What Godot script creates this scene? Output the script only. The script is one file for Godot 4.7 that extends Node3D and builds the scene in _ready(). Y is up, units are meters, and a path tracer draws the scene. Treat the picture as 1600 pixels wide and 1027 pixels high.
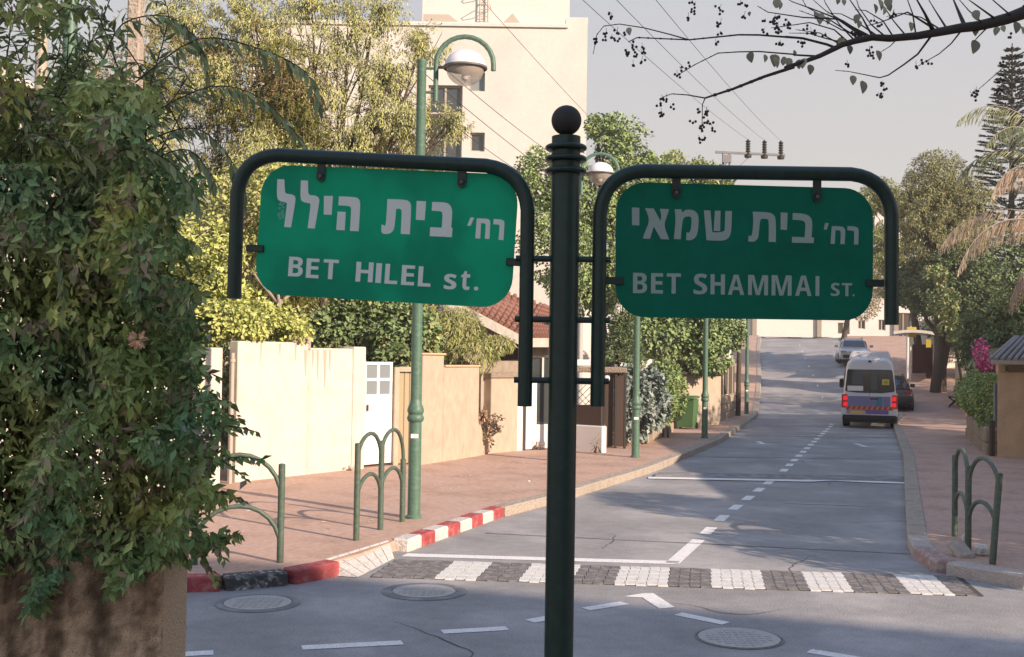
extends Node3D
# A street corner in late sun: two green street name plates on one post, a road that climbs away behind them.

const ROAD_DIR := Vector3(0.327, 0, -0.945)
const ROAD_YAW := -0.333
const LIMBS := [
[0.0220,0.0030,[[1.678,3.416,-3.700],[1.625,3.395,-3.693],[1.570,3.378,-3.685],[1.515,3.363,-3.678],[1.460,3.354,-3.670],[1.395,3.339,-3.662],[1.363,3.331,-3.655],[1.309,3.319,-3.648],[1.216,3.307,-3.640],[1.157,3.307,-3.632],[1.098,3.292,-3.625],[1.056,3.278,-3.618],[1.026,3.261,-3.610],[0.979,3.236,-3.602],[0.938,3.219,-3.595],[0.863,3.191,-3.588],[0.888,3.192,-3.580],[0.793,3.158,-3.572],[0.692,3.115,-3.565],[0.641,3.096,-3.557],[0.601,3.081,-3.550]]],
[0.0024,0.0012,[[0.601,3.081,-3.550],[0.543,3.086,-3.533],[0.491,3.085,-3.517],[0.461,3.071,-3.500]]],
[0.0020,0.0010,[[0.601,3.081,-3.550],[0.595,3.064,-3.567],[0.598,3.022,-3.583],[0.598,2.981,-3.600]]],
[0.0050,0.0018,[[1.046,3.278,-3.660],[1.021,3.293,-3.673],[0.943,3.316,-3.685],[0.889,3.324,-3.698],[0.919,3.325,-3.711],[0.808,3.336,-3.724],[0.741,3.339,-3.736],[0.679,3.335,-3.749],[0.581,3.327,-3.762],[0.495,3.333,-3.775],[0.408,3.339,-3.787],[0.380,3.327,-3.800]]],
[0.0025,0.0012,[[0.581,3.326,-3.760],[0.520,3.350,-3.783],[0.436,3.378,-3.807],[0.352,3.397,-3.830],[0.300,3.396,-3.853],[0.278,3.372,-3.877],[0.268,3.311,-3.900]]],
[0.0035,0.0012,[[0.981,3.242,-3.630],[0.893,3.236,-3.597],[0.883,3.229,-3.564],[0.767,3.227,-3.531],[0.694,3.216,-3.499],[0.625,3.202,-3.466],[0.548,3.156,-3.433],[0.487,3.112,-3.400]]],
[0.0040,0.0010,[[1.149,3.326,-3.680],[1.090,3.391,-3.735],[0.999,3.448,-3.790],[0.947,3.488,-3.845],[0.930,3.524,-3.900]]],
[0.0040,0.0010,[[1.137,3.326,-3.680],[1.043,3.366,-3.635],[0.918,3.356,-3.590],[0.796,3.357,-3.545],[0.753,3.362,-3.500]]],
[0.0030,0.0010,[[1.126,3.317,-3.680],[1.057,3.412,-3.787],[1.008,3.486,-3.893],[1.016,3.557,-4.000]]],
[0.0040,0.0010,[[1.172,3.323,-3.680],[1.149,3.399,-3.720],[1.120,3.470,-3.760],[1.120,3.506,-3.800]]],
[0.0090,0.0010,[[1.373,3.341,-3.680],[1.344,3.353,-3.635],[1.311,3.373,-3.590],[1.269,3.403,-3.545],[1.239,3.416,-3.500]]],
[0.0080,0.0010,[[1.476,3.360,-3.680],[1.481,3.438,-3.753],[1.495,3.497,-3.827],[1.521,3.545,-3.900]]],
[0.0040,0.0010,[[1.585,3.382,-3.680],[1.488,3.426,-3.640],[1.449,3.429,-3.600]]],
[0.0040,0.0010,[[1.418,3.350,-3.680],[1.400,3.432,-3.740],[1.393,3.499,-3.800]]],
[0.0030,0.0010,[[1.631,3.397,-3.680],[1.550,3.438,-3.640],[1.516,3.442,-3.600]]],
[0.0040,0.0010,[[1.361,3.361,-3.680],[1.277,3.398,-3.653],[1.177,3.354,-3.627],[1.123,3.334,-3.600]]],
[0.0040,0.0010,[[1.367,3.332,-3.680],[1.317,3.265,-3.669],[1.268,3.227,-3.657],[1.213,3.188,-3.646],[1.181,3.176,-3.634],[1.120,3.184,-3.623],[1.072,3.189,-3.611],[1.026,3.189,-3.600]]],
[0.0030,0.0010,[[1.464,3.348,-3.680],[1.442,3.313,-3.710],[1.413,3.286,-3.740],[1.383,3.270,-3.770],[1.359,3.256,-3.800]]],
[0.0020,0.0010,[[1.252,3.316,-3.680],[1.216,3.281,-3.640],[1.175,3.252,-3.600]]],
[0.0030,0.0010,[[1.556,3.367,-3.680],[1.500,3.314,-3.640],[1.472,3.288,-3.600]]],
[0.0030,0.0010,[[1.287,3.322,-3.680],[1.265,3.399,-3.753],[1.241,3.493,-3.827],[1.253,3.535,-3.900]]],
[0.0030,0.0010,[[1.315,3.326,-3.680],[1.282,3.382,-3.620],[1.244,3.408,-3.560],[1.217,3.405,-3.500]]],
[0.0030,0.0010,[[1.097,3.299,-3.680],[1.029,3.327,-3.622],[0.934,3.332,-3.565],[0.843,3.302,-3.508],[0.786,3.279,-3.450]]],
[0.0030,0.0010,[[1.074,3.292,-3.680],[1.036,3.372,-3.815],[0.986,3.423,-3.950]]],
[0.0030,0.0010,[[1.172,3.321,-3.680],[1.124,3.379,-3.753],[1.056,3.454,-3.827],[1.027,3.519,-3.900]]],
[0.0030,0.0010,[[1.149,3.320,-3.680],[1.051,3.327,-3.620],[0.961,3.347,-3.560],[0.884,3.350,-3.500]]],
[0.0030,0.0010,[[1.114,3.308,-3.680],[1.074,3.374,-3.720],[1.038,3.457,-3.760],[1.037,3.499,-3.800]]],
[0.0030,0.0010,[[1.218,3.321,-3.680],[1.157,3.356,-3.653],[1.109,3.404,-3.627],[1.089,3.435,-3.600]]],
[0.0030,0.0010,[[1.195,3.321,-3.680],[1.121,3.382,-3.703],[1.081,3.412,-3.727],[1.041,3.421,-3.750]]],
[0.0030,0.0010,[[1.241,3.322,-3.680],[1.186,3.358,-3.620],[1.111,3.372,-3.560],[1.059,3.355,-3.500]]],
[0.0030,0.0010,[[1.086,3.299,-3.680],[1.028,3.327,-3.720],[0.980,3.355,-3.760],[0.925,3.366,-3.800]]],
[0.0030,0.0010,[[1.539,3.370,-3.680],[1.451,3.387,-3.590],[1.376,3.402,-3.500]]],
[0.0030,0.0010,[[1.401,3.347,-3.680],[1.359,3.412,-3.753],[1.313,3.449,-3.827],[1.290,3.459,-3.900]]],
[0.0030,0.0010,[[1.732,3.321,-3.700],[1.656,3.271,-3.650],[1.596,3.237,-3.600],[1.535,3.183,-3.550],[1.448,3.111,-3.500]]]]
const LIMB_LEAVES := [[1.016,3.398,-3.743,0.041],[0.979,3.387,-3.669,0.028],[1.031,3.383,-3.711,0.029],[1.112,3.373,-3.655,0.034],[1.116,3.354,-3.650,0.028],[1.332,3.389,-3.784,0.035],[1.142,3.207,-3.797,0.036],[1.113,3.135,-3.599,0.045],[1.208,3.276,-3.738,0.038],[1.531,3.312,-3.744,0.052],[1.464,3.361,-3.561,0.039],[1.516,3.348,-3.687,0.034],[1.545,3.323,-3.599,0.031],[1.645,3.362,-3.686,0.043],[1.588,3.346,-3.647,0.025],[0.988,3.232,-3.764,0.038],[0.923,3.219,-3.648,0.034],[0.923,3.207,-3.592,0.036],[0.895,3.231,-3.674,0.034],[0.866,3.220,-3.622,0.028],[0.843,3.221,-3.639,0.039],[0.868,3.274,-3.785,0.029],[0.898,3.247,-3.618,0.022],[1.062,3.298,-3.658,0.034],[1.071,3.312,-3.728,0.029],[1.128,3.310,-3.793,0.035],[1.165,3.400,-3.592,0.039],[1.225,3.436,-3.687,0.040],[1.160,3.399,-3.627,0.034],[1.176,3.382,-3.589,0.033],[0.843,3.412,-3.629,0.034],[1.027,3.405,-3.579,0.022],[1.083,3.443,-3.705,0.023],[1.630,3.330,-3.608,0.028],[1.233,3.424,-3.693,0.029],[0.360,3.297,-3.575,0.028],[0.836,3.399,-3.589,0.033],[0.793,3.274,-3.777,0.041],[0.836,3.269,-3.767,0.029],[0.866,3.256,-3.748,0.046],[0.853,3.208,-3.568,0.030],[0.901,3.234,-3.695,0.034],[0.856,3.413,-3.650,0.031],[0.776,3.407,-3.728,0.017]]
const BERRIES := [[0.303,3.384,-3.679],[0.311,3.380,-3.703],[0.298,3.330,-3.710],[0.292,3.293,-3.663],[0.312,3.302,-3.663],[0.323,3.298,-3.599],[0.330,3.285,-3.644],[0.373,3.258,-3.594],[0.378,3.248,-3.609],[0.403,3.249,-3.582],[0.410,3.247,-3.646],[0.369,3.277,-3.747],[0.358,3.228,-3.608],[0.376,3.191,-3.587],[0.403,3.206,-3.599],[0.258,3.282,-3.666],[0.259,3.290,-3.637],[0.676,3.429,-3.738],[0.656,3.370,-3.614],[0.657,3.357,-3.665],[0.678,3.372,-3.723],[0.688,3.353,-3.767],[0.644,3.272,-3.609],[0.561,3.396,-3.582],[0.598,3.436,-3.762],[0.575,3.371,-3.620],[0.568,3.380,-3.698],[0.766,3.443,-3.750],[0.742,3.437,-3.721],[0.735,3.367,-3.626],[0.799,3.347,-3.605],[0.865,3.392,-3.771],[0.858,3.375,-3.657],[0.883,3.372,-3.771],[0.851,3.317,-3.636],[0.901,3.367,-3.714],[0.796,3.310,-3.604],[0.470,3.085,-3.584],[0.496,3.105,-3.679],[0.464,3.062,-3.580],[0.516,3.088,-3.718],[0.490,3.080,-3.765],[0.480,3.046,-3.660],[0.616,3.084,-3.774],[0.636,3.080,-3.741],[0.626,3.062,-3.698],[0.580,3.024,-3.658],[0.627,3.036,-3.749],[0.644,3.050,-3.772],[0.627,3.011,-3.606],[0.654,3.020,-3.717],[0.597,2.990,-3.588],[0.532,3.180,-3.601],[0.574,3.223,-3.704],[0.531,3.185,-3.688],[0.864,3.291,-3.676],[0.353,3.308,-3.651],[0.392,3.240,-3.661],[0.605,2.972,-3.668],[0.620,2.975,-3.656],[1.173,3.140,-3.592],[1.212,3.148,-3.679],[1.203,3.131,-3.694],[1.190,3.115,-3.636],[1.177,3.292,-3.732],[1.185,3.271,-3.720],[1.133,3.242,-3.584],[1.314,3.226,-3.676],[1.352,3.234,-3.670],[1.371,3.266,-3.778],[1.507,3.139,-3.697],[1.505,3.126,-3.664],[1.554,3.173,-3.776],[1.496,3.138,-3.657],[1.577,3.173,-3.654],[1.632,3.214,-3.768],[1.575,3.145,-3.655],[1.600,3.156,-3.687],[0.961,3.321,-3.644],[0.990,3.335,-3.709],[0.885,3.353,-3.639],[0.881,3.334,-3.632],[0.878,3.382,-3.776],[0.882,3.356,-3.768],[0.856,3.283,-3.645],[0.820,3.339,-3.587],[0.861,3.397,-3.730],[1.243,3.402,-3.689],[1.231,3.385,-3.661],[1.103,3.239,-3.716],[0.955,3.307,-3.707],[0.946,3.310,-3.717],[1.024,3.332,-3.706],[0.951,3.340,-3.661],[1.120,3.340,-3.720],[1.133,3.330,-3.705],[1.098,3.324,-3.626],[1.207,3.405,-3.775],[1.184,3.354,-3.666],[1.605,3.314,-3.633],[1.619,3.257,-3.718]]
const HEBREW_LEFT := [
[[-0.3152,0.1401],[-0.2948,0.1403],[-0.2911,0.1050],[-0.2862,0.1007],[-0.2676,0.0994],[-0.2592,0.0930],[-0.2585,0.0815],[-0.2661,0.0083],[-0.2861,0.0086],[-0.2820,0.0733],[-0.2846,0.0768],[-0.3033,0.0790],[-0.3131,0.0868]],
[[-0.2470,0.1397],[-0.2266,0.1394],[-0.2238,0.1041],[-0.2189,0.0998],[-0.2003,0.0994],[-0.1910,0.0921],[-0.1903,0.0806],[-0.1980,0.0084],[-0.2184,0.0086],[-0.2139,0.0733],[-0.2165,0.0773],[-0.2351,0.0791],[-0.2454,0.0868]],
[[-0.1781,0.0997],[-0.1526,0.1002],[-0.1528,0.0481],[-0.1751,0.0483]],
[[-0.1354,0.1002],[-0.0891,0.1004],[-0.0786,0.0959],[-0.0732,0.0847],[-0.0731,0.0069],[-0.0977,0.0069],[-0.0979,0.0649],[-0.1002,0.0726],[-0.1083,0.0750],[-0.1352,0.0753]],
[[-0.1364,0.0582],[-0.1132,0.0581],[-0.1126,0.0075],[-0.1367,0.0076]],
[[0.0014,0.0989],[0.0524,0.0994],[0.0643,0.0945],[0.0697,0.0833],[0.0707,0.0056],[0.0452,0.0055],[0.0444,0.0658],[0.0417,0.0726],[0.0332,0.0744],[0.0278,0.0718],[0.0273,0.0234],[0.0213,0.0093],[0.0101,0.0032],[-0.0038,0.0033],[-0.0096,0.0076],[-0.0101,0.0283],[-0.0031,0.0273],[-0.0006,0.0242],[0.0019,0.0290],[0.0024,0.0704]],
[[0.0836,0.0974],[0.1096,0.0974],[0.1093,0.0459],[0.0847,0.0459]],
[[0.1268,0.0965],[0.1662,0.0969],[0.1783,0.0892],[0.1844,0.0734],[0.1836,0.0297],[0.1874,0.0285],[0.1872,0.0036],[0.1260,0.0035],[0.1258,0.0279],[0.1578,0.0278],[0.1581,0.0651],[0.1549,0.0709],[0.1493,0.0724],[0.1270,0.0726]],
[[0.2350,0.0596],[0.2452,0.0593],[0.2365,0.0367],[0.2272,0.0367]],
[[0.2523,0.0578],[0.2824,0.0581],[0.2887,0.0538],[0.2901,0.0470],[0.2902,0.0037],[0.2781,0.0040],[0.2779,0.0417],[0.2754,0.0453],[0.2647,0.0456],[0.2651,0.0037],[0.2517,0.0035]],
[[0.2986,0.0580],[0.3209,0.0579],[0.3277,0.0527],[0.3287,0.0445],[0.3287,0.0026],[0.3153,0.0028],[0.3160,0.0401],[0.3135,0.0437],[0.2982,0.0438]]]
const HEBREW_RIGHT := [
[[-0.3151,0.1128],[-0.2950,0.1123],[-0.2944,0.0647],[-0.3145,0.0652]],
[[-0.2791,0.1118],[-0.2557,0.1113],[-0.2366,0.0780],[-0.2340,0.0919],[-0.2389,0.1112],[-0.2136,0.1108],[-0.2181,0.0946],[-0.2281,0.0666],[-0.2126,0.0290],[-0.2351,0.0294],[-0.2551,0.0628],[-0.2650,0.0293],[-0.2846,0.0298],[-0.2801,0.0456],[-0.2656,0.0797]],
[[-0.1982,0.1112],[-0.1795,0.1111],[-0.1771,0.1024],[-0.1678,0.1109],[-0.1492,0.1108],[-0.1360,0.1032],[-0.1311,0.0872],[-0.1335,0.0524],[-0.1389,0.0361],[-0.1528,0.0275],[-0.1659,0.0286],[-0.1648,0.0494],[-0.1587,0.0482],[-0.1531,0.0543],[-0.1507,0.0844],[-0.1536,0.0913],[-0.1592,0.0926],[-0.1699,0.0910],[-0.1768,0.0816],[-0.1809,0.0301],[-0.1996,0.0306],[-0.1946,0.0835]],
[[-0.1174,0.1101],[-0.0996,0.1100],[-0.0938,0.0514],[-0.0727,0.0509],[-0.0597,0.0563],[-0.0580,0.1100],[-0.0398,0.1099],[-0.0410,0.0567],[-0.0464,0.0381],[-0.0617,0.0280],[-0.1099,0.0293]],
[[-0.0870,0.1098],[-0.0716,0.1097],[-0.0723,0.0546],[-0.0901,0.0552]],
[[0.0181,0.1098],[0.0635,0.1093],[0.0776,0.1032],[0.0829,0.0894],[0.0832,0.0283],[0.0631,0.0288],[0.0633,0.0844],[0.0604,0.0898],[0.0544,0.0911],[0.0417,0.0908],[0.0381,0.0838],[0.0353,0.0468],[0.0317,0.0351],[0.0224,0.0275],[0.0060,0.0286],[0.0068,0.0438],[0.0143,0.0440],[0.0179,0.0510],[0.0203,0.0895]],
[[0.0962,0.1096],[0.1158,0.1091],[0.1140,0.0623],[0.0963,0.0629]],
[[0.1303,0.1089],[0.1640,0.1082],[0.1804,0.0998],[0.1862,0.0847],[0.1834,0.0439],[0.1904,0.0431],[0.1892,0.0278],[0.1285,0.0279],[0.1288,0.0441],[0.1638,0.0435],[0.1666,0.0796],[0.1633,0.0865],[0.1548,0.0900],[0.1296,0.0904]],
[[0.2217,0.0840],[0.2320,0.0838],[0.2262,0.0656],[0.2182,0.0659]],
[[0.2405,0.0761],[0.2695,0.0758],[0.2766,0.0713],[0.2790,0.0635],[0.2771,0.0269],[0.2649,0.0271],[0.2664,0.0600],[0.2636,0.0646],[0.2509,0.0652],[0.2491,0.0272],[0.2374,0.0275]],
[[0.2849,0.0770],[0.3092,0.0762],[0.3158,0.0712],[0.3168,0.0629],[0.3159,0.0268],[0.3037,0.0270],[0.3047,0.0608],[0.3019,0.0645],[0.2850,0.0655]]]
const LATIN_LEFT := [["B",-0.2654,-0.2245,-0.1264,-0.0722],["E",-0.2145,-0.1784,-0.1281,-0.0744],["T",-0.1659,-0.1232,-0.1284,-0.0742],["H",-0.0730,-0.0246,-0.1306,-0.0764],["I",-0.0169,-0.0011,-0.1311,-0.0773],["L",0.0088,0.0440,-0.1318,-0.0776],["E",0.0552,0.0913,-0.1327,-0.0785],["L",0.1017,0.1369,-0.1337,-0.0795],["s",0.1739,0.2082,-0.1377,-0.0958],["t",0.2203,0.2446,-0.1367,-0.0861],[".",0.2570,0.2689,-0.1365,-0.1260]]
const LATIN_RIGHT := [["B",-0.3103,-0.2720,-0.1171,-0.0625],["E",-0.2612,-0.2285,-0.1170,-0.0625],["T",-0.2182,-0.1794,-0.1165,-0.0620],["S",-0.1444,-0.1070,-0.1173,-0.0613],["H",-0.0977,-0.0579,-0.1167,-0.0622],["A",-0.0495,-0.0042,-0.1170,-0.0625],["M",0.0065,0.0621,-0.1166,-0.0621],["M",0.0720,0.1280,-0.1166,-0.0616],["A",0.1383,0.1841,-0.1163,-0.0612],["I",0.1953,0.2061,-0.1159,-0.0618],["S",0.2389,0.2636,-0.1153,-0.0792],["T",0.2702,0.2987,-0.1150,-0.0794],[".",0.3007,0.3059,-0.1151,-0.1095]]


# ------------------------------------------------------------------ build
func _ready() -> void:
	rng.seed = 20240
	camera_and_light()
	materials()
	ground()
	kerbs()
	markings()
	buildings()
	left_walls()
	right_side()
	far_end()
	lamps()
	railings()
	trees()
	vine_corner()
	vehicles()
	wires()
	overhanging_branch()
	street_sign()
	small_things()

func camera_and_light() -> void:
	var cam := Camera3D.new()
	cam.name = "camera"
	cam.fov = 32.53
	cam.near = 0.05
	cam.far = 900.0
	var f := Vector3(0, sin(0.0255), -cos(0.0255))
	var u0 := Vector3.RIGHT.cross(f)
	var r := Vector3.RIGHT * cos(0.0157) + u0 * sin(0.0157)
	cam.transform = Transform3D(Basis(r, r.cross(f), -f), Vector3(0, 2.25, 0))
	add_child(cam)
	var sky := ProceduralSkyMaterial.new()
	sky.sky_top_color = Color(0.50, 0.61, 0.79)
	sky.sky_horizon_color = Color(0.775, 0.748, 0.705)
	sky.sky_curve = 0.6
	sky.ground_horizon_color = Color(0.62, 0.58, 0.54)
	sky.ground_bottom_color = Color(0.40, 0.36, 0.32)
	sky.sun_angle_max = 30.0
	var env := Environment.new()
	env.background_mode = Environment.BG_SKY
	env.sky = Sky.new()
	env.sky.sky_material = sky
	env.tonemap_mode = Environment.TONE_MAPPER_LINEAR
	env.tonemap_exposure = 1.55
	env.background_energy_multiplier = 0.86
	env.fog_enabled = true
	env.fog_density = 0.0009
	env.fog_light_color = Color(0.86, 0.85, 0.84)
	env.sdfgi_enabled = true
	env.ssao_enabled = true
	env.ssil_enabled = true
	var we := WorldEnvironment.new()
	we.name = "world_environment"
	we.environment = env
	add_child(we)
	var sun := DirectionalLight3D.new()
	sun.name = "sun"
	sun.light_energy = 1.6
	sun.light_color = Color(1.0, 0.90, 0.80)
	sun.light_angular_distance = 0.5
	sun.shadow_enabled = true
	sun.look_at_from_position(Vector3(0.75, 0.404, 0.66) * 100.0, Vector3.ZERO)
	add_child(sun)

const LEFT_KERB := [[-60, -9.9], [-6.0, -10.5], [-3.01, -10.74], [-2.6, -10.87], [-2.17, -11.16], [-1.84, -11.62], [-1.6, -12.12], [-1.26, -13.17], [-0.85, -14.3], [-0.23, -16.04], [0.54, -17.61], [1.2, -19.1], [2.8, -22.93], [5.56, -30.87], [8.9, -42.5], [9.55, -44.65], [11.4, -52.5], [13.0, -59.5], [16.2, -74.5], [18.3, -83.5]]
const RIGHT_KERB := [[60, -9.2], [12, -10.6], [7.0, -10.95], [5.6, -11.35], [4.95, -11.8], [4.72, -12.4], [5.04, -13.66], [6.51, -17.94], [9.35, -26.18], [14.0, -40.7], [15.57, -44.5], [17.4, -52.0], [19.0, -59.0], [22.3, -74.0], [24.4, -83.0]]

func ground() -> void:
	var mb := MB.new()
	for i in 64:
		for j in 64:
			var x0 := -130.0 + i * 5.0; var z0 := 60.0 - j * 5.0
			var q := []
			for k in [[0, 0], [1, 0], [1, 1], [0, 1]]: q.append(on(x0 + k[0] * 5.0, z0 - k[1] * 5.0, -0.05))
			mb.quad(q[0], q[1], q[2], q[3], Vector3.UP)
	slab(mb, [[-900, 700], [900, 700], [900, -900], [-900, -900]], -2.0)
	struct("ground", mb, M.earth)
	# the cross street in front, then the road that leaves it
	mb = MB.new()
	slab(mb, [[-60, -4.4], [70, -4.4], [70, -12.0], [-60, -12.0]], 0.0)
	struct("cross_street", mb, M.asphalt)
	mb = MB.new()
	strip(mb, xz([[-2.6, -12.0], [-2.4, -13.2], [-1.2, -16.1], [0.2, -19.2], [1.8, -22.95], [4.6, -30.9], [8.6, -44.65], [10.5, -52.5], [12.1, -59.5], [15.3, -74.5], [17.4, -84.0]]), xz([[5.6, -12.0], [5.7, -13.4], [6.6, -16.0], [7.8, -19.4], [9.0, -23.0], [11.8, -31.0], [16.4, -44.1], [18.2, -52.0], [19.8, -59.0], [23.1, -74.0], [25.2, -84.0]]), 0.0)
	struct("road", mb, M.asphalt)
	mb = MB.new()
	strip(mb, xz([[-40, -84.0], [8, -84.0], [70, -84.0]]), xz([[-40, -92.0], [8, -92.0], [70, -92.0]]), 0.01)
	struct("far_cross_street", mb, M.asphalt)
	# pavements
	mb = MB.new()
	var l := []
	for p in LEFT_KERB.slice(0, 15): l.append(p)
	l += [[4.6, -42.0], [0.5, -33.0], [-4.0, -25.0], [-9.0, -16.0], [-60, -16.0]]
	slab(mb, l, 0.12, 0.16)
	var a := []; var b := []
	for p in LEFT_KERB.slice(14): a.append(Vector3(p[0] - 4.5, 0, p[1] + 0.8)); b.append(Vector3(p[0], 0, p[1]))
	strip(mb, a, b, 0.12)
	struct("left_pavement", mb, M.paving)
	mb = MB.new()
	var r := []
	for p in RIGHT_KERB.slice(0, 10): r.append(p)
	r += [[19.0, -38.9], [30.0, -20.0], [60, -18.0]]
	slab(mb, r, 0.12, 0.16)
	a = []; b = []
	for p in RIGHT_KERB.slice(9): a.append(Vector3(p[0], 0, p[1])); b.append(Vector3(p[0] + 5.4, 0, p[1] + 1.6))
	strip(mb, a, b, 0.12)
	struct("right_pavement", mb, M.paving)
	mb = MB.new()
	slab(mb, [[-60, -4.4], [70, -4.4], [70, 6.0], [-60, 6.0]], 0.12, 0.16)
	struct("near_pavement", mb, M.paving)

# kerb stones one by one along a line; colours by [until metres, material name]
func kerb(called: String, line: Array, from: float, to: float, each: float, bands: Array, top := 0.135, wide := 0.2, side := 1.0) -> void:
	var o := Node3D.new()
	o.name = called
	add_child(o)
	o.set_meta("kind", "structure")
	var d := from
	var k := 0
	while d < to - 0.1:
		var e := minf(d + each, to)
		var p := walk(line, d); var q := walk(line, e)
		var t := (q - p).normalized()
		var off := Vector3(-t.z, 0, t.x) * (wide * 0.5 - 0.03) * side
		p += off; q += off
		var name_of: String = bands[-1][1]
		for b in bands:
			if (d + e) * 0.5 < b[0]:
				name_of = b[1]
				break
		var mb := MB.new()
		var jog := rng.randf_range(-0.006, 0.006)
		var a3 := on(p.x, p.z, top * 0.5 - 0.05 + jog) + t * 0.006
		var b3 := on(q.x, q.z, top * 0.5 - 0.05 + jog) - t * 0.006
		mb.bar(a3, b3, wide, top + 0.1, 0.018)
		put("kerb_stone", mb, M[name_of], o)
		d = e
		k += 1

func kerbs() -> void:
	var l := xz(LEFT_KERB)
	var corner: float = long(l.slice(0, 4)) 
	kerb("left_corner_kerb", l, corner - 0.15 - 6.2, long(l.slice(0, 6)) + 0.05, 0.62, [[corner - 0.77, "concrete"], [corner - 0.15, "kerb_red"], [corner + 0.47, "kerb_black"], [corner + 3.0, "kerb_red"]], 0.14, 0.2, 1.0)
	var s: float = long(l.slice(0, 8)) - 0.16
	var bands := []
	for k in 8: bands.append([s + 0.4 * (k + 1), "kerb_white" if k % 2 == 0 else "kerb_red"])
	bands.append([999.0, "concrete"])
	kerb("left_kerb", l, s, s + 3.2, 0.4, bands, 0.14, 0.2, 1.0)
	kerb("left_plain_kerb", l, s + 3.2, long(l) - 2.0, 1.0, [[999.0, "concrete"]], 0.14, 0.24, 1.0)
	var r := xz(RIGHT_KERB)
	var c: float = long(r.slice(0, 5))
	kerb("right_kerb", r, c - 14.0, long(r) - 2.0, 0.9, [[c - 0.3, "concrete"], [c + 0.7, "kerb_faded"], [c + 1.5, "kerb_pink"], [c + 2.3, "kerb_faded"], [999.0, "concrete"]], 0.14, 0.24, -1.0)
	# the lowered, white painted ramp at the left end of the crossing
	var mb := MB.new()
	var ra := Vector3(-1.90, 0.128, -11.72); var rb := Vector3(-1.38, 0.128, -12.98); var rc := Vector3(-1.26, 0.006, -12.5); var rd := Vector3(-1.52, 0.006, -11.42); var re := Vector3(-1.84, 0.006, -11.52)
	for i in 3:
		for j in 6:
			var q := []
			for k in [[0, 0], [1, 0], [1, 1], [0, 1]]:
				var e: float = (j + k[0]) / 6.0; var v: float = (i + k[1]) / 3.0
				q.append(ra.lerp(rb, e).lerp(rd.lerp(rc, e), v))
			var qc: Vector3 = (q[0] + q[2]) * 0.5
			for k in 4: q[k] = q[k] + (qc - q[k]).normalized() * 0.006
			mb.quad(q[0] + Vector3(0, 0.004, 0), q[1] + Vector3(0, 0.004, 0), q[2] + Vector3(0, 0.004, 0), q[3] + Vector3(0, 0.004, 0), Vector3.UP)
	mb.quad(ra, rb, rc, rd, Vector3.UP)
	mb.flat(ra, rd, re, Vector3(-0.2, 1, 1))
	mb.quad(rb, rc, Vector3(rc.x, -0.02, rc.z), Vector3(rb.x, -0.02, rb.z), Vector3(0.5, 0, -1))
	struct("painted_ramp", mb, M.kerb_white)
	mb = MB.new()
	for i in 40: mb.bar(Vector3(-60 + i * 3.2, 0.02, -4.32), Vector3(-56.83 + i * 3.2, 0.02, -4.32), 0.2, 0.24, 0.015)
	struct("near_kerb", mb, M.concrete)

func sheet(called: String, pts: Array, y := 0.004, m: Material = null) -> void:
	var mb := MB.new()
	var poly := PackedVector2Array()
	for p in pts: poly.append(Vector2(p[0], p[1]))
	var idx := Geometry2D.triangulate_polygon(poly)
	for i in range(0, idx.size(), 3):
		var q := []
		for k in 3: q.append(on(poly[idx[i + k]].x, poly[idx[i + k]].y, y))
		mb.flat(q[0], q[1], q[2], Vector3.UP)
	struct(called, mb, m if m else M.paint)

var crack_mesh := MB.new()

func sheet_quad(a: Array, b: Array, c: Array, d: Array) -> void:
	crack_mesh.quad(on(a[0], a[1], 0.0045), on(b[0], b[1], 0.0045), on(c[0], c[1], 0.0045), on(d[0], d[1], 0.0045), Vector3.UP)

func flush_cracks() -> void:
	struct("road_cracks", crack_mesh, M.joint)

func dash(a: Vector3, b: Vector3, w: float, called := "road_marking") -> void:
	var t := (b - a).normalized()
	var o := Vector3(-t.z, 0, t.x) * w * 0.5
	sheet(called, [[a.x + o.x, a.z + o.z], [b.x + o.x, b.z + o.z], [b.x - o.x, b.z - o.z], [a.x - o.x, a.z - o.z]])

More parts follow.
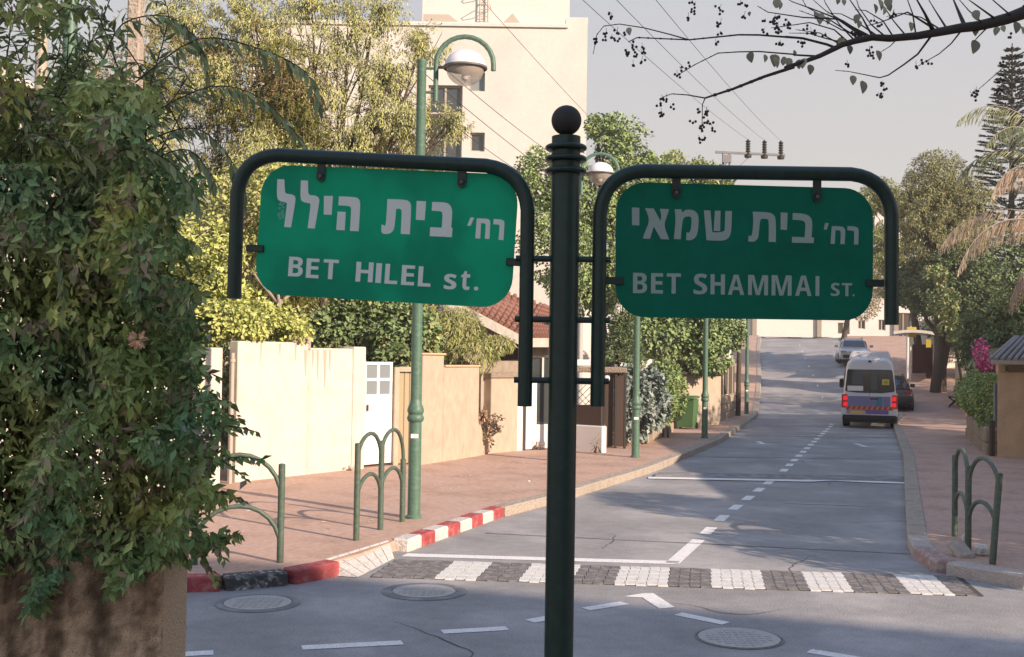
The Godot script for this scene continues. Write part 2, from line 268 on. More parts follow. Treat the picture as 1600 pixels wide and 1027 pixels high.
func markings() -> void:
	# the crossing: rows of pavers, every other field painted white
	var cw := Node3D.new()
	cw.name = "crosswalk"
	add_child(cw)
	cw.set_meta("kind", "structure")
	var u := Vector3(0.997, 0, 0.077)
	var w := Vector3(0.17, 0, -0.985)
	var o := Vector3(-1.40, 0, -11.45)
	var bed := MB.new()
	bed.quad(o + Vector3(0, 0.004, 0), o + u * 6.04 + Vector3(0, 0.004, 0), o + u * 6.04 + w * 1.0 + Vector3(0, 0.004, 0), o + w * 1.0 + Vector3(0, 0.004, 0), Vector3.UP)
	put("paver_bed", bed, M.joint, cw)
	var basis := Basis(u, Vector3.UP, -Vector3(0.0768, 0, -0.997))
	var blocks := []
	for k in 4:
		var b := MB.new()
		b.box(Vector3.ZERO, Vector3(0.1035 - k * 0.0008, 0.03, 0.192 - k * 0.0015), basis, 0.0025)
		blocks.append(b.mesh())
	for i in 56:
		var x := 0.06 + i * 0.1065
		var f := fposmod(x - 0.58, 0.94)
		var white := f < 0.51 and i > 5
		for j in 5:
			var shift := 0.02 if i % 2 == 0 else -0.02
			var p := o + u * x + w * (0.1 + j * 0.2) * 0.985 + Vector3(0, rng.randf_range(-0.0015, 0.001), 0) + w * shift * 0.4
			var m := put("paver", blocks[rng.randi() % 4], M.paver_white if white else M.paver_grey, cw)
			m.position = p
	# stop line and centre line
	sheet("stop_line", [[-1.2, -12.66], [1.85, -12.44], [1.92, -12.64], [-1.15, -12.86]])
	var line := xz([[1.81, -12.5], [2.28, -13.86], [3.08, -16.27], [3.94, -18.6], [5.45, -22.7], [7.64, -29.13], [11.45, -40.2], [13.0, -46.0], [14.39, -52.12], [15.9, -59.15], [19.0, -74.0], [20.6, -81.0]])
	dash(walk(line, 0.0), walk(line, 1.75), 0.16, "centre_line_dash")
	var d := 2.25
	while d < 68.0:
		dash(walk(line, d), walk(line, d + 0.62), 0.15 if d < 40.0 else 0.07, "centre_line_dash")
		d += 1.28 if d < 26.0 else (1.6 if d < 40.0 else 4.2)
	sheet("give_way_marking", [[1.1, -10.72], [1.3, -10.88], [1.4, -10.89], [1.52, -10.29], [1.37, -10.22], [1.27, -10.68]])
	for q in [[1.51, -10.03, 1.87, -9.69], [0.7, -10.16, 1.08, -10.44], [0.19, -9.66, 0.52, -9.93], [-0.53, -9.24, 0.0, -9.40], [-1.57, -8.68, -0.82, -8.88], [2.35, -8.82, 2.75, -8.55], [-2.9, -8.3, -2.2, -8.5]]:
		dash(Vector3(q[0], 0, q[1]), Vector3(q[2], 0, q[3]), 0.13, "give_way_dash")
	# speed hump across the lanes with a white line on its near edge
	var hump := MB.new()
	var a := Vector3(2.75, 0, -21.5); var b := Vector3(8.1, 0, -21.3)
	var prof := [Vector2(0, 0.003), Vector2(0.15, 0.035), Vector2(0.4, 0.055), Vector2(0.7, 0.045), Vector2(1.0, 0.003)]
	for i in prof.size() - 1:
		var p: Vector2 = prof[i]; var q: Vector2 = prof[i + 1]
		hump.quad(a + Vector3(p.x * 0.3, p.y, -p.x), b + Vector3(p.x * 0.3, p.y, -p.x), b + Vector3(q.x * 0.3, q.y, -q.x), a + Vector3(q.x * 0.3, q.y, -q.x), Vector3.UP)
	struct("speed_hump", hump, M.asphalt_old)
	sheet("hump_line", [[2.60, -21.20], [5.6, -21.10], [6.1, -21.34], [6.7, -21.12], [7.65, -20.95], [7.65, -21.22], [6.7, -21.44], [6.1, -21.75], [5.6, -21.42], [2.64, -21.52]], 0.014)
	sheet("road_patch", [[4.4, -17.9], [5.7, -17.7], [5.6, -17.80], [5.2, -17.86], [4.4, -18.0]], 0.006, M.worn)
	sheet("road_patch", [[-0.3, -14.4], [5.4, -13.2], [5.4, -13.23], [-0.3, -14.45]], 0.005, M.asphalt_old)
	sheet("road_patch", [[3.2, -26.2], [9.6, -26.4], [9.6, -26.5], [3.2, -26.3]], 0.005, M.asphalt_old)
	sheet("road_patch", [[7.0, -33.6], [11.8, -33.8], [11.8, -34.3], [7.1, -34.1]], 0.005, M.asphalt_old)
	sheet("road_patch", [[11.2, -49.6], [16.4, -50.4], [16.4, -51.1], [11.4, -50.5]], 0.006, M.concrete)
	sheet("turn_arrow", [[9.3, -30.2], [9.9, -30.0], [9.6, -30.3], [9.65, -31.3], [9.5, -31.3], [9.5, -30.35]], 0.006)
	sheet("turn_arrow", [[6.6, -30.6], [7.3, -30.4], [6.95, -30.75], [7.0, -31.6], [6.85, -31.6], [6.85, -30.8]], 0.006)
	# cracks and old repairs in the asphalt
	for k in 9:
		var st: Vector3 = [Vector3(-1.0, 0, -9.6), Vector3(2.6, 0, -10.3), Vector3(3.6, 0, -13.2), Vector3(1.2, 0, -14.6), Vector3(4.6, 0, -16.0), Vector3(-2.6, 0, -9.3), Vector3(6.0, 0, -20.2), Vector3(5.2, 0, -9.4), Vector3(6.5, 0, -24.6)][k]
		var ang := rng.randf() * TAU
		var left := []; var right := []
		for j in 16:
			var w2 := 0.007 * (1.0 - absf(j - 7.5) / 9.0)
			left.append([st.x - sin(ang) * w2, st.z + cos(ang) * w2]); right.push_front([st.x + sin(ang) * w2, st.z - cos(ang) * w2])
			ang += rng.randf_range(-0.45, 0.45) * (1.0 if j % 2 == 0 else -1.0) + rng.randf_range(-0.12, 0.12)
			st += Vector3(cos(ang), 0, sin(ang)) * rng.randf_range(0.06, 0.14)
		for j in 15:
			sheet_quad(left[j], left[j + 1], right[14 - j], right[15 - j])
	flush_cracks()
	for x in 7:
		sheet("far_give_way_dash", [[14.8 + x * 1.9, -82.2], [15.9 + x * 1.9, -82.2], [15.9 + x * 1.9, -84.0], [14.8 + x * 1.9, -84.0]], 0.02)
	# manholes
	manhole("grey iron manhole cover in the road nearest the camera, right of the sign post", Vector3(1.88, 0, -9.19), 0.33, 0.36, false)
	manhole("manhole cover in a broad dark asphalt ring before the crossing, left of the sign post", Vector3(-0.80, 0, -10.81), 0.30, 0.41, true)
	manhole("worn manhole cover in the road beside the red and black kerb", Vector3(-2.25, 0, -10.2), 0.30, 0.38, true)

func manhole(label: String, at: Vector3, r: float, ring: float, patched: bool) -> void:
	var t := thing("manhole_cover", label, "manhole cover", at, 0.0, "manhole covers in the road")
	var mb := MB.new()
	mb.lathe([Vector2(ring, 0.004), Vector2(ring - 0.02, 0.008), Vector2(r + 0.012, 0.008), Vector2(r + 0.012, 0.0)], Transform3D(), 32)
	put("frame", mb, M.asphalt_old if patched else M.steel_worn, t)
	mb = MB.new()
	mb.lathe([Vector2(r, 0.002), Vector2(r, 0.010), Vector2(r - 0.05, 0.010), Vector2(r - 0.06, 0.006), Vector2(0.0, 0.006)], Transform3D(), 32)
	for i in range(-4, 5):
		for j in range(-4, 5):
			if Vector2(i, j).length() * 0.06 < r - 0.08:
				mb.box(Vector3(i * 0.06, 0.008, j * 0.06), Vector3(0.04, 0.004, 0.04))
	put("cover", mb, M.cover, t)

# ------------------------------------------------------------------ mesh collector
class MB:
	var v := PackedVector3Array()
	var n := PackedVector3Array()
	var c := PackedColorArray()
	var col := Color.WHITE

	func tri(a: Vector3, b: Vector3, d: Vector3, na: Vector3, nb: Vector3, nd: Vector3) -> void:
		if (d - a).cross(b - a).dot(na + nb + nd) < 0.0:
			v.append(a); v.append(d); v.append(b)
			n.append(na); n.append(nd); n.append(nb)
		else:
			v.append(a); v.append(b); v.append(d)
			n.append(na); n.append(nb); n.append(nd)
		c.append(col); c.append(col); c.append(col)

	func flat(a: Vector3, b: Vector3, d: Vector3, out: Vector3) -> void:
		var m := (d - a).cross(b - a)
		if m.length_squared() < 1e-16:
			return
		m = m.normalized()
		if m.dot(out) < 0.0:
			m = -m
		tri(a, b, d, m, m, m)

	func quad(a: Vector3, b: Vector3, d: Vector3, e: Vector3, out: Vector3) -> void:
		flat(a, b, d, out)
		flat(a, d, e, out)

	func box(at: Vector3, size: Vector3, basis := Basis(), bev := 0.0) -> void:
		var h := size * 0.5
		var e := minf(bev, minf(h.x, minf(h.y, h.z)) * 0.9)
		for ax in 3:
			var p := (ax + 1) % 3
			var q := (ax + 2) % 3
			for s in [-1.0, 1.0]:
				var pts := []
				for k in [[-1, -1], [1, -1], [1, 1], [-1, 1]]:
					var w := Vector3()
					w[ax] = s * h[ax]
					w[p] = k[0] * (h[p] - e)
					w[q] = k[1] * (h[q] - e)
					pts.append(at + basis * w)
				var o := Vector3()
				o[ax] = s
				quad(pts[0], pts[1], pts[2], pts[3], basis * o)
			if e > 0.0:
				for s in [-1.0, 1.0]:
					for t in [-1.0, 1.0]:
						var a := Vector3(); var b := Vector3()
						a[p] = s * h[p]; a[q] = t * (h[q] - e)
						b[p] = s * (h[p] - e); b[q] = t * h[q]
						var a2 := a; var b2 := b
						a[ax] = -(h[ax] - e); b[ax] = a[ax]
						a2[ax] = h[ax] - e; b2[ax] = a2[ax]
						var o := Vector3()
						o[p] = s; o[q] = t
						quad(at + basis * a, at + basis * a2, at + basis * b2, at + basis * b, basis * o)
		if e > 0.0:
			for sx in [-1.0, 1.0]:
				for sy in [-1.0, 1.0]:
					for sz in [-1.0, 1.0]:
						var s3 := Vector3(sx, sy, sz)
						flat(at + basis * (s3 * Vector3(h.x, h.y - e, h.z - e)), at + basis * (s3 * Vector3(h.x - e, h.y, h.z - e)), at + basis * (s3 * Vector3(h.x - e, h.y - e, h.z)), basis * s3)

	# a bar of rectangular section between two points
	func bar(a: Vector3, b: Vector3, w: float, t: float, bev := 0.0) -> void:
		var d := (b - a)
		var z := d.normalized()
		var x := Vector3.UP.cross(z)
		if x.length() < 0.01:
			x = Vector3.RIGHT
		x = x.normalized()
		box((a + b) * 0.5, Vector3(w, t, d.length()), Basis(x, z.cross(x), z), bev)

	# a wall of some thickness standing between two ground points
	func wall(a: Vector3, b: Vector3, y0: float, y1: float, th: float, bev := 0.01) -> void:
		var d := Vector3(b.x - a.x, 0, b.z - a.z)
		var z := d.normalized()
		box(Vector3((a.x + b.x) * 0.5, (y0 + y1) * 0.5, (a.z + b.z) * 0.5), Vector3(th, y1 - y0, d.length()), Basis(Vector3.UP.cross(z), Vector3.UP, z), bev)

	func tube(path: Array, radii, sides := 10, cap := true) -> void:
		var m := path.size()
		var rings := []
		var dirs := []
		var x := Vector3()
		for i in m:
			var d: Vector3 = (path[mini(i + 1, m - 1)] - path[maxi(i - 1, 0)]).normalized()
			if i == 0:
				x = d.cross(Vector3(0.31, 0.77, 0.55)).normalized()
			x = (x - d * x.dot(d)).normalized()
			var y := d.cross(x)
			var r: float = radii if radii is float else radii[i]
			var ring := []
			for k in sides:
				var a := TAU * k / sides
				var o := x * cos(a) + y * sin(a)
				ring.append([path[i] + o * r, o])
			rings.append(ring)
			dirs.append(d)
		for i in m - 1:
			for k in sides:
				var l := (k + 1) % sides
				var a = rings[i][k]; var b = rings[i][l]; var d = rings[i + 1][l]; var e = rings[i + 1][k]
				tri(a[0], b[0], d[0], a[1], b[1], d[1])
				tri(a[0], d[0], e[0], a[1], d[1], e[1])
		if cap:
			for i in [0, m - 1]:
				var o: Vector3 = -dirs[0] if i == 0 else dirs[i]
				for k in sides:
					flat(path[i], rings[i][k][0], rings[i][(k + 1) % sides][0], o)

	# a profile of (radius, height) turned about the y axis of xf
	func lathe(profile: Array, xf := Transform3D(), sides := 24) -> void:
		var m := profile.size()
		var seg := []
		for i in m - 1:
			var d: Vector2 = profile[i + 1] - profile[i]
			seg.append(Vector2(d.y, -d.x).normalized())
		for i in m - 1:
			var n0: Vector2 = seg[i]
			var n1: Vector2 = seg[i]
			if i > 0 and seg[i - 1].dot(seg[i]) > 0.75:
				n0 = (seg[i - 1] + seg[i]).normalized()
			if i < m - 2 and seg[i + 1].dot(seg[i]) > 0.75:
				n1 = (seg[i + 1] + seg[i]).normalized()
			for k in sides:
				var a := TAU * k / sides
				var b := TAU * (k + 1) / sides
				var ca := Vector3(cos(a), 0, sin(a)); var cb := Vector3(cos(b), 0, sin(b))
				var p0: Vector2 = profile[i]; var p1: Vector2 = profile[i + 1]
				var q := [xf * (ca * p0.x + Vector3.UP * p0.y), xf * (cb * p0.x + Vector3.UP * p0.y), xf * (cb * p1.x + Vector3.UP * p1.y), xf * (ca * p1.x + Vector3.UP * p1.y)]
				var w := [xf.basis * (ca * n0.x + Vector3.UP * n0.y), xf.basis * (cb * n0.x + Vector3.UP * n0.y), xf.basis * (cb * n1.x + Vector3.UP * n1.y), xf.basis * (ca * n1.x + Vector3.UP * n1.y)]
				if p0.x > 1e-5:
					tri(q[0], q[1], q[2], w[0], w[1], w[2])
				if p1.x > 1e-5:
					tri(q[0], q[2], q[3], w[0], w[2], w[3])

	# a flat outline in the xy plane of xf, extruded from z0 to z1
	func prism(poly: PackedVector2Array, z0: float, z1: float, xf := Transform3D()) -> void:
		var idx := Geometry2D.triangulate_polygon(poly)
		for s in [z0, z1]:
			var o: Vector3 = xf.basis * Vector3(0, 0, 1.0 if s == maxf(z0, z1) else -1.0)
			for i in range(0, idx.size(), 3):
				flat(xf * Vector3(poly[idx[i]].x, poly[idx[i]].y, s), xf * Vector3(poly[idx[i + 1]].x, poly[idx[i + 1]].y, s), xf * Vector3(poly[idx[i + 2]].x, poly[idx[i + 2]].y, s), o)
		var turn := -1.0 if Geometry2D.is_polygon_clockwise(poly) else 1.0
		for i in poly.size():
			var a := poly[i]; var b := poly[(i + 1) % poly.size()]
			var o := Vector3(b.y - a.y, a.x - b.x, 0) * turn
			quad(xf * Vector3(a.x, a.y, z0), xf * Vector3(b.x, b.y, z0), xf * Vector3(b.x, b.y, z1), xf * Vector3(a.x, a.y, z1), xf.basis * o)

	# closed rings of equal size joined one to the next
	func loft(rings: Array, cap := true) -> void:
		var m := rings.size()
		for i in m - 1:
			var mid := Vector3()
			for p in rings[i]: mid += p
			mid /= rings[i].size()
			for k in rings[i].size():
				var l: int = (k + 1) % rings[i].size()
				quad(rings[i][k], rings[i][l], rings[i + 1][l], rings[i + 1][k], (rings[i][k] + rings[i][l]) * 0.5 - mid)
		if cap:
			for e in [[0, 1], [m - 1, m - 2]]:
				var a := Vector3(); var b := Vector3()
				for p in rings[e[0]]: a += p
				for p in rings[e[1]]: b += p
				a /= rings[e[0]].size(); b /= rings[e[0]].size()
				for k in rings[e[0]].size():
					flat(a, rings[e[0]][k], rings[e[0]][(k + 1) % rings[e[0]].size()], a - b)

	# one leaf: two facets folded along its midrib
	func leaf(at: Vector3, dir: Vector3, up: Vector3, l: float, w: float) -> void:
		var side := dir.cross(up).normalized()
		var nn := side.cross(dir)
		var tip := at + dir * l - nn * l * 0.14
		var m := at + dir * l * 0.42 - nn * w * 0.26
		flat(at, m + side * w * 0.5 + nn * w * 0.28, tip, nn)
		flat(at, m - side * w * 0.5 + nn * w * 0.28, tip, nn)

	func smooth(angle := 0.7) -> void:
		var at := {}
		for i in v.size():
			var k := (v[i] * 2000.0).round()
			if at.has(k): at[k].append(n[i])
			else: at[k] = [n[i]]
		var m := PackedVector3Array()
		for i in v.size():
			var s := Vector3()
			for o in at[(v[i] * 2000.0).round()]:
				if o.dot(n[i]) > angle: s += o
			m.append(s.normalized())
		n = m

	func mesh() -> ArrayMesh:
		var a := []
		a.resize(Mesh.ARRAY_MAX)
		a[Mesh.ARRAY_VERTEX] = v
		a[Mesh.ARRAY_NORMAL] = n
		a[Mesh.ARRAY_COLOR] = c
		var m := ArrayMesh.new()
		if v.size() > 0:
			m.add_surface_from_arrays(Mesh.PRIMITIVE_TRIANGLES, a)
		return m


# ------------------------------------------------------------------ naming and tagging
var taken := {}
var rng := RandomNumberGenerator.new()

func numbered(called: String, parent: Node) -> String:
	var key := "%d/%s" % [parent.get_instance_id(), called]
	var k: int = taken.get(key, 0)
	taken[key] = k + 1
	return called if k == 0 else "%s_%03d" % [called, k]

func tag(o: Node, label: String, category: String, group := "") -> void:
	o.set_meta("label", label)
	o.set_meta("category", category)
	if group != "": o.set_meta("group", group)

func thing(called: String, label: String, category: String, at := Vector3.ZERO, yaw := 0.0, group := "") -> Node3D:
	var o := Node3D.new()
	o.name = numbered(called, self)
	add_child(o)
	o.position = at
	o.rotation.y = yaw
	tag(o, label, category, group)
	return o

func put(called: String, shape, m: Material, parent: Node = self) -> MeshInstance3D:
	var o := MeshInstance3D.new()
	o.name = numbered(called, parent)
	o.mesh = shape.mesh() if shape is MB else shape
	o.material_override = m
	parent.add_child(o)
	return o

# a part whose shape was given in the world's axes
func put_w(called: String, shape, m: Material, parent: Node3D) -> MeshInstance3D:
	var o := put(called, shape, m, parent)
	o.transform = parent.transform.affine_inverse()
	return o

func struct(called: String, shape, m: Material) -> MeshInstance3D:
	var o := put(called, shape, m)
	o.set_meta("kind", "structure")
	return o

func copy(o: Node3D, called: String, at: Vector3, yaw: float, label: String) -> Node3D:
	var r: Node3D = o.duplicate()
	r.name = numbered(called, self)
	add_child(r)
	r.position = at
	r.rotation.y = yaw
	r.set_meta("label", label)
	return r

# ------------------------------------------------------------------ materials
func lin(r: float, g: float, b: float) -> Color:
	return Color(r, g, b).linear_to_srgb()

# base colour varied by layers of noise [frequency, strength, seed]; a second colour comes in where the first layer is high
func tex(size: int, base: Color, other: Color, mix_at: float, layers: Array) -> ImageTexture:
	var datas := []
	for l in layers:
		var f := FastNoiseLite.new()
		f.seed = l[2]
		f.frequency = l[0]
		f.fractal_octaves = 4
		datas.append(f.get_seamless_image(size, size).get_data())
	var out := PackedByteArray()
	out.resize(size * size * 3)
	for i in size * size:
		var k := 1.0
		for j in layers.size():
			k += layers[j][1] * (datas[j][i] / 127.5 - 1.0)
		var t := clampf((datas[0][i] / 255.0 - mix_at) * 5.0, 0.0, 1.0)
		out[i * 3] = int(clampf(lerpf(base.r, other.r, t) * k, 0, 1) * 255)
		out[i * 3 + 1] = int(clampf(lerpf(base.g, other.g, t) * k, 0, 1) * 255)
		out[i * 3 + 2] = int(clampf(lerpf(base.b, other.b, t) * k, 0, 1) * 255)
	return ImageTexture.create_from_image(Image.create_from_data(size, size, false, Image.FORMAT_RGB8, out))

func bump(size: int, freq: float, sd: int, amount: float) -> ImageTexture:
	var f := FastNoiseLite.new()
	f.seed = sd
	f.frequency = freq
	f.fractal_octaves = 4
	var im := f.get_seamless_image(size, size)
	im.bump_map_to_normal_map(amount)
	return ImageTexture.create_from_image(im)

func mat(c: Color, rough := 0.8, metal := 0.0) -> StandardMaterial3D:
	var m := StandardMaterial3D.new()
	m.albedo_color = c
	m.roughness = rough
	m.metallic = metal
	return m

func tmat(t: Texture2D, scale: Vector3, rough := 0.85, nrm: Texture2D = null, strength := 0.6) -> StandardMaterial3D:
	var m := mat(Color.WHITE, rough)
	m.albedo_texture = t
	m.uv1_triplanar = true
	m.uv1_world_triplanar = true
	m.uv1_scale = scale
	if nrm:
		m.normal_enabled = true
		m.normal_texture = nrm
		m.normal_scale = strength
	return m

var M := {}

func materials() -> void:
	var grit := bump(256, 0.12, 5, 6.0)
	var soft := bump(256, 0.03, 6, 4.0)
	var fine := bump(1024, 0.4, 7, 3.0)
	M.asphalt = tmat(tex(1024, lin(0.30, 0.292, 0.292), lin(0.325, 0.312, 0.308), 0.55, [[0.004, 0.10, 1], [0.03, 0.05, 2], [0.3, 0.12, 3]]), Vector3.ONE * 0.125, 0.88, fine, 0.25)
	M.asphalt_old = tmat(tex(512, lin(0.21, 0.205, 0.21), lin(0.25, 0.245, 0.245), 0.5, [[0.02, 0.10, 11], [0.3, 0.18, 12]]), Vector3.ONE * 0.3, 0.9, fine, 0.25)
	M.paving = tmat(tex(1024, lin(0.49, 0.325, 0.25), lin(0.42, 0.29, 0.235), 0.55, [[0.005, 0.12, 21], [0.05, 0.08, 22], [0.35, 0.10, 23]]), Vector3.ONE * 0.16, 0.9, fine, 0.25)
	M.concrete = tmat(tex(512, lin(0.40, 0.34, 0.28), lin(0.30, 0.26, 0.22), 0.56, [[0.012, 0.14, 31], [0.25, 0.12, 32]]), Vector3.ONE * 0.5, 0.9, grit, 0.5)
	M.kerb_red = tmat(tex(256, lin(0.38, 0.07, 0.075), lin(0.34, 0.14, 0.125), 0.58, [[0.03, 0.16, 41], [0.3, 0.12, 42]]), Vector3.ONE * 0.9, 0.75, grit, 0.4)
	M.kerb_white = tmat(tex(256, lin(0.62, 0.59, 0.55), lin(0.40, 0.36, 0.33), 0.62, [[0.03, 0.10, 43], [0.3, 0.10, 44]]), Vector3.ONE * 0.9, 0.75, grit, 0.4)
	M.kerb_black = tmat(tex(256, lin(0.07, 0.07, 0.075), lin(0.42, 0.41, 0.40), 0.60, [[0.05, 0.16, 45], [0.3, 0.2, 46]]), Vector3.ONE * 0.9, 0.8, grit, 0.4)
	M.paint = tmat(tex(256, lin(0.78, 0.77, 0.75), lin(0.52, 0.51, 0.50), 0.62, [[0.04, 0.08, 47], [0.35, 0.18, 48]]), Vector3.ONE * 0.8, 0.75)
	M.paver_white = tmat(tex(256, lin(0.66, 0.65, 0.62), lin(0.48, 0.46, 0.44), 0.62, [[0.03, 0.07, 49], [0.3, 0.12, 50]]), Vector3.ONE * 0.8, 0.8)
	M.paver_grey = tmat(tex(256, lin(0.165, 0.155, 0.152), lin(0.205, 0.192, 0.186), 0.5, [[0.03, 0.14, 51], [0.3, 0.16, 52]]), Vector3.ONE * 0.9, 0.88)
	M.joint = mat(lin(0.07, 0.065, 0.06), 0.95)
	M.wall_white = tmat(tex(1024, lin(0.59, 0.55, 0.49), lin(0.52, 0.46, 0.38), 0.68, [[0.008, 0.06, 61], [0.03, 0.04, 62], [0.3, 0.03, 63]]), Vector3(0.25, 0.12, 0.25), 0.92, soft, 0.3)
	M.wall_cream = tmat(tex(1024, lin(0.45, 0.375, 0.295), lin(0.35, 0.29, 0.225), 0.66, [[0.008, 0.06, 64], [0.03, 0.05, 65], [0.3, 0.04, 66]]), Vector3(0.25, 0.12, 0.25), 0.92, soft, 0.3)
	M.wall_tan = tmat(tex(512, lin(0.60, 0.44, 0.28), lin(0.52, 0.38, 0.25), 0.60, [[0.008, 0.07, 67], [0.2, 0.05, 68]]), Vector3.ONE * 0.2, 0.92, soft, 0.4)
	M.building = tmat(tex(512, lin(0.62, 0.595, 0.565), lin(0.585, 0.56, 0.53), 0.60, [[0.006, 0.04, 71], [0.1, 0.02, 72]]), Vector3.ONE * 0.08, 0.92)
	M.stone = tmat(tex(512, lin(0.42, 0.33, 0.24), lin(0.28, 0.22, 0.17), 0.55, [[0.03, 0.18, 73], [0.2, 0.14, 74]]), Vector3.ONE * 0.8, 0.95, grit, 1.0)
	M.stone_dark = tmat(tex(512, lin(0.30, 0.24, 0.19), lin(0.22, 0.18, 0.15), 0.55, [[0.03, 0.18, 75], [0.2, 0.14, 76]]), Vector3.ONE * 0.8, 0.95, grit, 1.0)
	M.grime = tmat(tex(1024, lin(0.52, 0.40, 0.28), lin(0.13, 0.095, 0.065), 0.52, [[0.014, 0.25, 77], [0.06, 0.30, 78], [0.35, 0.22, 79]]), Vector3(1.3, 0.42, 1.3), 0.95, fine, 0.8)
	M.earth = tmat(tex(512, lin(0.15, 0.12, 0.075), lin(0.09, 0.10, 0.04), 0.5, [[0.02, 0.2, 81], [0.2, 0.2, 82]]), Vector3.ONE * 0.15, 0.95, grit, 0.6)
	M.post_green = tmat(tex(256, lin(0.006, 0.030, 0.024), lin(0.009, 0.034, 0.028), 0.6, [[0.03, 0.10, 83], [0.3, 0.06, 84]]), Vector3.ONE * 3.0, 0.42)
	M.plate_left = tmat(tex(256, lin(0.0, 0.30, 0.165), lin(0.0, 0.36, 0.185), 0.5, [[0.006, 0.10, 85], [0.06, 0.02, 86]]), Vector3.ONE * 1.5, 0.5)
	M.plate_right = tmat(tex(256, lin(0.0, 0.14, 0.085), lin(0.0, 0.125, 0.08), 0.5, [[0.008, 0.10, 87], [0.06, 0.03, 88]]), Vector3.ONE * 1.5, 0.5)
	M.plate_left.metallic_specular = 0.3
	M.plate_right.metallic_specular = 0.3
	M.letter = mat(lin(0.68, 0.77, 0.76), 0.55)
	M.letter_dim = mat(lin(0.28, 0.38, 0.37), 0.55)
	M.steel_worn = tmat(tex(256, lin(0.16, 0.155, 0.15), lin(0.09, 0.085, 0.08), 0.5, [[0.04, 0.2, 103], [0.3, 0.2, 104]]), Vector3.ONE * 1.5, 0.6)
	M.cover = tmat(tex(256, lin(0.46, 0.45, 0.44), lin(0.30, 0.29, 0.28), 0.5, [[0.04, 0.2, 105], [0.3, 0.2, 106]]), Vector3.ONE * 1.5, 0.6)
	M.steel = mat(lin(0.09, 0.10, 0.10), 0.45, 0.6)
	M.lamp_green = tmat(tex(256, lin(0.085, 0.165, 0.12), lin(0.10, 0.185, 0.135), 0.6, [[0.03, 0.10, 91], [0.3, 0.05, 92]]), Vector3.ONE * 2.0, 0.5)
	M.rail_green = tmat(tex(256, lin(0.075, 0.115, 0.085), lin(0.11, 0.11, 0.08), 0.62, [[0.03, 0.14, 93], [0.3, 0.08, 94]]), Vector3.ONE * 2.0, 0.55)
	M.white_gloss = mat(lin(0.80, 0.79, 0.80), 0.35)
	M.white_paint = mat(lin(0.76, 0.75, 0.73), 0.5)
	M.bowl = mat(Color(0.80, 0.76, 0.72, 0.45), 0.3)
	M.bowl.transparency = BaseMaterial3D.TRANSPARENCY_ALPHA
	M.dark = mat(lin(0.03, 0.028, 0.026), 0.6)
	M.brown = mat(lin(0.06, 0.036, 0.028), 0.7)
	M.olive_panel = mat(lin(0.36, 0.30, 0.19), 0.7)
	M.glass_dark = mat(lin(0.05, 0.06, 0.065), 0.08)
	M.glass_dark.metallic_specular = 0.7
	M.glass_grey = mat(lin(0.22, 0.25, 0.27), 0.12)
	M.shutter = mat(lin(0.42, 0.37, 0.31), 0.7)
	M.tile_red = tmat(tex(256, lin(0.27, 0.125, 0.09), lin(0.18, 0.11, 0.09), 0.55, [[0.05, 0.2, 95], [0.3, 0.1, 96]]), Vector3.ONE * 0.7, 0.85)
	M.corrugated = tmat(tex(256, lin(0.28, 0.26, 0.25), lin(0.20, 0.18, 0.17), 0.55, [[0.02, 0.12, 97], [0.3, 0.08, 98]]), Vector3.ONE * 0.5, 0.7)
	M.bark = tmat(tex(256, lin(0.11, 0.085, 0.065), lin(0.06, 0.048, 0.038), 0.5, [[0.05, 0.2, 99], [0.3, 0.2, 100]]), Vector3(3, 0.8, 3), 0.95, grit, 1.0)
	M.bark_pale = tmat(tex(256, lin(0.36, 0.31, 0.26), lin(0.26, 0.22, 0.19), 0.5, [[0.04, 0.14, 101], [0.3, 0.1, 102]]), Vector3(3, 0.8, 3), 0.95, grit, 0.7)
	M.twig = mat(lin(0.042, 0.035, 0.029), 0.8)
	M.leaf = mat(Color.WHITE, 0.55)
	M.leaf.metallic_specular = 0.12
	M.leaf.vertex_color_use_as_albedo = true
	M.leaf.backlight = Color(0.75, 0.75, 0.45)
	M.leaf_dull = mat(Color.WHITE, 0.7)
	M.leaf_dull.metallic_specular = 0.08
	M.leaf_dull.vertex_color_use_as_albedo = true
	M.leaf_dull.backlight = Color(0.35, 0.35, 0.22)
	M.tint = mat(Color.WHITE, 0.6)
	M.tint.vertex_color_use_as_albedo = true
	M.maroon = mat(lin(0.10, 0.035, 0.035), 0.6)
	M.dark_yellow = mat(lin(0.34, 0.25, 0.02), 0.6)
	M.cane = tmat(tex(256, lin(0.34, 0.27, 0.14), lin(0.24, 0.22, 0.08), 0.5, [[0.05, 0.2, 107], [0.3, 0.1, 108]]), Vector3.ONE * 1.0, 0.7)
	M.wire = mat(lin(0.05, 0.05, 0.055), 0.7)
	M.ball_brown = tmat(tex(256, lin(0.032, 0.028, 0.023), lin(0.018, 0.024, 0.022), 0.5, [[0.03, 0.2, 109], [0.3, 0.1, 110]]), Vector3.ONE * 6.0, 0.7)
	M.steel_dark = mat(lin(0.02, 0.032, 0.03), 0.5)
	M.grey_metal = mat(lin(0.20, 0.205, 0.22), 0.6)
	M.kerb_faded = tmat(tex(256, lin(0.50, 0.44, 0.40), lin(0.36, 0.30, 0.27), 0.55, [[0.04, 0.14, 111], [0.3, 0.12, 112]]), Vector3.ONE * 0.9, 0.85, grit, 0.4)
	M.kerb_pink = tmat(tex(256, lin(0.42, 0.27, 0.25), lin(0.40, 0.34, 0.30), 0.52, [[0.04, 0.14, 113], [0.3, 0.12, 114]]), Vector3.ONE * 0.9, 0.85, grit, 0.4)
	M.worn = mat(lin(0.40, 0.39, 0.38), 0.85)
	M.glimpse = mat(lin(0.075, 0.085, 0.09), 0.2)
	M.streak = mat(lin(0.40, 0.365, 0.31), 0.95)
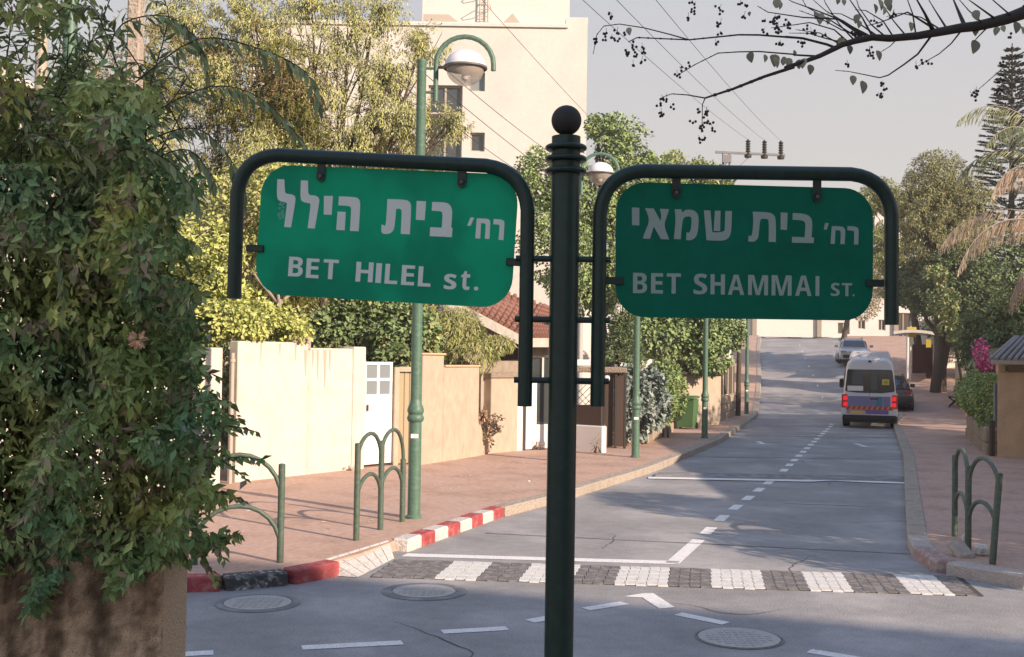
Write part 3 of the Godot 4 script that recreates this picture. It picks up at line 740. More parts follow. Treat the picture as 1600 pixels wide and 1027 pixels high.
	M.plaster_old = tmat(tex(512, lin(0.80, 0.80, 0.80), lin(0.30, 0.28, 0.26), 0.60, [[0.09, 0.12, 121], [0.3, 0.16, 122]]), Vector3.ONE * 2.2, 0.95, grit, 0.8)
	M.plaster_old.vertex_color_use_as_albedo = true
	M.scrape = mat(lin(0.12, 0.42, 0.34), 0.6)
	M.car_glass = mat(lin(0.022, 0.027, 0.03), 0.06)
	M.car_glass.metallic_specular = 0.7
	M.car_black = mat(lin(0.022, 0.020, 0.022), 0.25)
	M.car_blue = mat(lin(0.16, 0.20, 0.24), 0.25)
	M.car_silver = mat(lin(0.46, 0.47, 0.50), 0.28)
	M.van_white = mat(lin(0.66, 0.66, 0.70), 0.28)
	M.lilac = mat(lin(0.20, 0.19, 0.36), 0.35)
	M.lilac_pale = mat(lin(0.30, 0.26, 0.42), 0.35)
	M.violet = mat(lin(0.17, 0.11, 0.36), 0.35)
	M.violet_dim = mat(lin(0.22, 0.17, 0.33), 0.35)
	M.teal = mat(lin(0.07, 0.20, 0.28), 0.35)
	M.orange = mat(lin(0.62, 0.24, 0.05), 0.4)
	M.red_paint = mat(lin(0.42, 0.03, 0.03), 0.4)
	M.tail_off = mat(lin(0.25, 0.02, 0.02), 0.25)
	M.tail_lit = mat(lin(0.5, 0.02, 0.03), 0.3)
	M.tail_lit.emission_enabled = true
	M.tail_lit.emission = Color(1.0, 0.12, 0.14)
	M.tail_lit.emission_energy_multiplier = 0.45
	M.bin_green = mat(lin(0.07, 0.16, 0.06), 0.5)
	M.rubber = mat(lin(0.018, 0.018, 0.018), 0.8)
	M.yellow = mat(lin(0.58, 0.46, 0.07), 0.5)
	M.plate_yellow = mat(lin(0.68, 0.46, 0.12), 0.5)

# ------------------------------------------------------------------ the lie of the land
func along(x: float, z: float) -> float:
	return 0.327 * x - 0.945 * z

func rise(s: float) -> float:
	if s < 43.0: return 0.0
	if s < 53.0: return 0.11 * (s - 43.0) * (s - 43.0) / 20.0
	if s < 85.0: return 0.55 + 0.11 * (s - 53.0)
	return 4.07

func land(x: float, z: float) -> float:
	return rise(along(x, z))

func on(x: float, z: float, up := 0.0) -> Vector3:
	return Vector3(x, land(x, z) + up, z)

# a point at a fraction along a polyline given by distance
func walk(line: Array, d: float) -> Vector3:
	for i in line.size() - 1:
		var l: float = line[i].distance_to(line[i + 1])
		if d <= l or i == line.size() - 2:
			return line[i] + (line[i + 1] - line[i]) * (d / l)
		d -= l
	return line[-1]

func long(line: Array) -> float:
	var s := 0.0
	for i in line.size() - 1:
		s += line[i].distance_to(line[i + 1])
	return s

func xz(a: Array) -> Array:
	var r := []
	for p in a: r.append(Vector3(p[0], 0, p[1]))
	return r

# a flat outline on the ground as a sheet (thick when skirt is given)
func slab(mb: MB, pts: Array, y: float, skirt := 0.0) -> void:
	var poly := PackedVector2Array()
	for p in pts: poly.append(Vector2(p[0], p[1]))
	var idx := Geometry2D.triangulate_polygon(poly)
	for i in range(0, idx.size(), 3):
		var q := []
		for k in 3: q.append(Vector3(poly[idx[i + k]].x, y, poly[idx[i + k]].y))
		mb.flat(q[0], q[1], q[2], Vector3.UP)
	if skirt > 0.0:
		var turn := -1.0 if Geometry2D.is_polygon_clockwise(poly) else 1.0
		for i in poly.size():
			var a := poly[i]; var b := poly[(i + 1) % poly.size()]
			mb.quad(Vector3(a.x, y, a.y), Vector3(b.x, y, b.y), Vector3(b.x, y - skirt, b.y), Vector3(a.x, y - skirt, a.y), Vector3(b.y - a.y, 0, a.x - b.x) * turn)

# a strip between two lines that follows the land
func strip(mb: MB, left: Array, right: Array, up: float, step := 1.5) -> void:
	for i in left.size() - 1:
		var k := maxi(1, int(left[i].distance_to(left[i + 1]) / step))
		for j in k:
			var q := []
			for t in [float(j) / k, float(j + 1) / k]:
				var a: Vector3 = left[i].lerp(left[i + 1], t); var b: Vector3 = right[i].lerp(right[i + 1], t)
				q.append([on(a.x, a.z, up), on(b.x, b.z, up)])
			mb.quad(q[0][0], q[0][1], q[1][1], q[1][0], Vector3.UP)

# ------------------------------------------------------------------ plants
func ball() -> Vector3:
	while true:
		var p := Vector3(rng.randf_range(-1, 1), rng.randf_range(-1, 1), rng.randf_range(-1, 1))
		if p.length_squared() <= 1.0 and p.length_squared() > 0.001:
			return p
	return Vector3.UP

# leaves spread through lobes [centre, radii]: clumps and gaps follow a noise, most leaves sit near the outside
func crown(lobes: Array, count: int, l: float, w: float, cols: Array, o := {}) -> MB:
	var mb := MB.new()
	var f := FastNoiseLite.new()
	f.seed = o.get("seed", 7)
	f.frequency = o.get("clump", 1.1)
	f.fractal_octaves = 2
	var gap: float = o.get("gap", -0.08)
	var droop: float = o.get("droop", 0.2)
	var total := 0.0
	var sizes := []
	for lo in lobes:
		var r: Vector3 = lo[1]
		total += pow(r.x * r.y * r.z, 0.7)
		sizes.append(total)
	for i in count:
		var at := Vector3()
		var out := Vector3()
		var nz := 0.0
		for attempt in 6:
			var pick := rng.randf() * total
			var k := 0
			while sizes[k] < pick: k += 1
			var d := ball().normalized()
			var rr := pow(rng.randf(), o.get("shell", 0.4))
			var r: Vector3 = lobes[k][1]
			at = lobes[k][0] + d * r * rr
			out = (d / r).normalized()
			nz = f.get_noise_3dv(at)
			if nz > gap: break
		if nz <= gap and rng.randf() < 0.85: continue
		var dir := (out * 0.7 + ball() * 0.9 + Vector3.DOWN * droop).normalized()
		var up := (out * 0.6 + ball() * 0.8 + Vector3.UP * 0.5).normalized()
		if absf(up.dot(dir)) > 0.95: continue
		var t := clampf(nz * 0.9 + 0.35 + rng.randf_range(-0.3, 0.3), 0.0, 0.999)
		var a: Color = cols[int(t * cols.size())]
		var b := rng.randf_range(0.75, 1.25)
		mb.col = Color(a.r * b, a.g * b, a.b * b)
		var s := rng.randf_range(0.65, 1.2)
		mb.leaf(at, dir, up, l * s, w * s)
	return mb

func limb_path(a: Vector3, b: Vector3, sag := 0.15) -> Array:
	var m := (a + b) * 0.5 + ball() * a.distance_to(b) * 0.08 + Vector3.DOWN * a.distance_to(b) * sag
	return [a, a.lerp(m, 0.55), m, m.lerp(b, 0.6) , b]

func tree(called: String, label: String, category: String, group: String, base: Vector3, trunk_r: float, fork: float, lobes: Array, count: int, l: float, w: float, cols: Array, o := {}) -> Node3D:
	var t := thing(called, label, category, base, 0.0, group)
	var tk := MB.new()
	var mid := Vector3()
	for lo in lobes: mid += lo[0]
	mid /= lobes.size()
	var top := base.lerp(Vector3(mid.x, base.y, mid.z), 0.45) + Vector3(0, fork, 0)
	var bend := base.lerp(top, 0.5) + Vector3(rng.randf_range(-1, 1), 0, rng.randf_range(-1, 1)) * trunk_r
	tk.tube([base - Vector3(0, 0.15, 0), base + Vector3(0, 0.12, 0), bend, top], [trunk_r * 1.5, trunk_r * 1.1, trunk_r, trunk_r * 0.8], 9)
	put_w("trunk", tk, o.get("bark", M.bark), t)
	var lb := MB.new()
	for lo in lobes:
		var e: Vector3 = lo[0] + Vector3(0, lo[1].y * 0.3, 0)
		lb.tube(limb_path(top - Vector3(0, 0.1, 0), e), [trunk_r * 0.7, trunk_r * 0.55, trunk_r * 0.4, trunk_r * 0.28, trunk_r * 0.12], 6)
		for k in 4:
			var s: Vector3 = top.lerp(e, rng.randf_range(0.5, 0.9))
			lb.tube(limb_path(s, lo[0] + ball() * lo[1] * 0.85, 0.0), [trunk_r * 0.25, trunk_r * 0.2, trunk_r * 0.15, trunk_r * 0.1, trunk_r * 0.05], 5)
	put_w("limbs", lb, o.get("bark", M.bark), t)
	put_w("crown", crown(lobes, count, l, w, cols, o), o.get("leafmat", M.leaf), t).set_meta("kind", "stuff")
	return t

func bush(called: String, label: String, category: String, group: String, base: Vector3, lobes: Array, count: int, l: float, w: float, cols: Array, o := {}) -> Node3D:
	var t := thing(called, label, category, base, 0.0, group)
	var st := MB.new()
	for lo in lobes:
		for k in 3:
			st.tube(limb_path(base + Vector3(rng.randf_range(-0.15, 0.15), 0, rng.randf_range(-0.15, 0.15)), lo[0] + ball() * lo[1] * 0.7, 0.0), [0.025, 0.02, 0.016, 0.01, 0.005], 5)
	put_w("stems", st, M.bark, t)
	put_w("foliage", crown(lobes, count, l, w, cols, o), o.get("leafmat", M.leaf), t).set_meta("kind", "stuff")
	return t

# a stem that carries hanging narrow leaves on both sides
func shoot(mb: MB, wood: MB, pts: Array, l: float, w: float, gap: float, cols: Array, droop := 0.9) -> void:
	var line := []
	for i in pts.size() - 1:
		for k in 4:
			var p0: Vector3 = pts[maxi(i - 1, 0)]; var p3: Vector3 = pts[mini(i + 2, pts.size() - 1)]
			line.append(pts[i].cubic_interpolate(pts[i + 1], p0, p3, k / 4.0))
	line.append(pts[-1])
	var radii := []
	for i in line.size(): radii.append(lerpf(0.0032, 0.0012, float(i) / line.size()))
	wood.tube(line, radii, 5)
	var total := long(line)
	var d := total * 0.12
	var k := 0
	while d < total:
		var p := walk(line, d)
		var t := (walk(line, minf(d + 0.03, total)) - walk(line, maxf(d - 0.03, 0.0))).normalized()
		var side := t.cross(Vector3.UP).normalized() * (1.0 if k % 2 == 0 else -1.0)
		var c: Color = cols[rng.randi() % cols.size()]
		var b := rng.randf_range(0.75, 1.2)
		mb.col = Color(c.r * b, c.g * b, c.b * b)
		var dir := (side * rng.randf_range(0.2, 0.8) + t * rng.randf_range(0.2, 0.7) + Vector3.DOWN * rng.randf_range(0.3, 1.0) * droop + ball() * 0.45).normalized()
		var s := rng.randf_range(0.5, 1.2)
		mb.leaf(p, dir, (side + Vector3.UP + ball() * 0.4).normalized(), l * s, w * s)
		d += gap * rng.randf_range(0.4, 2.0)
		k += 1

# a palm frond: a bent midrib with leaflets hanging from both sides
func frond(mb: MB, wood: MB, base: Vector3, dir: Vector3, length: float, bend: float, l: float, hang: float, cols: Array) -> void:
	var line := []
	var d := dir.normalized()
	var p := base
	for i in 14:
		line.append(p)
		p += d * length / 13.0
		d = (d + Vector3.DOWN * bend / 13.0 * (0.4 + i / 9.0)).normalized()
	var radii := []
	for i in 14: radii.append(lerpf(0.035, 0.006, i / 13.0))
	wood.tube(line, radii, 5)
	for i in 130:
		var t := rng.randf_range(0.12, 1.0)
		var q := walk(line, t * length)
		var tan := (walk(line, minf(t * length + 0.1, length)) - walk(line, t * length - 0.1)).normalized()
		var side := tan.cross(Vector3.UP).normalized() * (1.0 if i % 2 == 0 else -1.0)
		var c: Color = cols[rng.randi() % cols.size()]
		var b := rng.randf_range(0.75, 1.25)
		mb.col = Color(c.r * b, c.g * b, c.b * b)
		var s := l * sin(clampf(t * 2.6 + 0.3, 0, PI * 0.93)) * rng.randf_range(0.8, 1.1)
		var a := (side * (1.0 - hang) + tan * 0.45 + Vector3.DOWN * hang + ball() * 0.12).normalized()
		mb.leaf(q, a, (side + Vector3.UP * 0.6).normalized(), s, 0.028)
		if hang > 0.3:
			mb.leaf(q + a * s * 0.9, (a + Vector3.DOWN * 1.2).normalized(), side, s * 0.6, 0.022)

# ------------------------------------------------------------------ buildings
# a wall face with real openings: origin at its lower left seen from outside, u to the right
func facade(mb: MB, o: Vector3, u: Vector3, w: float, h: float, wins: Array, rev: float) -> void:
	var n := u.cross(Vector3.UP)
	var xs := [0.0, w]; var ys := [0.0, h]
	for r in wins:
		xs += [r[0], r[2]]; ys += [r[1], r[3]]
	xs.sort(); ys.sort()
	for i in xs.size() - 1:
		for j in ys.size() - 1:
			if xs[i + 1] - xs[i] < 1e-4 or ys[j + 1] - ys[j] < 1e-4: continue
			var cx: float = (xs[i] + xs[i + 1]) * 0.5; var cy: float = (ys[j] + ys[j + 1]) * 0.5
			var open := false
			for r in wins:
				if cx > r[0] and cx < r[2] and cy > r[1] and cy < r[3]: open = true
			if open: continue
			mb.quad(o + u * xs[i] + Vector3.UP * ys[j], o + u * xs[i + 1] + Vector3.UP * ys[j], o + u * xs[i + 1] + Vector3.UP * ys[j + 1], o + u * xs[i] + Vector3.UP * ys[j + 1], n)
	for r in wins:
		var c := [o + u * r[0] + Vector3.UP * r[1], o + u * r[2] + Vector3.UP * r[1], o + u * r[2] + Vector3.UP * r[3], o + u * r[0] + Vector3.UP * r[3]]
		var inn := [u * -1.0, Vector3.UP, u, Vector3.DOWN]
		for k in 4:
			var side: Vector3 = [Vector3.UP, -u, Vector3.DOWN, u][k]
			mb.quad(c[k], c[(k + 1) % 4], c[(k + 1) % 4] - n * rev, c[k] - n * rev, side)

func window(t: Node3D, o: Vector3, u: Vector3, r: Array, rev: float, frame: Material, glass: Material, nx := 1, ny := 1, fw := 0.06) -> void:
	var n := u.cross(Vector3.UP)
	var b := Basis(u, Vector3.UP, n)
	var mb := MB.new()
	var at := o - n * (rev - 0.04)
	for i in nx + 1:
		var x: float = lerpf(r[0] + fw * 0.5, r[2] - fw * 0.5, float(i) / nx)
		mb.box(at + u * x + Vector3.UP * (r[1] + r[3]) * 0.5, Vector3(fw, r[3] - r[1], 0.07), b)
	for j in ny + 1:
		var y: float = lerpf(r[1] + fw * 0.5, r[3] - fw * 0.5, float(j) / ny)
		mb.box(at + u * (r[0] + r[2]) * 0.5 + Vector3.UP * y, Vector3(r[2] - r[0], fw, 0.062), b)
	var f := put_w("window", mb, frame, t)
	mb = MB.new()
	mb.box(o - n * (rev - 0.01) + u * (r[0] + r[2]) * 0.5 + Vector3.UP * (r[1] + r[3]) * 0.5, Vector3(r[2] - r[0] - 0.01, r[3] - r[1] - 0.01, 0.02), b)
	var p := put("pane", mb, glass, f)
	p.transform = Transform3D()

func block(mb: MB, x0: float, x1: float, y0: float, y1: float, z0: float, z1: float, bev := 0.0) -> void:
	mb.box(Vector3((x0 + x1) * 0.5, (y0 + y1) * 0.5, (z0 + z1) * 0.5), Vector3(absf(x1 - x0), absf(y1 - y0), absf(z1 - z0)), Basis(), bev)

func buildings() -> void:
	# tall white block behind the trees
	var t := thing("apartment_building", "tall blank white apartment building with a dark stair window behind the street lamp", "building", Vector3(-4, 0, -56))
	var o := Vector3(-12.0, 0, -50)
	var wins := [[8.1, 6.0, 9.63, 14.35], [10.0, 11.4, 10.65, 12.25], [9.9, 14.1, 10.62, 14.95], [7.5, 13.4, 7.95, 14.7]]
	var mb := MB.new()
	facade(mb, o, Vector3.RIGHT, 15.17, 17.2, wins, 0.25)
	mb.quad(Vector3(3.17, 0, -50), Vector3(3.17, 0, -62), Vector3(3.17, 17.2, -62), Vector3(3.17, 17.2, -50), Vector3.RIGHT)
	mb.quad(Vector3(-12, 0, -50), Vector3(-12, 0, -62), Vector3(-12, 17.2, -62), Vector3(-12, 17.2, -50), Vector3.LEFT)
	mb.quad(Vector3(3.17, 0, -62), Vector3(-12, 0, -62), Vector3(-12, 17.2, -62), Vector3(3.17, 17.2, -62), Vector3.FORWARD)
	mb.quad(Vector3(3.17, 17.195, -50), Vector3(-12, 17.195, -50), Vector3(-12, 17.195, -62), Vector3(3.17, 17.195, -62), Vector3.UP)
	put_w("wall", mb, M.building, t)
	mb = MB.new()
	block(mb, -12.03, 2.3, 17.0, 17.12, -49.99, -49.9)
	put_w("roof_edge", mb, M.building, t)
	mb = MB.new()
	block(mb, 2.2, 3.19, 17.2, 17.5, -50.02, -51.0)
	block(mb, 2.95, 3.19, 17.2, 17.45, -51.0, -62.0)
	put_w("parapet", mb, M.building, t)
	mb = MB.new()
	block(mb, -4.4, 2.45, 17.2, 21.0, -52.0, -60.0)
	put_w("penthouse", mb, M.building, t)
	mb = MB.new()
	for x in [-1.72, -1.35]: mb.tube([Vector3(x, 17.2, -51.85), Vector3(x, 20.8, -51.85)], 0.035, 6)
	for k in 11: mb.tube([Vector3(-1.72, 17.4 + k * 0.32, -51.85), Vector3(-1.35, 17.4 + k * 0.32, -51.85)], 0.02, 5)
	for k in 4: mb.tube([Vector3(-1.85, 17.6 + k * 0.8, -51.9), Vector3(-1.8, 17.6 + k * 0.8, -51.3), Vector3(-1.53, 17.6 + k * 0.8, -51.15), Vector3(-1.26, 17.6 + k * 0.8, -51.3), Vector3(-1.2, 17.6 + k * 0.8, -51.9)], 0.02, 5)
	put_w("ladder", mb, M.shutter, t)
	mb = MB.new()
	mb.prism(PackedVector2Array([Vector2(-0.55, 0), Vector2(0.55, 0), Vector2(0.05, 0.62)]), -0.4, 0.0, Transform3D(Basis(), Vector3(-0.25, 17.2, -50.6)))
	put_w("skylight", mb, M.shutter, t)
	mb = MB.new()
	mb.prism(PackedVector2Array([Vector2(0, 0), Vector2(1.9, 0), Vector2(1.15, 0.55), Vector2(0, 0.55)]), -0.2, 0.0, Transform3D(Basis(), Vector3(-4.25, 17.2, -50.7)))
	put_w("solar_panel", mb, M.shutter, t)
	for i in wins.size():
		var tall := i == 0
		window(t, o, Vector3.RIGHT, wins[i], 0.25, M.shutter, M.glass_dark if i != 2 else M.glass_grey, 2 if tall else 1, 7 if tall else 1, 0.09 if tall else 0.07)
	# red tiled house behind the low wall
	t = thing("tiled_house", "cream house with red tiled roof behind the walls, just left of the sign post", "house", Vector3(0.2, 0.12, -32))
	mb = MB.new()
	facade(mb, Vector3(-1.3, 0.1, -30.2), Vector3.RIGHT, 2.7, 2.75, [[0.72, 2.05, 1.55, 2.5], [1.8, 1.0, 2.5, 2.2]], 0.15)
	mb.quad(Vector3(1.4, 0.1, -30.2), Vector3(1.4, 0.1, -36), Vector3(1.4, 2.85, -36), Vector3(1.4, 2.85, -30.2), Vector3.RIGHT)
	mb.quad(Vector3(-1.3, 0.1, -30.2), Vector3(-1.3, 0.1, -36), Vector3(-1.3, 3.5, -36), Vector3(-1.3, 3.5, -30.2), Vector3.LEFT)
	mb.quad(Vector3(-1.3, 2.85, -30.2), Vector3(0.4, 2.85, -30.2), Vector3(-0.2, 3.1, -30.2), Vector3(-1.3, 3.5, -30.2), Vector3.BACK)
	put_w("wall", mb, M.wall_cream, t)
	window(t, Vector3(-1.3, 0.1, -30.2), Vector3.RIGHT, [0.72, 2.05, 1.55, 2.5], 0.15, M.brown, M.brown, 1, 4, 0.035)
	window(t, Vector3(-1.3, 0.1, -30.2), Vector3.RIGHT, [1.8, 1.0, 2.5, 2.2], 0.15, M.white_paint, M.glass_dark, 2, 1, 0.05)
	# roof faces as rows of half round tiles
	var a := Vector3(-1.7, 3.82, -29.7); var b := Vector3(0.35, 2.78, -29.7); var c := Vector3(1.5, 2.80, -29.9)
	var ridge_a := Vector3(-1.7, 4.6, -32.6); var ridge_b := Vector3(0.9, 3.75, -32.6); var ridge_c := Vector3(1.45, 3.5, -32.6)
	mb = MB.new()
	for f in [[a, b, ridge_b, ridge_a], [b, c, ridge_c, ridge_b]]:
		var cols := 14
		var nn: Vector3 = (f[1] - f[0]).cross(f[3] - f[0]).normalized()
		if nn.y < 0: nn = -nn
		mb.quad(f[0], f[1], f[2], f[3], nn)
		for i in cols:
			var s := (i + 0.5) / cols
			var p: Vector3 = f[0].lerp(f[1], s); var q: Vector3 = f[3].lerp(f[2], s)
			for k in 8:
				mb.tube([p.lerp(q, k / 8.0) + nn * 0.045, p.lerp(q, (k + 1.1) / 8.0) + nn * 0.015], [0.075, 0.06], 7)
	put_w("roof", mb, M.tile_red, t)
	mb = MB.new()
	for e in [[a, b], [b, c]]:
		mb.bar(e[0] + Vector3(0, -0.14, 0.02), e[1] + Vector3(0, -0.14, 0.02), 0.06, 0.24)
	put_w("fascia", mb, M.wall_white, t)
	# houses farther up on the left behind the trees
	t = thing("plain_house", "pale plain house almost hidden by the big green tree behind the sign post", "house", Vector3(6.4, 0.1, -54))
	mb = MB.new()
	facade(mb, Vector3(2.6, 0, -50.5), Vector3(0.96, 0, -0.28).normalized(), 8.0, 6.4, [[1.0, 1.2, 2.2, 2.6], [4.0, 1.2, 5.2, 2.6], [1.0, 4.2, 2.2, 5.5], [4.0, 4.2, 5.2, 5.5]], 0.2)
	block(mb, 2.7, 9.9, 0.0, 6.35, -53.2, -58.0)
	put_w("wall", mb, M.building, t)
	for r in [[1.0, 1.2, 2.2, 2.6], [4.0, 1.2, 5.2, 2.6], [1.0, 4.2, 2.2, 5.5], [4.0, 4.2, 5.2, 5.5]]:
		window(t, Vector3(2.6, 0, -50.5), Vector3(0.96, 0, -0.28).normalized(), r, 0.2, M.white_paint, M.glass_dark, 2, 1)
	# pale house left of the trees, glimpsed over the climbing shrub
	t = thing("gabled_house", "pale gabled house glimpsed at the left edge above the shrub", "house", Vector3(-11.5, 0, -25))
	mb = MB.new()
	block(mb, -18.0, -9.9, 0.0, 7.2, -24.0, -30.0)
	mb.prism(PackedVector2Array([Vector2(-4.6, 0), Vector2(4.6, 0), Vector2(0, 2.6)]), -3.2, 3.2, Transform3D(Basis(), Vector3(-14.0, 7.2, -27.0)))
	put_w("wall", mb, M.wall_white, t)
	mb = MB.new()
	mb.bar(Vector3(-18.7, 7.1, -27), Vector3(-14.0, 9.95, -27), 6.9, 0.14)
	mb.bar(Vector3(-9.3, 7.1, -27), Vector3(-14.0, 9.95, -27), 6.9, 0.14)
	put_w("roof", mb, M.wall_white, t)
	# far white block on the right beyond the trees
	t = thing("far_building", "small far white building seen between the right sign plate and its frame", "building", on(30, -112))
	mb = MB.new()
	facade(mb, Vector3(34.5, 3.0, -112), Vector3.RIGHT, 4.5, 16.4, [[0.6, 12.6, 1.5, 13.8], [2.6, 12.6, 3.5, 13.8], [0.6, 9.6, 1.5, 10.8], [2.6, 9.6, 3.5, 10.8]], 0.2)
	block(mb, 34.55, 38.95, 3.0, 19.38, -112.3, -120.0)
	put_w("wall", mb, M.building, t)
	for r in [[0.6, 12.6, 1.5, 13.8], [2.6, 12.6, 3.5, 13.8], [0.6, 9.6, 1.5, 10.8], [2.6, 9.6, 3.5, 10.8]]:
		window(t, Vector3(34.5, 3.0, -112), Vector3.RIGHT, r, 0.2, M.shutter, M.glass_dark)
	# the block behind the photographer that keeps the corner in shade
	t = thing("shading_building", "long cream block on the near side of the cross street, outside the photograph", "building", Vector3(10, 0, 10))
	var u := Vector3(-0.945, 0, -0.327)
	var s0 := Vector3(40.0, 0.0, 17.6)
	mb = MB.new()
	wins = []
	for i in 8:
		for j in 4: wins.append([2.0 + i * 4.0, 1.2 + j * 3.2, 3.6 + i * 4.0, 2.6 + j * 3.2])
	facade(mb, s0, u, 34.0, BACK_HEIGHT, wins, 0.2)
	var nb := u.cross(Vector3.UP)
	mb.box(s0 + u * 17.0 - nb * 5.3 + Vector3(0, BACK_HEIGHT * 0.5 - 0.01, 0), Vector3(34.0, BACK_HEIGHT, 10.0), Basis(u, Vector3.UP, nb))
	put_w("wall", mb, M.wall_cream, t)

const BACK_HEIGHT := 14.7

# ------------------------------------------------------------------ garden walls on the left
func left_walls() -> void:
	var th := 0.22
	# white wall in two heights
	var t := thing("garden_wall", "tall white plastered garden wall left of the white door", "wall", Vector3(-4.5, 0.1, -18.7))
	var a := Vector3(-4.6, 0, -18.65); var b := Vector3(-2.86, 0, -21.25)
	var mb := MB.new()
	mb.wall(a, a.lerp(b, 0.53), 0.05, 2.45, th, 0.02)
	mb.wall(a.lerp(b, 0.532), b, 0.05, 2.36, th - 0.006, 0.02)
	put_w("panel", mb, M.wall_white, t)
	mb = MB.new()
	var u := (b - a).normalized()
	mb.wall(a.lerp(b, 0.44) - u * 0.1, a.lerp(b, 0.54), 2.44, 2.54, th + 0.05, 0.015)
	mb.wall(a.lerp(b, 0.52), a.lerp(b, 0.535) + u * 0.02, 2.32, 2.5, th + 0.03, 0.015)
	put_w("coping", mb, M.concrete, t)
	mb = MB.new()
	mb.wall(b - u * 0.32, b + u * 0.02, 0.06, 2.40, th + 0.06, 0.015)
	put_w("pier", mb, M.wall_white, t)
	for k in 9:
		var e := a.lerp(b, [0.16, 0.42, 0.5, 0.56, 0.6, 0.66, 0.70, 0.9, 0.3][k]) + u.cross(Vector3.UP) * -0.0
		var side := Vector3(-u.z, 0, u.x)
		if side.x < 0.0: side = -side
		var top := 2.42 if k < 2 or k == 8 else 2.33
		var drop: float = [0.35, 0.3, 0.5, 0.32, 0.55, 0.7, 0.4, 0.3, 0.2][k]
		mb = MB.new()
		var ww: float = [0.02, 0.03, 0.05, 0.03, 0.03, 0.045, 0.025, 0.02, 0.03][k]
		mb.prism(PackedVector2Array([Vector2(-ww, 0), Vector2(ww, 0.0), Vector2(ww * 0.7, -drop * 0.4), Vector2(ww * 0.25, -drop), Vector2(-ww * 0.1, -drop * 0.9), Vector2(-ww * 0.6, -drop * 0.35)]), 0.0, 0.002, Transform3D(Basis(u, Vector3.UP, side), e + side * (th * 0.5 + 0.001) + Vector3(0, top, 0)))
		put_w("streak", mb, M.streak, t)
	# the white wall that continues behind the shrub, with a rain pipe
	t = thing("garden_wall", "white wall stretch half covered by the shrub, with a thin rain pipe at its end", "wall", Vector3(-5.6, 0.1, -16))
	mb = MB.new()
	mb.wall(Vector3(-7.4, 0, -13.2), Vector3(-4.78, 0, -18.35), 0.05, 2.33, th, 0.02)
	put_w("panel", mb, M.wall_white, t)
	mb = MB.new()
	mb.tube([Vector3(-4.56, 0.1, -18.42), Vector3(-4.56, 2.25, -18.42)], 0.035, 8)
	for y in [0.5, 1.4, 2.1]: mb.lathe([Vector2(0.05, y), Vector2(0.05, y + 0.05)], Transform3D(Basis(), Vector3(-4.56, 0, -18.42)), 8)
	put_w("rain_pipe", mb, M.shutter, t)
	# white door with four panes
	t = thing("garden_door", "white metal garden door with four grey panes between white and cream walls", "door", Vector3(-2.55, 0.1, -21.55))
	a = Vector3(-2.80, 0, -21.30); b = Vector3(-2.32, 0, -21.92)
	u = (b - a).normalized()
	var w := a.distance_to(b)
	var nrm := u.cross(Vector3.UP)
	var basis := Basis(u, Vector3.UP, nrm)
	mb = MB.new()
	mb.box(a + u * w * 0.5 + Vector3(0, 0.81, 0), Vector3(w, 1.28, 0.05), basis, 0.008)
	mb.box(a + u * w * 0.5 + Vector3(0, 0.81, 0) + nrm * 0.03, Vector3(w - 0.2, 1.06, 0.015), basis, 0.006)
	put_w("leaf", mb, M.white_paint, t)
	mb = MB.new()
	for x in [0.04, w * 0.5, w - 0.04]: mb.box(a + u * x + Vector3(0, 1.78, 0), Vector3(0.07, 0.68, 0.05), basis, 0.006)
	for y in [1.47, 1.78, 2.09]: mb.box(a + u * w * 0.5 + Vector3(0, y, 0), Vector3(w, 0.06, 0.046), basis, 0.006)
	var fr := put_w("frame", mb, M.white_paint, t)
	for x in [0.27, 0.75]:
		for y in [1.625, 1.935]:
			mb = MB.new()
			mb.box(a + u * w * x + Vector3(0, y, 0) - nrm * 0.005, Vector3(w * 0.5 - 0.06, 0.3, 0.012), basis)
			put("pane", mb, M.glass_grey, fr)
	mb = MB.new()
	mb.box(a + u * 0.08 + Vector3(0, 1.25, 0) + nrm * 0.06, Vector3(0.03, 0.12, 0.03), basis, 0.005)
	put_w("handle", mb, M.steel, t)
	# olive panel beside the door
	t = thing("side_gate", "narrow olive panelled gate in a cream frame right of the white door", "gate", Vector3(-2.0, 0.1, -22.05))
	mb = MB.new()
	mb.wall(Vector3(-2.30, 0, -21.93), Vector3(-2.21, 0, -22.0), 0.05, 2.02, 0.14)
	mb.wall(Vector3(-2.21, 0, -22.0), Vector3(-1.80, 0, -22.2), 1.93, 2.03, 0.14)
	put_w("frame", mb, M.wall_cream, t)
	for k in 4:
		mb = MB.new()
		var s0 := Vector3(-2.20, 0, -22.03).lerp(Vector3(-1.80, 0, -22.23), k / 4.0)
		var s1 := Vector3(-2.20, 0, -22.03).lerp(Vector3(-1.80, 0, -22.23), (k + 0.95) / 4.0)
		mb.wall(s0, s1, 0.14, 1.92, 0.05)
		put_w("board", mb, M.olive_panel, t)
	# cream wall with a stepped top
	t = thing("garden_wall", "cream plastered wall with a stepped top behind the tall street lamp", "wall", Vector3(-1.2, 0.1, -23))
	mb = MB.new()
	mb.wall(Vector3(-1.82, 0, -22.1), Vector3(-1.46, 0, -22.85), 0.05, 2.27, th, 0.02)
	mb.wall(Vector3(-1.45, 0, -22.86), Vector3(-0.78, 0, -24.25), 0.05, 2.03, th, 0.02)
	put_w("panel", mb, M.wall_cream, t)
	mb = MB.new()
	mb.wall(Vector3(-1.86, 0, -22.02), Vector3(-1.44, 0, -22.88), 2.27, 2.31, th + 0.06, 0.012)
	mb.wall(Vector3(-1.44, 0, -22.89), Vector3(-0.78, 0, -24.27), 2.03, 2.07, th + 0.06, 0.012)
	put_w("coping", mb, M.wall_tan, t)
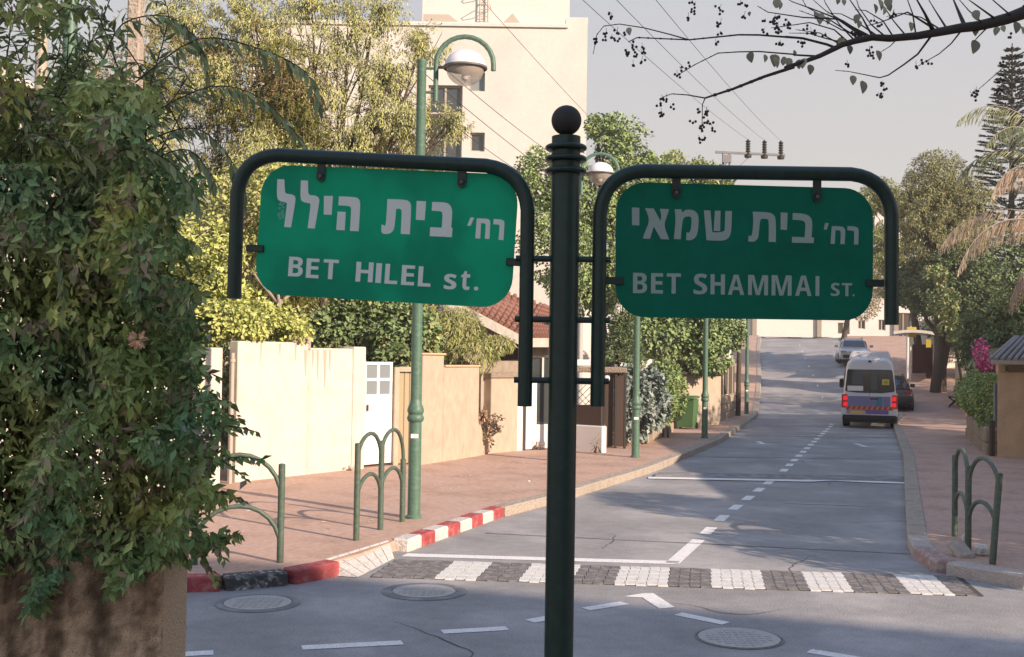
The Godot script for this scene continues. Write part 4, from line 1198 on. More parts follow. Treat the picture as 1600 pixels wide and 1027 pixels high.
	# recess with a built in planter
	t = thing("planter", "cream walled planter in a recess of the wall with a trailing red plant", "planter", Vector3(-0.6, 0.1, -24.7))
	mb = MB.new()
	mb.wall(Vector3(-0.80, 0, -24.2), Vector3(-0.50, 0, -24.95), 0.05, 0.86, 0.16, 0.015)
	put_w("box", mb, M.wall_cream, t)
	mb = MB.new()
	mb.wall(Vector3(-0.98, 0, -24.35), Vector3(-0.68, 0, -25.1), 0.05, 1.95, 0.16, 0.015)
	put_w("back_wall", mb, M.wall_cream, t)
	# wall with dark coping
	t = thing("garden_wall", "cream wall with a dark grey coping just left of the sign post", "wall", Vector3(-0.2, 0.1, -25.4))
	mb = MB.new()
	mb.wall(Vector3(-0.52, 0, -25.0), Vector3(0.08, 0, -25.75), 0.05, 1.78, th, 0.015)
	put_w("panel", mb, M.wall_cream, t)
	mb = MB.new()
	mb.wall(Vector3(-0.55, 0, -24.97), Vector3(0.12, 0, -25.8), 1.78, 1.90, th + 0.08, 0.02)
	put_w("coping", mb, M.stone_dark, t)
	# gate pier, dark pipe and white gate leaf behind the sign post
	t = thing("garden_gate", "white garden gate with a dark wire glass pane behind the sign post", "gate", Vector3(0.5, 0.1, -26.1))
	mb = MB.new()
	mb.wall(Vector3(0.10, 0, -25.78), Vector3(0.24, 0, -25.9), 0.05, 1.72, 0.16, 0.01)
	put_w("jamb", mb, M.white_paint, t)
	mb = MB.new()
	mb.tube([Vector3(0.29, 0.08, -25.86), Vector3(0.29, 1.75, -25.86)], 0.035, 8)
	put_w("post", mb, M.brown, t)
	a = Vector3(0.34, 0, -25.9); b = Vector3(1.24, 0, -26.75)
	u = (b - a).normalized(); w = a.distance_to(b); nrm = u.cross(Vector3.UP); basis = Basis(u, Vector3.UP, nrm)
	mb = MB.new()
	mb.box(a + u * w * 0.5 + Vector3(0, 0.42, 0), Vector3(w, 0.56, 0.05), basis, 0.006)
	mb.box(a + u * 0.17 + Vector3(0, 1.2, 0), Vector3(0.34, 1.0, 0.05), basis, 0.006)
	mb.box(a + u * (w - 0.06) + Vector3(0, 1.2, 0), Vector3(0.12, 1.0, 0.05), basis, 0.006)
	mb.box(a + u * w * 0.5 + Vector3(0, 1.74, 0), Vector3(w, 0.08, 0.05), basis, 0.006)
	put_w("leaf", mb, M.white_paint, t)
	mb = MB.new()
	mb.box(a + u * (0.34 + (w - 0.46) * 0.5) + Vector3(0, 1.2, 0), Vector3(w - 0.46, 1.0, 0.015), basis)
	put_w("pane", mb, M.glass_dark, t)
	# low white wall with a dark screen on it, right of the post
	t = thing("low_wall", "low white wall carrying a dark screen and diamond lattice right of the sign post", "wall", Vector3(1.7, 0.1, -26))
	mb = MB.new()
	mb.wall(Vector3(1.26, 0, -26.3), Vector3(2.14, 0, -25.6), 0.05, 0.72, 0.18, 0.02)
	put_w("base", mb, M.white_paint, t)
	mb = MB.new()
	mb.wall(Vector3(1.28, 0, -26.26), Vector3(2.08, 0, -25.66), 0.72, 1.18, 0.05)
	put_w("screen", mb, M.brown, t)
	mb = MB.new()
	var p0 := Vector3(1.30, 1.19, -26.25); var p1 := Vector3(1.86, 1.19, -25.83)
	for k in range(-3, 5):
		for sgn in [-1.0, 1.0]:
			var s := clampf(k / 4.0, 0.0, 1.0); var e := clampf((k + sgn * 3.0) / 4.0, 0.0, 1.0)
			if absf(s - e) > 0.05:
				mb.tube([p0.lerp(p1, s), p0.lerp(p1, e) + Vector3(0, 0.45 * absf(e - s) / 0.75, 0)], 0.008, 4)
	for e in [[p0, p0 + Vector3(0, 0.48, 0)], [p1, p1 + Vector3(0, 0.48, 0)], [p0 + Vector3(0, 0.48, 0), p1 + Vector3(0, 0.48, 0)]]: mb.tube(e, 0.02, 6)
	put_w("lattice", mb, M.dark, t)
	# dark porch gate and its lintel
	t = thing("porch_gate", "dark metal entrance gate under a narrow canopy, next to the low white wall", "gate", Vector3(2.5, 0.1, -27))
	mb = MB.new()
	mb.box(Vector3(2.0, 1.98, -27.6), Vector3(1.5, 0.13, 1.6), Basis(), 0.02)
	put_w("canopy", mb, M.stone_dark, t)
	mb = MB.new()
	mb.box(Vector3(1.7, 2.14, -27.4), Vector3(1.0, 0.16, 0.2), Basis(), 0.02)
	put_w("lintel", mb, M.white_paint, t)
	for x in [2.22, 2.5, 2.72]:
		mb = MB.new()
		mb.box(Vector3(x, 1.02, -27.0 + (x - 2.2) * 0.3), Vector3(0.06, 1.84, 0.06), Basis(), 0.008)
		put_w("post", mb, M.dark, t)
	for k in 2:
		mb = MB.new()
		mb.box(Vector3(2.36 + k * 0.25, 1.0, -27.02 - k * 0.06), Vector3(0.2, 1.7, 0.03))
		put_w("panel", mb, M.brown, t)
	mb = MB.new()
	mb.lathe([Vector2(0.0, -0.05), Vector2(0.06, -0.04), Vector2(0.08, 0.02), Vector2(0.06, 0.08), Vector2(0, 0.1)], Transform3D(Basis(), Vector3(2.28, 1.76, -26.9)), 12)
	put_w("gate_lamp", mb, M.white_gloss, t)
	# stone kerb of the hedge: separate blocks
	t = thing("stone_edging", "rough stone edging below the dark shrubs, between two green lamp posts", "edging", Vector3(3.6, 0.1, -30))
	var line := [Vector3(2.95, 0, -27.6), Vector3(3.5, 0, -29.2), Vector3(4.2, 0, -31.5), Vector3(4.75, 0, -33.6)]
	var d := 0.0
	while d < long(line) - 0.3:
		mb = MB.new()
		var h := rng.randf_range(0.42, 0.62)
		mb.wall(walk(line, d), walk(line, d + rng.randf_range(0.36, 0.42)), 0.05, h + 0.12, rng.randf_range(0.2, 0.28), 0.05)
		put_w("stone", mb, M.stone if rng.randf() < 0.6 else M.stone_dark, t)
		d += 0.44
	# cream utility wall with an air vent
	t = thing("utility_wall", "cream end wall with a barred vent behind the green wheelie bin", "wall", Vector3(6.2, 0.1, -37))
	a = Vector3(5.0, 0.05, -35.2); b = Vector3(7.0, 0.05, -37.6)
	u = (b - a).normalized(); w = a.distance_to(b)
	mb = MB.new()
	facade(mb, a, u, w, 1.75, [[0.14, 1.12, 0.75, 1.5]], 0.1)
	mb.box(a + u * w * 0.5 - u.cross(Vector3.UP) * 0.16 + Vector3(0, 0.87, 0), Vector3(w, 1.74, 0.1), Basis(u, Vector3.UP, u.cross(Vector3.UP)))
	put_w("panel", mb, M.wall_cream, t)
	window(t, a, u, [0.14, 1.12, 0.75, 1.5], 0.1, M.shutter, M.dark, 5, 1, 0.035)
	mb = MB.new()
	mb.wall(a - u * 0.1, b + u * 0.1, 1.8, 1.86, 0.4, 0.01)
	put_w("coping", mb, M.brown, t)
	# stone wall with a metal fence up to the pole
	t = thing("stone_wall", "low tan stone wall carrying a dark sheet fence farther up the left pavement", "wall", Vector3(8, 0.1, -42))
	line = [Vector3(7.25, 0, -39.6), Vector3(7.9, 0, -41.6), Vector3(8.55, 0, -43.6)]
	for row in 3:
		d = 0.2 * (row % 2)
		while d < long(line) - 0.2:
			mb = MB.new()
			var e := minf(d + rng.randf_range(0.4, 0.55), long(line))
			mb.wall(walk(line, d), walk(line, e - 0.02), 0.08 + row * 0.3, 0.37 + row * 0.3, 0.3 + rng.randf_range(0.0, 0.05), 0.03)
			put_w("stone", mb, M.stone, t)
			d = e
	for k in 6:
		mb = MB.new()
		var s := walk(line, k * 0.8); var e := walk(line, k * 0.8 + 0.76)
		mb.wall(s, e, 1.0, 2.05, 0.04)
		put_w("fence_sheet", mb, M.bark, t)
	for k in 4:
		mb = MB.new()
		var s := walk(line, k * 1.36)
		mb.box(Vector3(s.x, 1.25, s.z), Vector3(0.08, 2.5, 0.08), Basis(), 0.01)
		put_w("post", mb, M.shutter, t)
	# meter cabinets on posts
	for k in 2:
		t = thing("meter_cabinet", ["larger pale meter cabinet on a post, nearer the thin dark pole", "smaller pale meter cabinet on a post beside the leaves"][k], "cabinet", Vector3(8.0 - k * 0.5, 0.12, -42.2), 0.0, "meter cabinets by the stone wall")
		mb = MB.new()
		mb.box(Vector3(0, 1.4, 0), Vector3(0.16 - k * 0.06, 2.8, 0.16 - k * 0.06), Basis(), 0.01)
		put("post", mb, M.white_paint, t)
		mb = MB.new()
		mb.box(Vector3(-0.1, 3.25 - k * 0.05, 0.12), Vector3(0.42 - k * 0.12, 0.52, 0.2), Basis(), 0.02)
		put("box", mb, M.wall_cream, t)

# ------------------------------------------------------------------ right side of the road
func right_side() -> void:
	# shed with a corrugated roof
	var t := thing("garden_shed", "tan walled garden building with a grey corrugated roof at the right edge", "shed", Vector3(12.5, 0.1, -27))
	var mb := MB.new()
	var lie := Transform3D(Basis(Vector3.RIGHT, -PI * 0.5), Vector3.ZERO)
	mb.prism(PackedVector2Array([Vector2(11.22, 26.0), Vector2(17.5, 26.0), Vector2(19.0, 29.6), Vector2(12.95, 29.6)]), 0.05, 2.08, lie)
	mb.prism(PackedVector2Array([Vector2(11.6, 26.3), Vector2(17.3, 26.3), Vector2(18.7, 29.4), Vector2(13.1, 29.4)]), 2.08, 2.38, lie)
	put_w("wall", mb, M.wall_tan, t)
	mb = MB.new()
	block(mb, 11.26, 11.42, 2.08, 2.32, -26.03, -26.2, 0.01)
	put_w("pillar", mb, M.wall_tan, t)
	mb = MB.new()
	var a := Vector3(10.95, 2.36, -25.7); var b := Vector3(17.9, 2.36, -25.7); var c := Vector3(18.2, 2.92, -27.6); var d := Vector3(12.35, 2.92, -27.6)
	mb.quad(a, b, c, d, Vector3(0, 1, 1))
	for i in 46:
		var s := (i + 0.5) / 46.0
		mb.tube([a.lerp(b, s) + Vector3(0, 0.02, 0.04), d.lerp(c, s) + Vector3(0, 0.02, 0)], 0.05, 6)
	var e := Vector3(12.75, 2.36, -29.7)
	mb.quad(a, d, d + Vector3(0.3, 0, -0.6), e, Vector3(-1, 1, 0))
	for i in 22:
		var s := (i + 0.5) / 22.0
		mb.tube([a.lerp(e, s) + Vector3(-0.03, 0.02, 0), d.lerp(d + Vector3(0.3, 0, -0.6), s) + Vector3(0, 0.02, 0)], 0.05, 6)
	put_w("roof", mb, M.corrugated, t)
	mb = MB.new()
	mb.bar(a + Vector3(0, -0.05, 0.02), b + Vector3(0, -0.05, 0.02), 0.05, 0.09)
	put_w("fascia", mb, M.shutter, t)
	# stone retaining wall with its hedge
	t = thing("stone_wall", "low rough stone wall under the bright hedge on the right pavement", "wall", Vector3(12.6, 0.1, -30))
	var line := [Vector3(11.35, 0, -26.6), Vector3(12.5, 0, -30.0), Vector3(13.75, 0, -33.6)]
	for row in 2:
		var x := 0.0
		while x < long(line) - 0.2:
			mb = MB.new()
			var y := minf(x + rng.randf_range(0.35, 0.6), long(line))
			mb.wall(walk(line, x) , walk(line, y - 0.02), 0.06 + row * 0.33, 0.4 + row * rng.randf_range(0.3, 0.42), 0.3 + rng.randf_range(0, 0.08), 0.05)
			put_w("stone", mb, M.stone, t)
			x = y
	mb = MB.new()
	mb.box(Vector3(13.8, 0.75, -33.85), Vector3(0.14, 1.5, 0.14), Basis(), 0.01)
	mb.box(Vector3(11.25, 0.5, -26.35), Vector3(0.1, 0.9, 0.1), Basis(), 0.01)
	put_w("post", mb, M.bark, t)
	t = thing("board", "narrow blue and white upright board at the end of the hedge by the shed", "board", Vector3(11.5, 0.7, -26.7))
	mb = MB.new()
	mb.box(Vector3(0, 0.55, 0), Vector3(0.14, 1.1, 0.06), Basis(Vector3.UP, 0.3), 0.008)
	put("panel", mb, M.glass_grey, t)
	# tan wall farther on, past the driveway
	t = thing("garden_wall", "low tan wall beyond the driveway on the right, behind the dark folded bench", "wall", on(19.5, -47.5))
	mb = MB.new()
	mb.wall(on(17.3, -42.0), on(18.9, -47.2), 0.1, 1.75, 0.25, 0.02)
	put_w("panel", mb, M.wall_tan, t)
	mb = MB.new()
	mb.wall(on(18.9, -47.2), on(20.3, -51.2), 0.2, 2.4, 0.25, 0.02)
	put_w("panel", mb, M.wall_cream, t)
	t = thing("bench", "small dark brown wooden bench standing by the low tan wall", "bench", on(18.4, -47.4, 0.12), ROAD_YAW)
	mb = MB.new()
	for k in 3: mb.box(Vector3(0.05 + k * 0.13, 0.42, 0), Vector3(0.11, 0.04, 1.0), Basis(), 0.006)
	put("seat", mb, M.brown, t)
	mb = MB.new()
	for k in 2: mb.box(Vector3(0.46 + k * 0.03, 0.62 + k * 0.2, 0), Vector3(0.04, 0.14, 1.0), Basis(Vector3.BACK, -0.15), 0.006)
	put("backrest", mb, M.brown, t)
	for z in [-0.42, 0.42]:
		mb = MB.new()
		mb.bar(Vector3(0.0, 0, z), Vector3(0.45, 0.42, z), 0.05, 0.05)
		mb.bar(Vector3(0.5, 0, z), Vector3(0.02, 0.4, z), 0.05, 0.05)
		mb.bar(Vector3(0.42, 0.4, z), Vector3(0.52, 0.95, z), 0.05, 0.05)
		put("leg", mb, M.brown, t)
	# house behind the right pavement, outside the photograph
	t = thing("corner_house", "tan house behind the right pavement, outside the photograph", "house", Vector3(16, 0, -18))
	mb = MB.new()
	block(mb, 12.6, 22.0, 0.05, 4.6, -7.8, -25.3)
	put_w("wall", mb, M.wall_tan, t)
	mb = MB.new()
	for s in [[Vector3(12.0, 4.55, -7.2), Vector3(22.6, 4.55, -7.2), Vector3(18.5, 5.9, -16.5), Vector3(16.0, 5.9, -16.5)], [Vector3(12.0, 4.55, -25.8), Vector3(22.6, 4.55, -25.8), Vector3(18.5, 5.9, -16.5), Vector3(16.0, 5.9, -16.5)], [Vector3(12.0, 4.55, -7.2), Vector3(12.0, 4.55, -25.8), Vector3(16.0, 5.9, -16.5), Vector3(16.0, 5.9, -16.5)], [Vector3(22.6, 4.55, -7.2), Vector3(22.6, 4.55, -25.8), Vector3(18.5, 5.9, -16.5), Vector3(18.5, 5.9, -16.5)]]:
		mb.quad(s[0], s[1], s[2], s[3], Vector3.UP)
	put_w("roof", mb, M.tile_red, t)

# ------------------------------------------------------------------ the far end of the road
func far_end() -> void:
	var y := 4.07
	var t := thing("end_wall", "long cream wall with gates and windows closing the far end of the road", "wall", Vector3(22, y, -94))
	var mb := MB.new()
	var o := Vector3(6.0, y, -94.0)
	var wins := [[21.2, 0.55, 22.2, 1.5], [22.9, 1.0, 23.5, 1.7], [24.6, 0.9, 25.2, 1.8], [26.0, 0.25, 27.4, 2.4], [28.2, 1.0, 30.0, 1.9], [12.6, 0.1, 14.3, 2.3], [8.0, 1.0, 9.0, 2.0]]
	facade(mb, o, Vector3.RIGHT, 40.0, 3.4, wins, 0.2)
	mb.box(Vector3(26, y + 1.69, -95.2), Vector3(40, 3.38, 1.6))
	put_w("panel", mb, M.building, t)
	for i in wins.size():
		window(t, o, Vector3.RIGHT, wins[i], 0.2, M.white_paint if i == 5 else M.shutter, M.white_paint if i == 5 else M.bark, 2, 1, 0.07)
	for x in [20.2, 25.6, 32.0]:
		mb = MB.new()
		mb.box(Vector3(x, y + 1.75, -93.9), Vector3(0.4, 3.5, 0.3), Basis(), 0.02)
		put_w("pier", mb, M.bark_pale, t)
	mb = MB.new()
	block(mb, 0.0, 45.0, y - 0.3, y + 0.13, -92.0, -93.99)
	struct("far_pavement", mb, M.concrete)
	var far := Node3D.new()
	far.name = "far_kerb"
	add_child(far)
	far.set_meta("kind", "structure")
	for k in 24:
		mb = MB.new()
		block(mb, 4.0 + k * 1.6, 5.58 + k * 1.6, y - 0.2, y + 0.15, -91.75, -92.02, 0.02)
		put("kerb_stone", mb, M.kerb_white if k % 2 == 0 else M.concrete, far)
	# bus shelter with its yellow stop sign
	var p := on(20.4, -57.0, 0.12)
	t = thing("bus_shelter", "bus shelter with a white arched roof and a dark red panel on the right pavement", "bus shelter", p, ROAD_YAW)
	mb = MB.new()
	var prev := Vector3()
	var arc := []
	for k in 9:
		var s := k / 8.0
		arc.append(Vector3(-1.0 + s * 2.2, 2.08 + 0.30 * sin(PI * (0.25 + s * 0.62)), 0))
	for k in 8:
		for z in [[-1.9, 1.9]]:
			var q0: Vector3 = arc[k]; var q1: Vector3 = arc[k + 1]
			mb.quad(q0 + Vector3(0, 0, z[0]), q1 + Vector3(0, 0, z[0]), q1 + Vector3(0, 0, z[1]), q0 + Vector3(0, 0, z[1]), Vector3.UP)
			for e in [z[0], z[1]]: mb.bar(q0 + Vector3(0, -0.04, e), q1 + Vector3(0, -0.04, e), 0.06, 0.14)
	put("roof", mb, M.white_paint, t)
	for z in [-1.7, 1.7]:
		for x in [-0.35, 0.95]:
			mb = MB.new()
			mb.tube([Vector3(x, 0, z), Vector3(x, 2.2, z)], 0.05, 8)
			put("post", mb, M.white_paint, t)
	mb = MB.new()
	mb.box(Vector3(0.98, 1.05, 0), Vector3(0.04, 1.7, 3.3))
	put("back_panel", mb, M.maroon, t)
	mb = MB.new()
	mb.box(Vector3(0.4, 1.0, -1.72), Vector3(1.0, 1.5, 0.03))
	put("side_panel", mb, M.maroon, t)
	mb = MB.new()
	mb.box(Vector3(0.7, 0.45, 0), Vector3(0.4, 0.06, 2.4), Basis(), 0.01)
	for z in [-0.9, 0.9]: mb.box(Vector3(0.7, 0.22, z), Vector3(0.3, 0.44, 0.06))
	put("seat", mb, M.brown, t)
	mb = MB.new()
	mb.box(Vector3(0.62, 1.75, 1.75), Vector3(0.24, 0.4, 0.03))
	put("notice", mb, M.yellow, t)
	t = thing("bus_stop_sign", "square yellow bus stop sign on a thin white pole above the shelter", "sign", on(19.9, -56.2, 0.12), ROAD_YAW)
	mb = MB.new()
	mb.tube([Vector3.ZERO, Vector3(0, 2.7, 0)], 0.035, 8)
	put("pole", mb, M.white_paint, t)
	mb = MB.new()
	mb.box(Vector3(0.05, 2.42, 0.05), Vector3(0.44, 0.5, 0.04), Basis(), 0.01)
	put("plate", mb, M.yellow, t)
	mb = MB.new()
	mb.box(Vector3(0.05, 2.46, 0.075), Vector3(0.26, 0.16, 0.012))
	put("emblem", mb, M.dark_yellow, t)
	# pale booth beyond the shelter
	t = thing("kiosk", "sunlit pale yellow wall end seen beyond the bus shelter", "wall", on(23.2, -62.0))
	mb = MB.new()
	mb.box(Vector3(0, 1.3, 0), Vector3(1.6, 2.6, 2.0), Basis(Vector3.UP, 0.3), 0.02)
	put("panel", mb, M.wall_white, t)
	# utility pole with a cross arm and three insulators
	t = thing("utility_pole", "grey utility pole with a cross arm and three dark insulators against the sky", "utility pole", on(8.5, -45.0), 0.0)
	mb = MB.new()
	for x in [-0.13, 0.13]: mb.tube([Vector3(x, 0, 0), Vector3(x, 10.55, 0)], 0.05, 6)
	for k in 12: mb.bar(Vector3(-0.13, 5.0 + k * 0.45, 0), Vector3(0.13, 5.4 + k * 0.45, 0), 0.03, 0.03)
	put("mast", mb, M.grey_metal, t)
	mb = MB.new()
	mb.bar(Vector3(-0.45, 10.58, 0), Vector3(2.35, 10.50, 0), 0.09, 0.09)
	mb.bar(Vector3(0.1, 9.6, 0), Vector3(1.0, 10.5, 0), 0.03, 0.03)
	put("cross_arm", mb, M.grey_metal, t)
	mb = MB.new()
	mb.box(Vector3(0.0, 10.3, 0.1), Vector3(0.34, 0.3, 0.1))
	put("switch_box", mb, M.grey_metal, t)
	for k in 3:
		mb = MB.new()
		var prof := [Vector2(0.0, -0.12), Vector2(0.14, -0.1), Vector2(0.15, 0.0), Vector2(0.05, 0.08)]
		for j in 5: prof += [Vector2(0.10, 0.14 + j * 0.1), Vector2(0.10, 0.17 + j * 0.1), Vector2(0.05, 0.2 + j * 0.1)]
		prof.append(Vector2(0.0, 0.66))
		mb.lathe(prof, Transform3D(Basis(), Vector3(0.86 + k * 0.66, 10.48 - k * 0.02, 0)), 10)
		put("insulator", mb, M.dark, t)
	# dark thin pole by the meter cabinets
	t = thing("utility_pole", "thin dark brown pole rising beside the meter cabinets", "utility pole", Vector3(8.75, 0.1, -43.4))
	mb = MB.new()
	mb.tube([Vector3.ZERO, Vector3(0.05, 6.2, 0)], [0.10, 0.08], 8)
	put("pole", mb, M.bark, t)
	mb = MB.new()
	mb.lathe([Vector2(0.0, 6.2), Vector2(0.09, 6.2), Vector2(0.09, 6.3), Vector2(0.0, 6.32)], Transform3D(), 8)
	put("cap", mb, M.dark, t)

# ------------------------------------------------------------------ lamps
func lamp(label: String, at: Vector3, collar: float, size: float) -> Node3D:
	var t := thing("street_lamp", label, "street lamp", at, 0.0, "green street lamps along the left pavement")
	var mb := MB.new()
	mb.lathe([Vector2(0.105, -0.02), Vector2(0.105, 0.03), Vector2(0.085, 0.05), Vector2(0.082, collar - 0.1)], Transform3D(), 20)
	put("foot", mb, M.lamp_green, t)
	mb = MB.new()
	var c := collar
	mb.lathe([Vector2(0.082, c - 0.1), Vector2(0.10, c - 0.09), Vector2(0.115, c - 0.05), Vector2(0.10, c - 0.01), Vector2(0.092, c), Vector2(0.10, c + 0.01), Vector2(0.112, c + 0.05), Vector2(0.10, c + 0.10), Vector2(0.078, c + 0.14), Vector2(0.072, c + 0.2)], Transform3D(), 20)
	put("collar", mb, M.lamp_green, t)
	mb = MB.new()
	mb.lathe([Vector2(0.072, c + 0.2), Vector2(0.062, 6.02 * size), Vector2(0.066, 6.03 * size), Vector2(0.066, 6.05 * size), Vector2(0.0, 6.06 * size)], Transform3D(), 16)
	put("pole", mb, M.lamp_green, t)
	mb = MB.new()
	mb.box(Vector3(0, c - 0.28, 0.083), Vector3(0.10, 0.055, 0.006))
	put("sticker", mb, M.white_paint, t)
	mb = MB.new()
	var path := [Vector3(0.19, 5.50 * size, 0), Vector3(0.19, 6.0 * size, 0)]
	for k in 13:
		var a := PI - PI * k / 12.0
		path.append(Vector3(0.57 + cos(a) * 0.38, 6.0 * size + sin(a) * 0.37, 0))
	path.append(Vector3(0.95, 5.92 * size, 0))
	mb.tube(path, 0.034, 10)
	put("arch", mb, M.lamp_green, t)
	for y in [5.62, 5.94]:
		mb = MB.new()
		mb.tube([Vector3(0.0, y * size, 0), Vector3(0.21, y * size, 0)], 0.02, 8)
		put("bracket", mb, M.lamp_green, t)
	var hub := Transform3D(Basis(), Vector3(0.575, 5.965 * size, 0))
	mb = MB.new()
	var dome := []
	for k in 9: dome.append(Vector2(cos(k * PI / 16.0) * 0.275, sin(k * PI / 16.0) * 0.225))
	mb.lathe(dome, hub, 24)
	put("shade", mb, M.white_gloss, t)
	mb = MB.new()
	mb.lathe([Vector2(0.27, -0.03), Vector2(0.295, -0.025), Vector2(0.295, 0.0), Vector2(0.27, 0.004)], hub, 24)
	mb.lathe([Vector2(0.0, -0.005), Vector2(0.27, -0.005)], hub, 24)
	mb.tube([Vector3(0.19, 5.955 * size, 0), Vector3(0.3, 5.955 * size, 0)], 0.022, 8)
	put("rim", mb, M.steel_worn, t)
	mb = MB.new()
	var bowl := []
	for k in 9: bowl.append(Vector2(sin(k * PI / 16.0) * 0.25 + 0.0, -0.03 - cos(k * PI / 16.0) * 0.22))
	mb.lathe(bowl, hub, 24)
	put("bowl", mb, M.bowl, t)
	mb = MB.new()
	mb.lathe([Vector2(0.0, -0.2), Vector2(0.045, -0.17), Vector2(0.05, -0.08), Vector2(0.03, -0.03), Vector2(0.0, -0.03)], hub, 10)
	put("bulb", mb, M.white_paint, t)
	return t

func lamps() -> void:
	lamp("green street lamp in full view with white dome lamp head, nearest on the left pavement", Vector3(-1.25, 0.12, -14.83), 1.36, 1.0)
	lamp("street lamp mostly hidden by the sign post, its dome showing beside the post top", Vector3(1.20, 0.12, -23.19), 1.1, 1.0)
	lamp("green lamp post by the dark shrubs whose sunlit top goes behind the right sign plate", Vector3(2.72, 0.12, -24.49), 1.13, 0.93)
	lamp("green lamp post near the wheelie bin, third along the left pavement", Vector3(5.31, 0.12, -30.84), 1.1, 0.95)
	lamp("thin far green lamp post at the edge of the road, farthest on the left", Vector3(9.35, 0.15, -44.73), 1.2, 0.95)

# ------------------------------------------------------------------ arched pedestrian railings
func arc(a: Vector3, b: Vector3, ya: float, peak: float, yb: float) -> Array:
	var r := []
	for k in 13:
		var s := k / 12.0
		var ang := PI * s
		var x := 0.5 - 0.5 * cos(ang)
		var y := lerpf(ya, yb, x) + (peak - lerpf(ya, yb, x)) * sin(ang)
		var p := a.lerp(b, x)
		r.append(Vector3(p.x, y, p.z))
	return r

func rail_post(t: Node3D, p: Vector3, h: float, lean := Vector3.ZERO) -> void:
	var mb := MB.new()
	mb.tube([p - Vector3(0, 0.05, 0), p + Vector3(0, h * 0.5, 0) + lean * 0.5, p + Vector3(0, h, 0) + lean], 0.036, 12)
	mb.lathe([Vector2(0.036, h - 0.004), Vector2(0.02, h + 0.006), Vector2(0.0, h + 0.008)], Transform3D(Basis(), p + lean), 12)
	put_w("post", mb, M.rail_green, t)

func rail_arch(t: Node3D, path: Array) -> void:
	var mb := MB.new()
	mb.tube(path, 0.024, 10)
	put_w("arch", mb, M.rail_green, t)

func railings() -> void:
	var y := 0.12
	var t := thing("arched_railing", "green arched railing of three uprights in front of the tall street lamp", "railing", Vector3(-1.58, y, -13.8), 0.0, "green arched pedestrian railings")
	var p := [Vector3(-1.75, y, -12.98), Vector3(-1.57, y, -13.81), Vector3(-1.37, y, -14.5)]
	rail_post(t, p[0], 1.11); rail_post(t, p[1], 1.08); rail_post(t, p[2], 0.8)
	for k in 2:
		rail_arch(t, arc(p[k], p[k + 1], y + 0.92, y + 1.20, y + 0.8))
		rail_arch(t, arc(p[k], p[k + 1], y + 0.46, y + 0.72, y + 0.36))
	t = thing("arched_railing", "green arched railing half hidden by the climbing shrub, behind the red and black kerb", "railing", Vector3(-2.7, y, -11.45), 0.0, "green arched pedestrian railings")
	p = [Vector3(-3.15, y, -11.35), Vector3(-2.33, y, -11.55)]
	rail_post(t, p[0], 1.0); rail_post(t, p[1], 1.0)
	rail_arch(t, arc(p[0], p[1], y + 0.66, y + 1.10, y + 0.64))
	rail_arch(t, arc(p[0], p[1], y + 0.2, y + 0.58, y + 0.14))
	t = thing("arched_railing", "dark green arched railing with a leaning post on the right pavement", "railing", Vector3(5.25, y, -12.5), 0.0, "green arched pedestrian railings")
	p = [Vector3(5.17, y, -12.09), Vector3(5.20, y, -12.80), Vector3(5.52, y, -14.0)]
	rail_post(t, p[0], 0.97, Vector3(0.075, 0, 0.0)); rail_post(t, p[1], 0.98); rail_post(t, p[2], 1.0)
	rail_arch(t, arc(p[0] + Vector3(0.07, 0, 0), p[1], y + 0.78, y + 1.10, y + 0.7))
	rail_arch(t, arc(p[0] + Vector3(0.04, 0, 0), p[1], y + 0.36, y + 0.62, y + 0.3))
	rail_arch(t, arc(p[1], p[2], y + 0.75, y + 1.12, y + 0.75))
	rail_arch(t, arc(p[1], p[2], y + 0.3, y + 0.60, y + 0.3))

# ------------------------------------------------------------------ trees and shrubs
func L(c: Array, r: Array) -> Array:
	return [Vector3(c[0], c[1], c[2]), Vector3(r[0], r[1], r[2])]

